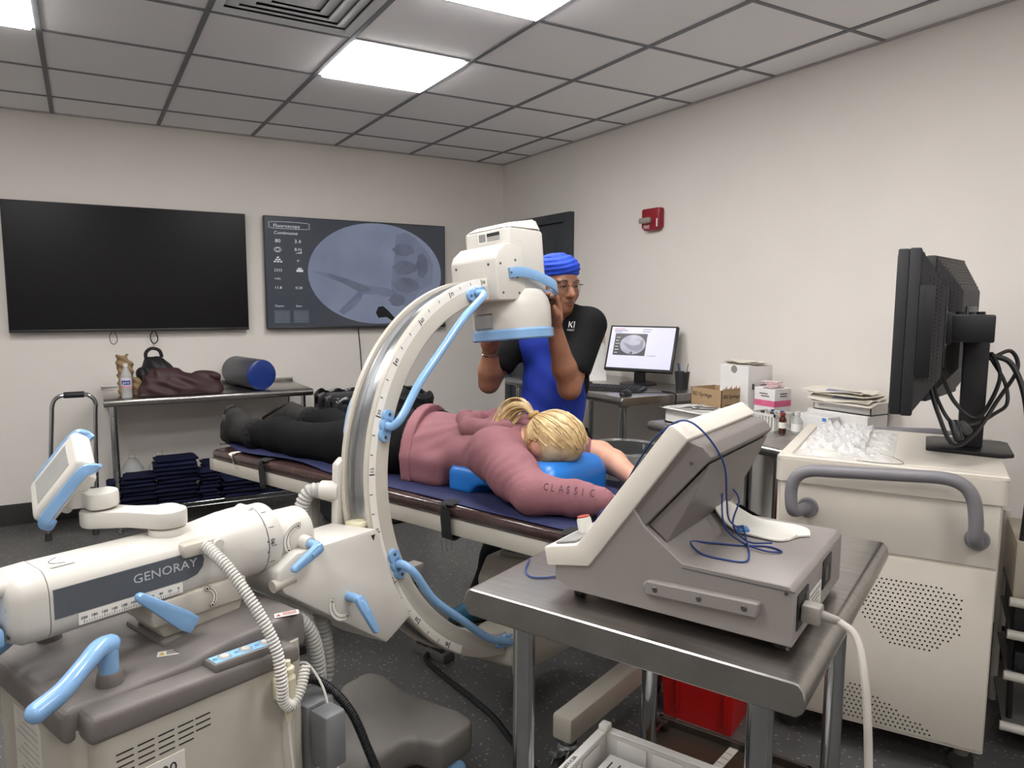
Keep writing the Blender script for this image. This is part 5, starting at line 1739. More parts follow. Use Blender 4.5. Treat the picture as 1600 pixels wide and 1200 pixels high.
for x, y in ((.07, .07), (.58, .07), (.07, .65), (.58, .65)):
    c_ = obj('caster', MB().cyl((x, y, .06), (x, y, .102), .022, n=16), GREYP, cart)
    obj('wheel', MB().lathe([(0, -.014), (.03, -.014), (.036, -.01), (.036, .01), (.03, .014), (0, .014)], (x, y, .036), (0, 1, 0), 20), RUBBER, c_)

# keyboard and mouse wrapped in clear plastic on the worktop
kb = thing('keyboard', 'white keyboard inside crinkled clear plastic on the workstation cart', 'keyboard', WO, WA)
KW = mat('key_white', '#dcdad6', .45)
obj('keyboard_base', MB().box(.09, .225, .16, .62, .9485, .966, .005), KW, kb)
km = MB()
for r_ in range(5):
    for c_ in range(18):
        km.box(.098 + .025 * r_, .118 + .025 * r_, .17 + .025 * c_, .19 + .025 * c_, .966, .972, .002, 1)
obj('keys', km, KW, kb)['kind'] = 'stuff'
mo = thing('computer_mouse', 'white computer mouse beside the wrapped keyboard on the cart', 'mouse', WO, WA)
mo.location = WM @ Vector((.14, .075, .9485))
obj('mouse_shell', MB().lathe([(0, 0), (.03, 0), (.031, .008), (.027, .018), (.017, .026), (0, .029)], (0, 0, 0), (0, 0, 1), 24), WHITE, mo).scale = (1.75, 1.0, 1.05)
obj('mouse_wheel', MB().cyl((-.025, -.004, .021), (-.025, .004, .021), .006, n=12), DARK, mo)
obj('mouse_wire', MB().tube([(.05, 0, .006), (.09, .05, .006), (.15, .10, .014), (.20, .06, .014), (.23, -.03, .0135), (.16, -.052, .0135), (.10, -.045, .0135)], .0014, 6, 7), mat('wire_grey', '#8a8886', .5), mo)


def crinkle(u, v):
    x = .05 + .29 * u; y = .03 + .66 * v
    z = .972 + .012 * math.sin(23 * u + 9 * v) * math.sin(17 * v + 4) + .010 * math.sin(41 * v + 13 * u) * math.sin(29 * u) + .007 * math.sin(67 * (u * .7 + v))
    e = min(u, 1 - u, v, 1 - v)
    k_ = min(1, e / .10)
    on_kb = 1 if (.09 - .03 < x < .225 + .03 and .13 < y < .65) else .45
    return (x, y, .9615 + (max(z - .9615, .002) * on_kb + .010 * (1 if on_kb == 1 else .3)) * k_)


CLEAR = mat('clear_plastic_film', '#f2f2f2', .12, var=.02, alpha=.32, spec=.8)
pb = obj('plastic_cover', MB(WM).grid(crinkle, 46, 90, .0004), CLEAR, smooth=25)
tag(pb, 'crinkled clear plastic cover draped over the keyboard on the cart', 'plastic cover')

# twin monitors on a black stand
ms = thing('monitor_stand', 'black monitor stand with base plate and crossbar on the cart', 'stand', WO, WA)
obj('base_plate', MB().prism([(.43, .33), (.65, .30), (.68, .33), (.68, .56), (.66, .585), (.46, .585), (.43, .56)], 'z', .9605, .974, .003), BLACK, ms)
obj('column', MB().box(.522, .595, .385, .455, .974, 1.345, .006), BLACKM, ms)
obj('crossbar', MB().box(.475, .585, .19, .65, 1.345, 1.415, .008), BLACKM, ms)
for y in (.19, .62):
    obj('end_clamp', MB().box(.462, .592, y - .015, y + .045, 1.338, 1.424, .006), BLACK, ms)
for x, y in ((.50, .24), (.56, .34), (.52, .60)):
    obj('clamp_knob', MB().cyl((x, y, 1.415), (x, y, 1.432), .013, n=12), BLACK, ms)
for i, (ya, lab) in enumerate(((.0, 'black desktop monitor nearest the camera, seen edge-on from behind'), (.422, 'black desktop monitor on the far half of the twin stand'))):
    mn = thing('monitor', lab, 'monitor', WO, WA, 'twin monitors on the cart')
    if i:
        mn.rotation_euler.z = WA - math.radians(14)
        mn.location = WM @ (Vector((.385, .42, 0)) - Matrix.Rotation(math.radians(-14), 3, 'Z') @ Vector((.345, .42, 0)))
    zb, zt = 1.118, 1.622
    ca = obj('monitor_case', MB().box(.352, .385, ya, ya + .408, zb, zt, .006), BLACKM, mn)
    obj('front_bezel', MB().box(.322, .353, ya + .002, ya + .406, zb + .002, zt - .002, .005), BLACKM, mn)
    obj('screen', MB().box(.3205, .3235, ya + .018, ya + .39, zb + .02, zt - .02, .001), mat('screen_black', '#121418', .12), mn)
    # sloped rear housing
    m = MB()
    o_ = [(ya + .012, zb + .012), (ya + .396, zb + .012), (ya + .396, zt - .006), (ya + .012, zt - .006)]
    i_ = [(ya + .085, zb + .115), (ya + .33, zb + .115), (ya + .33, zt - .12), (ya + .085, zt - .12)]
    vs = [(.384, y, z) for y, z in o_] + [(.455, y, z) for y, z in i_]
    m.add(vs, [(4, 5, 6, 7), (0, 1, 5, 4), (1, 2, 6, 5), (2, 3, 7, 6), (3, 0, 4, 7), (3, 2, 1, 0)])
    bk = obj('rear_housing', m, mat('rear_charcoal', '#37373a', .55, var=.08, bump=.08, bscale=300), mn, 15)
    obj('input_box', MB().box(.384, .425, ya + .002, ya + .045, zb + .12, zt - .11, .003), BLACK, bk)
    obj('mount_arm', MB().box(.454, .478, ya + .16, ya + .25, 1.33, 1.43, .003), BLACK, bk)
    vp = obj('mount_plate', MB().box(.4545, .462, ya + .135, ya + .275, 1.31, 1.45, .004), mat('plate_dark', '#4a4a4c', .4, .5), bk)
    for y, z in ((.15, 1.33), (.26, 1.33), (.15, 1.43), (.26, 1.43)):
        obj('screw', MB().cyl((.462, ya + y, z), (.4645, ya + y, z), .005, n=10), CHROME, vp)
    # vent grooves on the top slope and pinholes along the side slope
    for k in range(9):
        t = .08 + .095 * k
        x = .384 + .071 * t; z = zt - .006 - .114 * t; y0_ = ya + .03 + .06 * t; y1_ = ya + .38 - .05 * t
        obj('vent_groove', MB().box(x + .0003, x + .0024, y0_, y1_, z - .0022, z + .0022), BLACK, bk, 0)
    hm = MB()
    for k in range(26):
        z = zb + .10 + .0125 * k
        for j in range(2 + (2 if k < 5 or k > 22 else 0)):
            t = .80 - .15 * j
            x = .384 + .071 * t; y = ya + .012 + .073 * t
            if zb + .012 + .103 * t < z < zt - .006 - .114 * t:
                hm.cyl((x - .001, y + .001, z + (.006 if j % 2 else 0)), (x + .0008, y - .0010, z + (.006 if j % 2 else 0)), .0025, n=7)
    obj('pinholes', hm, INK, bk, 0)['kind'] = 'stuff'
# cables behind the monitors
cbl = thing('monitor_cables', 'tangle of black cables looping behind the monitor stand', 'cables', WO, WA)
CBK = mat('black_cable', '#161618', .45)
c1 = MB().tube([(.425, .13, 1.21), (.455, .10, 1.12), (.50, .08, 1.03), (.56, .16, 1.06), (.62, .33, 1.14), (.68, .45, 1.24), (.66, .46, 1.30), (.61, .44, 1.28)], .0065, 8, 8)
obj('cable', c1, CBK, cbl)
obj('cable', MB().tube([(.45, .28, 1.25), (.50, .30, 1.14), (.56, .28, 1.09), (.60, .33, 1.13), (.63, .40, 1.22), (.605, .43, 1.29), (.60, .44, 1.27)], .0065, 8, 8), CBK, cbl)
obj('cable', MB().tube([(.60, .43, 1.28), (.645, .42, 1.20), (.655, .40, 1.13), (.62, .35, 1.10), (.57, .28, 1.075), (.50, .14, 1.085), (.455, .16, 1.15), (.43, .20, 1.235)], .006, 8, 8), CBK, cbl)
obj('cable', MB().tube([(.605, .43, 1.285), (.66, .43, 1.26), (.70, .40, 1.16), (.72, .36, 1.0), (.725, .33, .85), (.715, .30, .65), (.71, .30, .40), (.72, .30, .10)], .009, 8, 8), CBK, cbl)
obj('ferrite_core', MB().cyl((.495, .10, 1.10), (.515, .075, 1.045), .014, n=16, bev=.003), BLACK, cbl)
obj('ferrite_core', MB().cyl((.52, .17, 1.085), (.545, .19, 1.055), .013, n=16, bev=.003), mat('core_grey', '#4d4d50', .5), cbl)

# rack standing beyond the cart at the right edge, with dark equipment
rk = thing('storage_rack', 'white tubular rack with dark equipment at the right edge of the photo', 'rack', WO, WA)
for x in (.70, 1.10):
    for y in (.24, .62):
        obj('upright', MB().cyl((x, y, 0), (x, y, .72), .012, n=12), WHITE, rk) if not (x < .8 and y < .3) else None
for z in (.09, .262, .40, .508):
    obj('rail', MB().cyl((.69, .24, z + .006), (1.12, .24, z - .006), .015, n=14), WHITE, rk)
    obj('shelf_board', MB().box(.70, 1.10, .25, .62, z - .006, z + .004), mat('shelf_grey', '#6b6a6a', .6), rk)
pcb = obj('computer_tower', MB(WM).box(.71, 1.05, .28, .60, .405, .490, .005), mat('tower_black', '#26262a', .5))
tag(pcb, 'black computer tower on the upper rack shelf at the right edge', 'computer')
fo = MB(WM)
fo.box(.72, 1.05, .28, .60, .2675, .335, .004)
for k in range(8):
    fo.box(.73 + .03 * k, .745 + .03 * k, .277, .281, .28, .325)
f_ = obj('vented_box', fo, mat('tower_black', '#26262a', .5)); tag(f_, 'black vented electronics box on the middle rack shelf', 'electronics box')
up_ = obj('beige_box', MB(WM).box(.70, 1.0, .27, .60, .516, .70, .005), mat('beige_box', '#b9b2a4', .55)); tag(up_, 'beige equipment box on top of the rack at the right edge', 'equipment box')

# ------------------------------------------------------------------ right wall: computer table
T1 = steel_table('steel_table', 'stainless steel table under the computer by the right wall', (2.56, .90, 0), 0, .745, 1.25, .95, .045, .02, .07)
PC = Vector((3.04, 1.365, .9505))
mn = thing('desktop_monitor', 'black flat monitor showing an X-ray window on the computer table', 'monitor', PC, math.radians(-62))
tilt = Matrix.Rotation(math.radians(-21), 4, 'X') @ Matrix.Translation((0, 0, .085))
obj('monitor_case', MB(tilt).box(-.225, .225, -.012, .016, 0, .30, .006), BLACK, mn)
obj('rear_bulge', MB(tilt).box(-.14, .14, .015, .045, .05, .25, .012), BLACK, mn)
scr = obj('screen', MB(tilt).box(-.211, .211, -.0135, -.0125, .018, .288), mat('screen_lavender', '#b9b8d2', .3, var=.01, emit=.55), mn, 0)
xw = obj('xray_window', MB(tilt).box(-.18, .035, -.0142, -.0136, .10, .245), mat('screen_black2', '#23232c', .3), scr, 0)
def disc(M, c, rx, rz, n=40, y0=0.0, t=.0004):
    P = [(c[0] + rx * math.cos(2 * PI * i / n), c[1] + rz * math.sin(2 * PI * i / n)) for i in range(n)]
    return MB(M).prism(P, 'y', y0 - t, y0)
def xray_mat(name, base, dark, emit, scale):
    m = bpy.data.materials.new(name); m.use_nodes = True
    nt = m.node_tree; p = nt.nodes['Principled BSDF']
    tc = nt.nodes.new('ShaderNodeTexCoord'); n = nt.nodes.new('ShaderNodeTexNoise'); n.inputs['Scale'].default_value = scale; n.inputs['Detail'].default_value = 3
    nt.links.new(tc.outputs['Object'], n.inputs['Vector'])
    r = nt.nodes.new('ShaderNodeValToRGB'); r.color_ramp.elements[0].position = .3; r.color_ramp.elements[1].position = .62
    r.color_ramp.elements[0].color = lin(dark); r.color_ramp.elements[1].color = lin(base)
    nt.links.new(n.outputs['Fac'], r.inputs[0]); nt.links.new(r.outputs[0], p.inputs['Emission Color'])
    p.inputs['Base Color'].default_value = (.01, .01, .012, 1); p.inputs['Emission Strength'].default_value = emit; p.inputs['Roughness'].default_value = .25
    return m
XR1 = xray_mat('xray_small', '#c9c8dc', '#9c9bb0', .75, 14)
obj('xray_image', disc(tilt, (-.055, .172), .085, .064, 40, -.0143), XR1, xw, 0)
XD = mat('xray_dark', '#45454f', .4)
obj('xray_shadow', MB(tilt).prism([(-.12, .185), (-.06, .165), (-.01, .172), (.0, .2), (.012, .205), (.015, .15), (-.02, .125), (-.07, .14), (-.115, .175)], 'y', -.0152, -.0148), mat('xray_mid', '#7d7c8c', .4, emit=.35), xw, 0)
obj('xray_shadow', MB(tilt).prism([(-.07, .11), (-.055, .128), (-.045, .11)], 'y', -.0156, -.0152), XD, xw, 0)
for k in range(6):
    obj('window_mark', MB(tilt).box(-.172, -.150 + .006 * (k % 2), -.0148, -.0142, .115 + .02 * k, .119 + .02 * k), WINK, xw, 0)
for z, x0, x1, c_ in ((.272, -.19, -.12, '#a8625e'), (.262, -.19, -.10, '#6d6d80'), (.253, -.19, -.14, '#6d6d80'), (.272, .0, .06, '#6d6d80'), (.258, .0, .05, '#6d6d80'), (.10, .05, .11, '#8a8a9a')):
    obj('screen_text', MB(tilt).box(x0, x1, -.0142, -.0136, z, z + .004), mat('st' + c_, c_, .4, emit=.3), scr, 0)
obj('stand_neck', MB().box(-.035, .035, .060, .090, .008, .17, .006), BLACK, mn)
obj('stand_foot', MB().lathe([(0, 0), (.115, 0), (.115, .006), (.10, .01), (0, .012)], (0, .05, 0), (0, 0, 1), 30), BLACK, mn)
kb2 = thing('keyboard', 'black keyboard in front of the monitor on the computer table', 'keyboard', (2.74, 1.26, .9505), math.radians(-55))
obj('keyboard_base', MB().prism([(-.075, 0), (.075, 0), (.075, .022), (-.075, .012)], 'x', -.22, .22, .003), BLACK, kb2)
km = MB()
for r_ in range(5):
    for c_ in range(16):
        km.box(-.205 + .0255 * c_, -.185 + .0255 * c_, -.062 + .025 * r_, -.042 + .025 * r_, .0135 + .0017 * r_, .0185 + .0017 * r_, .002, 1)
obj('keys', km, BLACKM, kb2)['kind'] = 'stuff'
mo2 = thing('computer_mouse', 'black computer mouse at the near corner of the computer table', 'mouse', (2.66, .99, .9505), math.radians(-60))
obj('mouse_shell', MB().lathe([(0, 0), (.03, 0), (.031, .008), (.027, .018), (.017, .026), (0, .03)], (0, 0, 0), (0, 0, 1), 24), BLACK, mo2).scale = (1, 1.75, 1.1)
obj('mouse_wheel', MB().cyl((-.004, .028, .024), (.004, .028, .024), .006, n=12), DARK, mo2)
obj('mouse_wire', MB().tube([(0, .05, .006), (.03, .10, .004), (.10, .16, .004), (.2, .2, .004)], .002, 6, 6), CBK, mo2)
pcw = obj('power_wire', MB().tube([(2.95, 1.02, .953), (2.93, .895, .953), (2.93, .885, .90), (2.90, .875, .6), (2.88, .88, .4), (2.92, .89, .08), (3.0, .9, .01)], .004, 7, 8), CBK)
tag(pcw, 'thin black wire hanging down beside the computer table leg', 'cable')
# folder stand with papers left of the monitor, wire pen cup
fdr = thing('document_folder', 'beige upright folder of white papers left of the monitor', 'folder', (2.97, 1.74, .9505), math.radians(-20))
obj('folder_cover', MB().box(-.11, .11, .03, .036, 0, .29, .002), mat('folder_beige', '#b3a892', .7), fdr)
for k in range(3):
    obj('paper_sheet', MB().grid(lambda u, v, k=k: (-.10 + .2 * u, -.01 - .012 * k + .05 * (1 - v) ** 2 * -1 + .03, .002 + .24 * v - .01 * k), 4, 10, .0006), mat('paper_white', '#dcdad6', .7), fdr)
pp = thing('paper_stack', 'loose white papers on a black tray beside the keyboard', 'papers', (2.72, 1.62, .9505), math.radians(-25))
obj('black_tray', MB().box(-.13, .13, -.10, .10, 0, .02, .004), BLACK, pp)
for k in range(3):
    obj('paper_sheet', MB().grid(lambda u, v, k=k: (-.11 + .2 * u + .01 * k, -.09 + .17 * v, .0215 + .004 * k + .012 * u * u), 5, 5, .0006), mat('paper_white', '#dcdad6', .7), pp)
pcup = thing('pen_cup', 'black wire mesh cup of pens behind the monitor', 'pen cup', (3.16, 1.08, .9505))
obj('cup', MB().lathe([(0, 0), (.035, 0), (.045, .10), (.042, .10), (.033, .004), (0, .004)], (0, 0, 0), (0, 0, 1), 20), BLACKM, pcup)
for k in range(4):
    obj('pen', MB().cyl((.01 * math.cos(k * 1.7), .01 * math.sin(k * 1.7), .006), (.035 * math.cos(k * 1.7), .035 * math.sin(k * 1.7), .15), .004, n=8), mat('pen%d' % k, ('#c9c7c4', '#31343a', '#4a5c8a', '#8a8a88')[k], .4), pcup)

# grey waste bin with a clear liner
gb_ = thing('waste_bin', 'grey waste bin with clear plastic liner in front of the computer table', 'bin', (2.335, .60, 0))
obj('bin_body', MB().lathe([(0, 0), (.15, 0), (.155, .01), (.183, .70), (.19, .715), (.196, .715), (.196, .755), (.184, .757), (.178, .71), (.148, .02), (0, .02)], (0, 0, 0), (0, 0, 1), 40), mat('bin_grey', '#454746', .5, var=.06), gb_)
ln2 = []
n_ = 60
prof = [(.172, .58), (.180, .66), (.186, .745), (.196, .766), (.206, .752), (.204, .70), (.199, .62)]
vs = []; fs = []
for i in range(n_):
    a = 2 * PI * i / n_
    for j, (r_, z) in enumerate(prof):
        w = .004 * math.sin(9 * a + j) + .003 * math.sin(23 * a + 2 * j)
        zz_ = z + (.018 * math.sin(5 * a + 1) + .01 * math.sin(13 * a) if j in (0, 6) else 0)
        vs.append(((r_ + w) * math.cos(a), (r_ + w) * math.sin(a), zz_))
for i in range(n_):
    for j in range(len(prof) - 1):
        fs.append((i * 7 + j, ((i + 1) % n_) * 7 + j, ((i + 1) % n_) * 7 + j + 1, i * 7 + j + 1))
obj('liner', MB().add(vs, fs), mat('liner_film', '#cfd0ce', .12, alpha=.26, spec=.8), gb_, 80)

# ------------------------------------------------------------------ right wall: supplies table
T2 = steel_table('steel_table', 'stainless steel supplies table beside the workstation cart', (2.55, -.15, 0), 0, .745, .83, .86, .045, .02, .07)
PAPW = mat('carton_white', '#e4e2e0', .55, var=.02)
def carton(name, label, x0, x1, y0, y1, z0, z1, m, openlid=False, parts=()):
    t = thing(name, label, 'box', ((x0 + x1) / 2, (y0 + y1) / 2, z0))
    w, d, h = (x1 - x0) / 2, (y1 - y0) / 2, z1 - z0
    if openlid:
        b = MB().box(-w, w, -d, d, 0, .004)
        for a in ((-w, -w + .004, -d, d), (w - .004, w, -d, d), (-w, w, -d, -d + .004), (-w, w, d - .004, d)):
            b.box(*a, 0, h)
        obj('box_wall', b, m, t)
    else:
        obj('box_body', MB().box(-w, w, -d, d, 0, h, .002, 1), m, t)
    return t, w, d, h
Zt = .8605
t, w, d_, h = carton('glove_carton', 'tall white carton with tear hole and folded gloves on top', 2.98, 3.16, .42, .61, Zt, 1.14, PAPW)
obj('hand_hole', MB().lathe([(0, 0), (.02, 0), (.02, .0012), (0, .0012)], (-w, .0, h - .02), (-1, 0, 0), 16), mat('hole_grey', '#8c8984', .8), t)
for k in range(5):
    obj('folded_glove', MB().grid(lambda u, v, k=k: (-.07 + .13 * u + .012 * math.sin(k), -.085 + .16 * v + .02 * math.sin(k * 2), h + .003 + .004 * k + .006 * math.sin(6 * u + k) * math.sin(7 * v)), 8, 8, .0015), mat('glove_ivory', '#dcd6c8', .6), t)
for x0_, x1_, z0_, z1_ in ((-.06, -.045, .16, .19), (.0, .07, .13, .155), (.0, .07, .165, .169), (.0, .05, .18, .184), (.0, .06, .05, .054), (.0, .06, .06, .064)):
    obj('box_print', MB().box(x0_, x1_, -d_ - .0008, -d_, z0_, z1_), mat('print_dark', '#4b4a50', .6), t, 0)
t, w, d_, h = carton('syringe_carton', 'brown cardboard carton of syringes with torn open top', 2.85, 3.02, .47, .685, Zt, 1.02, mat('kraft_brown', '#a58a6a', .75, var=.05), True)
KP = mat('kraft_print', '#4a3a2c', .7)
text('lettering', 'BD Syringe', .030, KP, t, frame((-w - .0008, .095, h - .042), (0, -1, 0), (0, 0, 1)))
text('lettering', 'BD Syringe', .026, KP, t, frame((-.075, -d_ - .0008, h - .042), (1, 0, 0), (0, 0, 1)))
for z in (.05, .065, .08):
    obj('box_print', MB().box(-.06, .0, -d_ - .0008, -d_, z, z + .005), KP, t, 0)
lip = MB()
for k in range(14):
    x = -w + .004 + k * (2 * w - .01) / 14
    lip.prism([(x, h - .001), (x + .012, h - .001), (x + .008, h + .006 + .007 * ((k * 7) % 3)), (x + .002, h + .003)], 'y', -d_, -d_ + .004)
obj('torn_edge', lip, MATS['kraft_brown'], t)['kind'] = 'stuff'
for k in range(5):
    sy = obj('wrapped_syringe', MB(Matrix.Translation((2.93 - .02 * k + .02, .52 + .03 * k, .955 + .012 * (k % 2))) @ Matrix.Rotation(.5 * k - .4, 4, 'Z') @ Matrix.Rotation(.35, 4, 'Y')).box(-.05, .05, -.014, .014, 0, .012, .004), mat('wrapper_white', '#e2e1e2', .35))
    tag(sy, 'white wrapped syringe sticking out of the brown carton', 'syringe', 'syringes in the brown carton')
t, w, d_, h = carton('swab_carton', 'white carton with pink printed band and swab packets on top', 3.00, 3.12, .27, .395, Zt, 1.04, PAPW)
PINK = mat('pink_band', '#d8688f', .6, var=.12, scale=60)
obj('pink_band', MB().box(-w - .001, -w, -d_ - .001, d_, h - .09, h - .06).box(-w - .001, w, -d_ - .001, -d_, h - .09, h - .06), PINK, t, 0)
for y0_, y1_, z in ((-.02, .03, h - .03), (-.03, .02, h - .042)):
    obj('box_print', MB().box(-w - .0008, -w, y0_, y1_, z, z + .005), mat('print_dark', '#4b4a50', .6), t, 0)
    obj('box_print', MB().box(-.02, .03, -d_ - .0008, -d_, z, z + .005), mat('print_dark', '#4b4a50', .6), t, 0)
for k in range(4):
    obj('swab_packet', MB(Matrix.Translation((.01 * k - .02, .012 * k - .02, h + .002 + .007 * k)) @ Matrix.Rotation(.6 * k, 4, 'Z')).box(-.045, .045, -.03, .03, 0, .006, .002, 1), mat('packet_pink', '#d9bfc2', .5, var=.15, scale=90), t)
# white tray of wrapped needles
st2 = thing('supply_tray', 'white plastic tray of wrapped needles at the end of the supplies table', 'tray', (0, 0, Zt))
tray(st2, 2.60, 2.83, .27, .65, .0, .075, TRAYW, .006, .02)
for k in range(12):
    a = random.uniform(-1, 1)
    px_, py_ = 2.66 + .11 * random.random(), .34 + .25 * random.random()
    nd = obj('needle_packet', MB(Matrix.Translation((px_, py_, Zt + .0485 + .0045 * k)) @ Matrix.Rotation(a * 1.4, 4, 'Z') @ Matrix.Rotation(.03 * a, 4, 'Y')).box(-.055, .055, -.011, .011, -.002, .002, .0015, 1), (mat('wrapper_white', '#e2e1e2', .35), mat('wrapper_grey', '#a9abae', .3), mat('wrapper_dark', '#4f5256', .3))[k % 3])
    tag(nd, 'thin wrapped needle packet heaped in the white supply tray', 'packet', 'needle packets in the supply tray')
flr = obj('gauze_pile', MB().box(2.63, 2.80, .30, .62, Zt + .0065, Zt + .045, .01), mat('gauze', '#d4d2ce', .8)); tag(flr, 'pad of white gauze filling the white supply tray', 'gauze')
# basket, vials, bags
bk_ = thing('slotted_basket', 'small white slotted plastic basket with vials on the supplies table', 'basket', (2.925, .225, Zt))
obj('basket_floor', MB().box(-.065, .065, -.075, .075, 0, .004), TRAYW, bk_)
obj('basket_rim', MB().box(-.068, .068, -.078, -.071, .068, .08).box(-.068, .068, .071, .078, .068, .08).box(-.068, -.061, -.078, .078, .068, .08).box(.061, .068, -.078, .078, .068, .08), TRAYW, bk_)
for k in range(9):
    y = -.07 + .0175 * k
    obj('basket_slat', MB().box(-.066, -.062, y - .004, y + .004, .003, .07), TRAYW, bk_)
    obj('basket_slat', MB().box(.062, .066, y - .004, y + .004, .003, .07), TRAYW, bk_)
for k in range(7):
    x = -.057 + .019 * k
    obj('basket_slat', MB().box(x - .004, x + .004, -.076, -.072, .003, .07), TRAYW, bk_)
    obj('basket_slat', MB().box(x - .004, x + .004, .072, .076, .003, .07), TRAYW, bk_)
for k in range(6):
    v = thing('glass_vial', 'small capped glass vial standing in the white basket', 'vial', (2.89 + .035 * (k % 3), .19 + .045 * (k // 3) + .01 * (k % 2), Zt + .0045), group='vials in the basket')
    obj('vial_glass', MB().lathe([(0, 0), (.012, 0), (.012, .05), (.007, .06), (.007, .068), (0, .068)], (0, 0, 0), (0, 0, 1), 14), mat('vial_clear', '#cfd2d0', .1, alpha=.6), v)
    obj('vial_cap', MB().cyl((0, 0, .068), (0, 0, .082), .009, n=14), mat('vcap%d' % (k % 3), ('#44484f', '#c7c5c2', '#3b5a9a')[k % 3], .4), v)
v = thing('amber_vial', 'amber glass vial with white label standing before the white basket', 'vial', (2.875, .115, Zt))
obj('vial_glass', MB().lathe([(0, 0), (.015, 0), (.016, .003), (.016, .065), (.010, .075), (.010, .082), (0, .082)], (0, 0, 0), (0, 0, 1), 20), mat('amber_glass', '#4a2415', .12), v)
obj('vial_label', MB().lathe([(.0163, .022), (.0166, .022), (.0166, .050), (.0163, .050)], (0, 0, 0), (0, 0, 1), 20), mat('label_white', '#ecebe6', .5), v)
obj('vial_cap', MB().cyl((0, 0, .082), (0, 0, .094), .0125, n=18), mat('vial_red', '#8a3a2c', .4), v)
v = thing('clear_bottle', 'clear labelled bottle standing right of the amber vial', 'bottle', (2.925, .075, Zt))
obj('bottle_glass', MB().lathe([(0, 0), (.024, 0), (.025, .004), (.025, .055), (.012, .075), (.012, .085), (0, .085)], (0, 0, 0), (0, 0, 1), 20), mat('vial_clear', '#cfd2d0', .1, alpha=.6), v)
obj('bottle_label', MB().lathe([(.0253, .010), (.0256, .010), (.0256, .045), (.0253, .045)], (0, 0, 0), (0, 0, 1), 20), mat('label_white', '#ecebe6', .5), v)
obj('bottle_cap', MB().cyl((0, 0, .085), (0, 0, .10), .014, n=16), TRAYW, v)
bag = SDF((2.84, .26, .855), (3.0, .49, .99), .007)
bag.ell((2.915, .39, .90), (.05, .06, .06), .02)
bag.warp(lambda X, Y, Z: .006 * np.sin(120 * X + 60 * Y) * np.sin(90 * Z + 70 * Y)); bag.plane((0, 0, Zt), (0, 0, -1))
bg = obj('plastic_bag', bag.mesh(1), mat('bag_clear', '#d7d8d6', .15, alpha=.55, spec=.8), smooth=40)
tag(bg, 'crumpled clear plastic bag of small parts beside the pink-banded carton', 'bag')
t, w, d_, h = carton('small_white_box', 'low white box with cut corner at the front of the packets', 3.03, 3.12, -.01, .17, Zt, .935, PAPW)
obj('corner_label', MB().box(-w - .001, -w, -d_ + .01, -d_ + .03, h - .02, h - .004), mat('tab_blue', '#4b7fc4', .4), t, 0)
t, w, d_, h = carton('long_white_box', 'long white box against the wall holding paper packets', 3.13, 3.28, -.14, .18, Zt, .95, PAPW)
t, w, d_, h = carton('upper_white_box', 'open white box on top of the long white box by the wall', 3.15, 3.28, -.14, .16, .9505, 1.01, PAPW, True)
for k in range(6):
    pkx = obj('paper_packet', MB().grid(lambda u, v, k=k: (3.10 + .16 * u, -.17 + .31 * v + .012 * k, 1.012 + .008 * k + .012 * math.sin(5 * u + k) * math.sin(4 * v + k) - .05 * max(0, .35 - u) * (k < 3)), 10, 14, .002), mat('packet_paper', '#ddd7cb', .6, var=.04))
    tag(pkx, 'creased white paper packet, %s of the pile on the upper white box' % ('lowest', 'second from the bottom', 'third from the bottom', 'third from the top', 'second from the top', 'topmost')[k], 'packet', 'paper packets on the white boxes')
    obj('packet_print', MB().grid(lambda u, v, k=k: (3.125 + .02 * u, -.10 + .12 * v + .012 * k, 1.0145 + .008 * k + .012 * math.sin(5 * ((3.125 + .02 * u) - 3.10) / .16 + k) * math.sin(4 * ((-.10 + .12 * v + .17) / .31) + k) - .05 * max(0, .35 - ((3.125 + .02 * u) - 3.10) / .16) * (k < 3)), 2, 6, .0004), mat('print_blue', '#8a8fb0', .6), pkx)
# power bricks and cables under the tables
pbx = thing('power_strip_bundle', 'tangle of black power cables on a box under the supplies table', 'cables', (2.75, .30, 0))
obj('storage_box', MB().box(-.15, .15, -.25, .15, 0, .40, .01), BLACKM, pbx)
for k in range(5):
    obj('cable', MB().tube([(-.1 + .02 * k, -.15, .41), (.1, -.2 + .03 * k, .43), (.08, .05, .42 + .012 * k), (-.1, .1, .415), (-.12, -.05, .44)], .006, 7, 7, closed=True), CBK, pbx)
obj('cable', MB().tube([(0, .1, .42), (.02, .15, .55), (.0, .2, .75), (.05, .25, .80)], .005, 7, 7), CBK, pbx)
# ------------------------------------------------------------------ back wall: two televisions
TVB = mat('tv_bezel', '#1b1b1e', .4)
TVG = mat('tv_glass_off', '#161517', .3, var=.05, spec=.18)
TVX = (-.305, 1.270)
def tv(label, x0, screen_mat):
    t = thing('wall_television', label, 'television', (x0, YB, 1.252))
    obj('case', MB().box(0, 1.448, -.065, -.03, 0, .828, .004), TVB, t)
    obj('wall_mount', MB().box(.5, .95, -.03, .0, .2, .6, .004), BLACKM, t)
    s_ = obj('screen', MB().box(.006, 1.442, -.0662, -.064, .018, .822, .0005, 1), screen_mat, t, 0)
    obj('chin_strip', MB().box(.0, 1.448, -.0668, -.062, .0, .017, .002), mat('chin', '#2a2a2d', .35), t)
    return t, s_
t, s_ = tv('large switched-off black television at the left of the back wall', TVX[0], TVG)
obj('sensor_window', MB().box(1.28, 1.36, -.068, -.066, .005, .011), mat('sensor_red', '#221214', .2), t)
TVS = mat('tv_glass_on', '#3b3f47', .2, var=.06, scale=2, emit=.35)
t, s_ = tv('large television showing a round fluoroscopy image beside the C-arm', TVX[1], TVS)
XR2 = xray_mat('xray_large', '#8089a0', '#747c93', .72, 3)
F0 = Matrix.Translation((0, 0, 0))
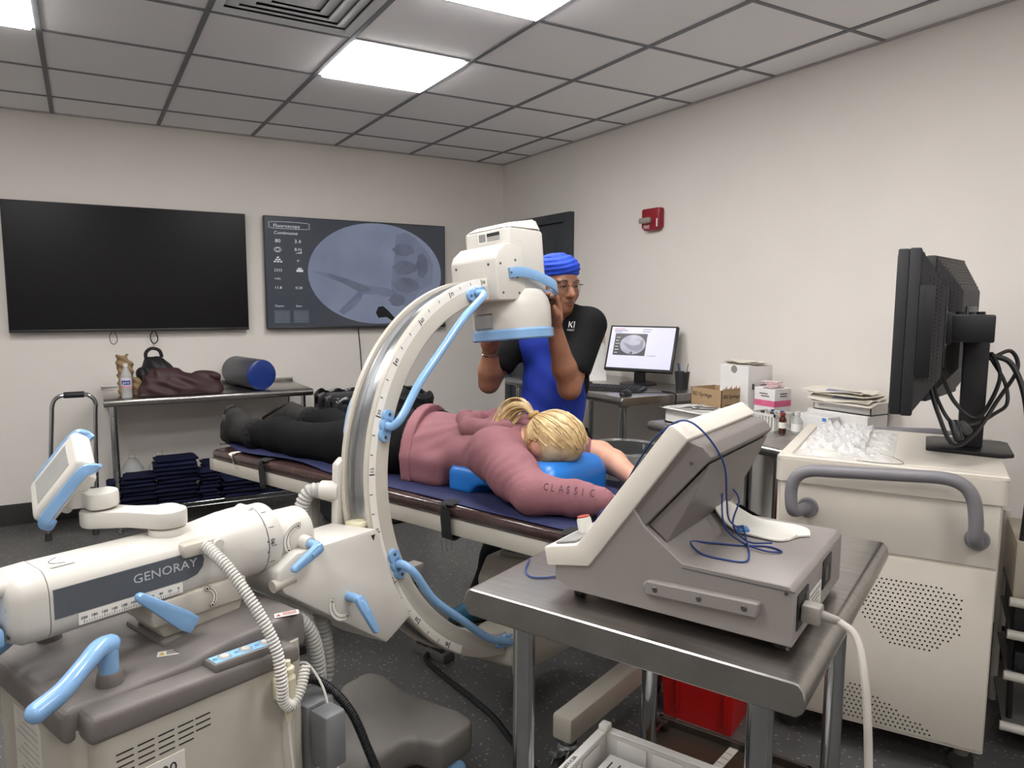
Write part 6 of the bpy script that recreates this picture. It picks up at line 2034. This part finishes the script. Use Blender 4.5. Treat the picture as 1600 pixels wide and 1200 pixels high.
im = obj('fluoroscopy_image', disc(F0, (.86, .425), .55, .392, 72, -.0664, .0006), XR2, s_, 0)
XM = xray_mat('xray_mid_blue', '#636a7e', '#565d70', .72, 9)
XM2 = xray_mat('xray_soft_blue', '#717990', '#687086', .72, 7)
def flat(P, m, y=-.0674):
    obj('xray_shadow', MB().prism(P, 'y', y - .0004, y), m, im, 0)
flat([(.33, .435), (.45, .425), (.60, .385), (.75, .335), (.90, .32), (1.0, .30), (1.02, .25), (.93, .245), (.85, .265), (.75, .265), (.64, .20), (.54, .13), (.58, .105), (.66, .16), (.72, .225), (.70, .28), (.58, .345), (.45, .39)], XM2, -.0672)
flat([(.45, .425), (.60, .385), (.75, .335), (.80, .30), (.72, .275), (.60, .34), (.48, .39)], XM, -.0676)
flat([(1.02, .74), (1.10, .76), (1.18, .72), (1.30, .60), (1.34, .50), (1.33, .36), (1.22, .30), (1.12, .16), (1.0, .20), (.97, .35), (1.0, .55)], XM2, -.0672)
for cx, cz, w, h in ((1.08, .62, .09, .05), (1.09, .48, .10, .055), (1.10, .34, .11, .06), (1.24, .50, .05, .10), (1.02, .22, .07, .05)):
    flat([(cx + w * math.cos(2 * PI * i / 14) * (1 + .15 * math.sin(3 * i)), cz + h * math.sin(2 * PI * i / 14)) for i in range(14)], XM, -.0678)
flat([(.84, .12), (.86, .165), (.90, .172), (.94, .14), (1.02, .055), (.99, .045), (.93, .085), (.86, .08)], mat('xray_black', '#15161a', .4), -.0680)
LET = mat('screen_letters', '#b9bcc6', .4, emit=.5)
def tvtext(s, x, z, size, m=LET, sx=1.15):
    text('screen_text', s, size, m, s_, frame((x, -.0672, z), (1, 0, 0), (0, 0, 1)), sx=sx)
tvtext('Fluoroscopy', .065, .747, .034)
pl2 = [(.055 + .0, .74), (.31, .74), (.325, .76), (.31, .785), (.055, .785), (.04, .762)]
obj('text_frame', MB().tube([(x, -.0672, z) for x, z in pl2], .0014, 4, 3, closed=True), LET, s_, 0)
tvtext('Continuous', .068, .697, .032)
tvtext('80', .075, .637, .036); tvtext('3.4', .215, .637, .036)
tvtext('B.N', .215, .58, .03); tvtext('9"', .23, .497, .024); tvtext('0.05s', .065, .367, .018)
tvtext('11.8', .062, .298, .027); tvtext('0.20', .215, .298, .027)
tvtext('Fluoro', .062, .165, .021); tvtext('Save', .215, .165, .021)
ic = MB()
obj('screen_icon', MB().tube([(.093 + .026 * math.cos(i * PI / 6), -.0672, .585 + .017 * math.sin(i * PI / 6)) for i in range(12)], .0016, 4, 2, closed=True), LET, s_, 0)
obj('screen_icon', MB().tube([(.093 + .013 * math.cos(i * PI / 6), -.0672, .585 + .013 * math.sin(i * PI / 6)) for i in range(12)], .0016, 4, 2, closed=True), LET, s_, 0)
for x, z in ((.07, .497), (.093, .497), (.116, .497), (.082, .512), (.104, .512), (.093, .528)):
    obj('screen_icon', MB().box(x - .008, x + .008, -.0674, -.0668, z - .005, z + .005), LET, s_, 0)
for k in range(4):
    obj('screen_icon', MB().tube([(.066 + .015 * k, -.0672, .445), (.074 + .015 * k, -.0672, .435), (.066 + .015 * k, -.0672, .425)], .0018, 4, 2), LET, s_, 0)
for k in range(4):
    obj('screen_icon', MB().box(.225 + .012 * k, .232 + .012 * k, -.0674, -.0668, .560, .564 + .004 * k), LET, s_, 0)
obj('screen_icon', MB().box(.225, .275, -.0674, -.0668, .425, .442), LET, s_, 0)
obj('screen_icon', MB().box(.235, .265, -.0674, -.0668, .445, .455), LET, s_, 0)
for x in (.055, .195):
    obj('thumbnail', MB().box(x, x + .115, -.0672, -.0666, .045, .14), mat('thumb', '#474d57', .4, emit=.35), s_, 0)
    for k in range(5):
        obj('thumbnail_line', MB().box(x + .008, x + .107, -.0675, -.0671, .055 + .016 * k, .057 + .016 * k), mat('thumbline', '#6a7180', .4, emit=.3), s_, 0)
tvc = obj('television_cable', MB().tube([(1.98, YB - .02, 1.26), (1.985, YB - .012, 1.2), (2.0, YB - .01, 1.0), (2.02, YB - .01, .5)], .004, 6, 6), CBK); tag(tvc, 'thin black cable hanging from the fluoroscopy television', 'cable')
for x, lab, r_ in ((.272, 'thin wire loop hanging below the switched-off television, left one', .0022), (.518, 'thicker black cable loop hanging below the switched-off television, right one', .004)):
    o = obj('cable_loop', MB().tube([(x, YB - .04, 1.26), (x - .022, YB - .042, 1.22), (x - .018, YB - .042, 1.18), (x, YB - .042, 1.165), (x + .02, YB - .042, 1.185), (x + .018, YB - .042, 1.22), (x + .004, YB - .04, 1.26)], r_, 7, 6), CBK)
    tag(o, lab, 'cable')

# ------------------------------------------------------------------ bench along the back wall
BX0, BX1, BY0, BY1, BZ = .182, 1.452, 2.885, 3.47, .857
bench = thing('steel_bench', 'long stainless steel bench with wire shelf below the televisions', 'table', (BX0, BY0, 0))
W_, D_ = BX1 - BX0, BY1 - BY0
pr = [(.010, BZ - .045), (.0, BZ - .03), (-.003, BZ - .02), (.0, BZ - .006), (.012, BZ), (D_, BZ), (D_, BZ - .03), (D_ - .01, BZ - .045)]
obj('table_top', MB().prism([(y, z) for y, z in pr], 'x', 0, W_, .002, 1), STEEL, bench)
obj('back_lip', MB().box(0, W_, D_ - .012, D_, BZ - .002, BZ + .03, .003), STEEL, bench)
for x, y in ((.055, .065), (W_ - .055, .065), (.055, D_ - .06), (W_ - .055, D_ - .06)):
    l = obj('leg', MB().cyl((x, y, .03), (x, y, BZ - .04), .0165, n=20), CHROME, bench)
    obj('bullet_foot', MB().lathe([(0, 0), (.014, 0), (.018, .008), (.018, .014), (.012, .02), (.012, .035), (0, .035)], (x, y, 0), (0, 0, 1), 16), CHROME, l)
    for z in [.10 + .05 * k for k in range(14)]:
        obj('leg_groove', MB().lathe([(.0164, -.0012), (.0171, 0), (.0164, .0012)], (x, y, z), (0, 0, 1), 18), SCREW, l)
ZS = .150
wire = CHROME
for y in (.045, D_ - .045):
    for z in (ZS, ZS - .028):
        obj('shelf_rail', MB().cyl((.055, y, z), (W_ - .055, y, z), .0035, n=8), wire, bench)
    zg = MB().tube([(.055 + (W_ - .11) * i / 48, y, ZS - (.026 if i % 2 else .002)) for i in range(49)], .0022, 5, 0)
    obj('shelf_truss', zg, wire, bench)
for k in range(34):
    x = .07 + (W_ - .14) * k / 33
    obj('shelf_wire', MB().cyl((x, .045, ZS + .002), (x, D_ - .045, ZS + .002), .0022, n=6), wire, bench)
ZF = ZS + .0045
# folded navy garments in stacks
NV = [mat('navy_fold_a', '#15182e', .9, var=.12, bump=.3, bscale=90, spec=.15), mat('navy_fold_b', '#111426', .9, var=.12, bump=.3, bscale=90, spec=.15), mat('navy_fold_c', '#191d36', .9, var=.12, bump=.3, bscale=90, spec=.15)]
rg = random.Random(11)
def garment(cx, cy, z, w, d, h, rot, m, label, group):
    n = 10
    def f(u, v, top):
        x = (u - .5) * w; y = (v - .5) * d
        e = min(u, 1 - u, v, 1 - v)
        k_ = math.sqrt(max(0, 1 - (1 - min(1, e / .10)) ** 2))
        wob = .16 * math.sin(7 * u + z * 90) * math.sin(5 * v + z * 40)
        return (x, y, h * .5 + (1 if top else -1) * h * .5 * (.25 + .75 * k_) + (h * wob * .5 if top else 0) * k_)
    M = Matrix.Translation((cx, cy, z)) @ Matrix.Rotation(rot, 4, 'Z')
    mb = MB(M)
    N = n + 1
    vs = [f(i / n, j / n, True) for i in range(N) for j in range(N)] + [f(i / n, j / n, False) for i in range(N) for j in range(N)]
    q = lambda i, j, b: b * N * N + i * N + j
    fs = [(q(i, j, 0), q(i + 1, j, 0), q(i + 1, j + 1, 0), q(i, j + 1, 0)) for i in range(n) for j in range(n)] + [(q(i, j + 1, 1), q(i + 1, j + 1, 1), q(i + 1, j, 1), q(i, j, 1)) for i in range(n) for j in range(n)]
    per = [(i, 0) for i in range(n)] + [(n, j) for j in range(n)] + [(i, n) for i in range(n, 0, -1)] + [(0, j) for j in range(n, 0, -1)]
    for a, b in zip(per, per[1:] + per[:1]):
        fs.append((q(*b, 0), q(*a, 0), q(*a, 1), q(*b, 1)))
    o = obj('folded_garment', mb.add(vs, fs), m, smooth=60)
    tag(o, label, 'clothing', group)
    return o
stacks = [(.355, 2.99, .20, .17, 8, .0265, 'folded navy garment in the low stack by the bench leg', 'navy garments, low stack'),
          (.575, 2.985, .255, .17, 11, .0275, 'folded navy garment in the tallest stack under the bench', 'navy garments, tallest stack'),
          (.765, 2.995, .12, .16, 8, .0255, 'folded navy garment in the narrow stack right of the tallest', 'navy garments, narrow stack'),
          (.975, 2.985, .27, .17, 5, .026, 'folded navy garment in the wide low stack below the couch foot', 'navy garments, wide low stack'),
          (1.235, 2.99, .22, .17, 4, .026, 'folded navy garment in the stack at the right end of the shelf', 'navy garments, right end stack'),
          (.245, 3.12, .12, .15, 6, .026, 'folded navy garment in the stack behind the left bench leg', 'navy garments, rear left stack'),
          (.87, 3.17, .26, .17, 8, .027, 'folded navy garment in the rear stack under the bench middle', 'navy garments, rear middle stack')]
ORD = ['topmost', 'second from top', 'third from top', 'fourth from top', 'fifth from top', 'sixth from top', 'seventh from top', 'eighth from top', 'ninth from top', 'tenth from top', 'lowest']
for cx, cy, w, d, n, h, lab, grp in stacks:
    for k in range(n):
        garment(cx + rg.uniform(-.012, .012), cy + rg.uniform(-.008, .008), ZF + k * h, w * rg.uniform(.93, 1.05), d * rg.uniform(.94, 1.04), h * .97, rg.uniform(-.07, .07), NV[rg.randrange(3)], lab.replace('garment in', 'garment, %s in' % (ORD[n - 1 - k] if k else 'lowest')), grp)
# two jugs behind the stacks
for x, y, lab in ((.335, 3.27, 'clear plastic jug with white cap under the bench, left one'), (.50, 3.27, 'clear plastic jug with white cap half hidden by the tall stack')):
    j = thing('water_jug', lab, 'jug', (x, y, ZF))
    obj('jug_body', MB().lathe([(0, 0), (.068, 0), (.075, .01), (.075, .15), (.068, .19), (.035, .245), (.02, .26), (.02, .275), (0, .275)], (0, 0, 0), (0, 0, 1), 28), mat('jug_clear', '#c9cdcd', .15, alpha=.5), j)
    obj('jug_cap', MB().cyl((0, 0, .268), (0, 0, .287), .024, n=20), WHITE, j)
# on the bench: paper bag, bottle, backpack, jacket, bolster
ZB = BZ + .0005
pb_ = SDF((.24, 2.88, .85), (.42, 3.16, 1.16), .007)
pb_.box((.315, 3.06, .965), (.045, .04, .11), .012, .0).ell((.375, 3.02, .91), (.035, .04, .07), .03).box((.30, 3.06, 1.09), (.03, .03, .03), .008, .02)
pb_.warp(lambda X, Y, Z: .007 * np.sin(70 * X + 50 * Z) * np.sin(60 * Z + 40 * Y) + .004 * np.sin(140 * Z + 90 * X)); pb_.plane((0, 0, ZB), (0, 0, -1))
o = obj('paper_bag', pb_.mesh(1), mat('kraft_paper', '#8c7657', .8, var=.1, bump=.3, bscale=40), smooth=30); tag(o, 'crumpled brown paper bag on the steel bench', 'bag')
bo = thing('drink_bottle', 'clear plastic drink bottle with blue and pink label on the bench', 'bottle', (.312, 2.935, ZB))
obj('bottle_body', MB().lathe([(0, 0), (.026, 0), (.031, .006), (.029, .03), (.031, .06), (.031, .13), (.028, .15), (.014, .185), (.0125, .20), (0, .20)], (0, 0, 0), (0, 0, 1), 28), mat('bottle_clear', '#d3d6d8', .08, alpha=.45), bo)
lb_ = obj('bottle_label', MB().lathe([(.0312, .065), (.0316, .065), (.0316, .128), (.0312, .128)], (0, 0, 0), (0, 0, 1), 28), mat('label_pale', '#c9c3cf', .4), bo)
obj('label_blue', MB().lathe([(.0317, .085), (.0320, .085), (.0320, .112), (.0317, .112)], (0, 0, 0), (0, 0, 1), 10, (math.radians(215), math.radians(310)), (1, 0, 0)), mat('label_blue', '#2b3c8c', .4), lb_)
text('lettering', 'pro', .026, WINK, lb_, frame((-.022, -.0335, .091), (1, -.0, 0), (0, 0, 1)))
obj('label_pink', MB().lathe([(.0317, .066), (.0320, .066), (.0320, .078), (.0317, .078)], (0, 0, 0), (0, 0, 1), 28), mat('label_pink', '#c98f95', .4), lb_)
obj('bottle_cap', MB().cyl((0, 0, .196), (0, 0, .216), .0145, n=18), WHITE, bo)
eg = thing('eyeglasses', 'folded wire eyeglasses lying at the front of the bench', 'glasses', (.40, 2.925, ZB))
for s_2 in (-1, 1):
    obj('rim', MB().tube([(s_2 * .03 + .024 * math.cos(i * PI / 8), .0, .022 + .019 * math.sin(i * PI / 8)) for i in range(16)], .0016, 6, 2, closed=True), mat('wire_brown', '#5c5048', .3, .6), eg)
    obj('lens', MB().lathe([(0, -.0005), (.0235, -.0005), (.0235, .0005), (0, .0005)], (s_2 * .03, 0, .0235), (0, 1, 0), 18), mat('lens_glass', '#3a3a3a', .05, alpha=.07), eg)
obj('bridge', MB().tube([(-.008, 0, .03), (0, -.003, .034), (.008, 0, .03)], .0016, 6, 4).tube([(-.054, 0, .03), (-.052, .03, .02), (.0, .035, .008), (.04, .03, .006)], .0014, 6, 5), mat('wire_brown', '#5c5048', .3, .6), eg)
bp = SDF((.36, 2.95, .85), (.66, 3.33, 1.20), .008)
bp.ell((.50, 3.16, .97), (.105, .10, .13), .02).ell((.415, 3.10, .98), (.035, .05, .06), .02).box((.50, 3.17, .90), (.10, .09, .05), .03, .03)
bp.warp(lambda X, Y, Z: .006 * np.sin(50 * Z + 30 * X) + .004 * np.sin(80 * X + 40 * Y)); bp.plane((0, 0, ZB), (0, 0, -1))
bpk = obj('backpack', bp.mesh(1), mat('black_nylon', '#1d1d1f', .55, var=.2, bump=.4, bscale=60), smooth=50); tag(bpk, 'black backpack with top loop behind the maroon jacket', 'bag')
obj('top_loop', MB().tube([(.445, 3.14, 1.06), (.44, 3.13, 1.12), (.475, 3.13, 1.15), (.52, 3.14, 1.135), (.535, 3.15, 1.09)], 0, 10, 5, flat=(.022, .010, (0, 1, 0))), mat('black_webbing', '#1d1d20', .75), bpk)
jk = SDF((.37, 2.86, .85), (.90, 3.16, 1.09), .007)
jk.ell((.50, 3.0, .93), (.10, .09, .09), .03).cone((.50, 3.0, .98), (.60, 2.99, .985), .05, .045, .03).ell((.68, 3.0, .91), (.16, .085, .06), .04).cone((.62, 2.985, .93), (.82, 3.0, .95), .065, .05, .03).cone((.60, 2.96, .885), (.84, 2.97, .88), .05, .04, .025).cone((.42, 2.96, .88), (.55, 2.95, .875), .045, .045, .03)
jk.warp(lambda X, Y, Z: .006 * np.sin(45 * X + 60 * Z + 5 * np.sin(20 * Y)) + .004 * np.sin(95 * Z + 30 * X)); jk.plane((0, 0, ZB), (0, 0, -1))
o = obj('maroon_jacket', jk.mesh(1), mat('maroon_nylon', '#3c2629', .6, var=.12, bump=.3, bscale=70), smooth=60); tag(o, 'dark maroon jacket bundled on the steel bench', 'jacket')
bl = thing('bolster', 'dark cylindrical bolster cushion with navy end on the bench', 'cushion', (0, 0, 0))
b0, b1 = Vector((1.125, 2.95, ZB + .105)), Vector((1.03, 3.40, ZB + .105))
obj('bolster_body', MB().lathe([(0, .004), (.09, .004), (.100, .008), (.104, .018), (.104, .44), (.098, .452), (.09, .456), (0, .456)], b0, b1 - b0, 40), mat('slate_vinyl', '#4c4f57', .35, var=.05), bl)
obj('end_cap', MB().lathe([(0, -.004), (.06, -.0035), (.09, -.001), (.099, .004), (.101, .010), (.09, .012), (0, .012)], b0, b1 - b0, 40), mat('navy_vinyl', '#1c3478', .3, var=.05), bl)

# step stool with tall chrome handrail
sg = thing('step_stool', 'chrome step stool with tall handrail and black grip by the back wall', 'step stool', (0, 3.02, 0))
obj('hand_rail', MB().tube([(-.15, 0, .02), (-.135, 0, .2), (-.095, 0, .72), (-.085, 0, .83), (-.06, 0, .872), (-.02, 0, .885), (.08, 0, .885), (.115, 0, .872), (.14, 0, .83), (.135, 0, .72), (.115, 0, .2), (.10, 0, .02)], .0125, 12, 6), CHROME, sg)
obj('grip', MB().cyl((-.025, 0, .886), (.085, 0, .886), .019, n=18, bev=.004), BLACKM, sg)
for x, y in ((-.15, 0), (.10, 0), (-.15, .30), (.10, .30)):
    l = obj('leg', MB().cyl((x, y, .03), (x * .95, y, .22), .0125, n=14), CHROME, sg)
    obj('rubber_foot', MB().cyl((x, y, 0), (x, y, .045), .019, .016, 16), RUBBER, l)
obj('tread', MB().box(-.17, .12, -.02, .32, .215, .235, .01, 3), BLACKM, sg)
for k in range(8):
    obj('tread_rib', MB().box(-.15 + .03 * k, -.14 + .03 * k, -.01, .31, .235, .239), RUBBER, sg)

# tall bin with a black liner behind the couch
hb = thing('lined_bin', 'large bin with black plastic liner standing behind the couch', 'bin', (0, 0, 0))
hs = SDF((1.36, 2.2, 0), (2.14, 2.80, .92), .016)
hs.box((1.75, 2.50, .43), (.33, .23, .43), .05, .0); hs.box((1.75, 2.50, .87), (.30, .20, .20), .05, .0, op='-')
V, F = hs.mesh(1)
obj('bin_body', (V, F), mat('bin_dark', '#333436', .5, var=.08), hb, 50)
ls = SDF((1.34, 2.18, .35), (2.16, 2.84, .93), .010)
ls.box((1.75, 2.50, .66), (.345, .245, .215), .05, .0); ls.box((1.75, 2.50, .90), (.318, .218, .22), .05, .0, op='-'); ls.box((1.75, 2.50, .50), (.334, .234, .345), .05, .0, op='-')
ls.warp(lambda X, Y, Z: .006 * np.sin(55 * X + 22 * Z + 4 * np.sin(18 * Z)) * np.sin(37 * Y + 15 * Z + 1) + .005 * np.sin(70 * Z + 30 * X) * np.sin(25 * X + 2))
V, F = ls.mesh(1)
obj('liner', (V, F), mat('black_liner', '#1e1f21', .25, var=.15, bump=.5, bscale=30, coat=.3), hb, 50)
obj('bin_handle', MB().tube([(1.50, 2.235, .80), (1.52, 2.215, .845), (1.60, 2.21, .85), (1.64, 2.235, .80)], 0, 10, 5, flat=(.02, .006, (0, 1, 0))), CHROME, hb)
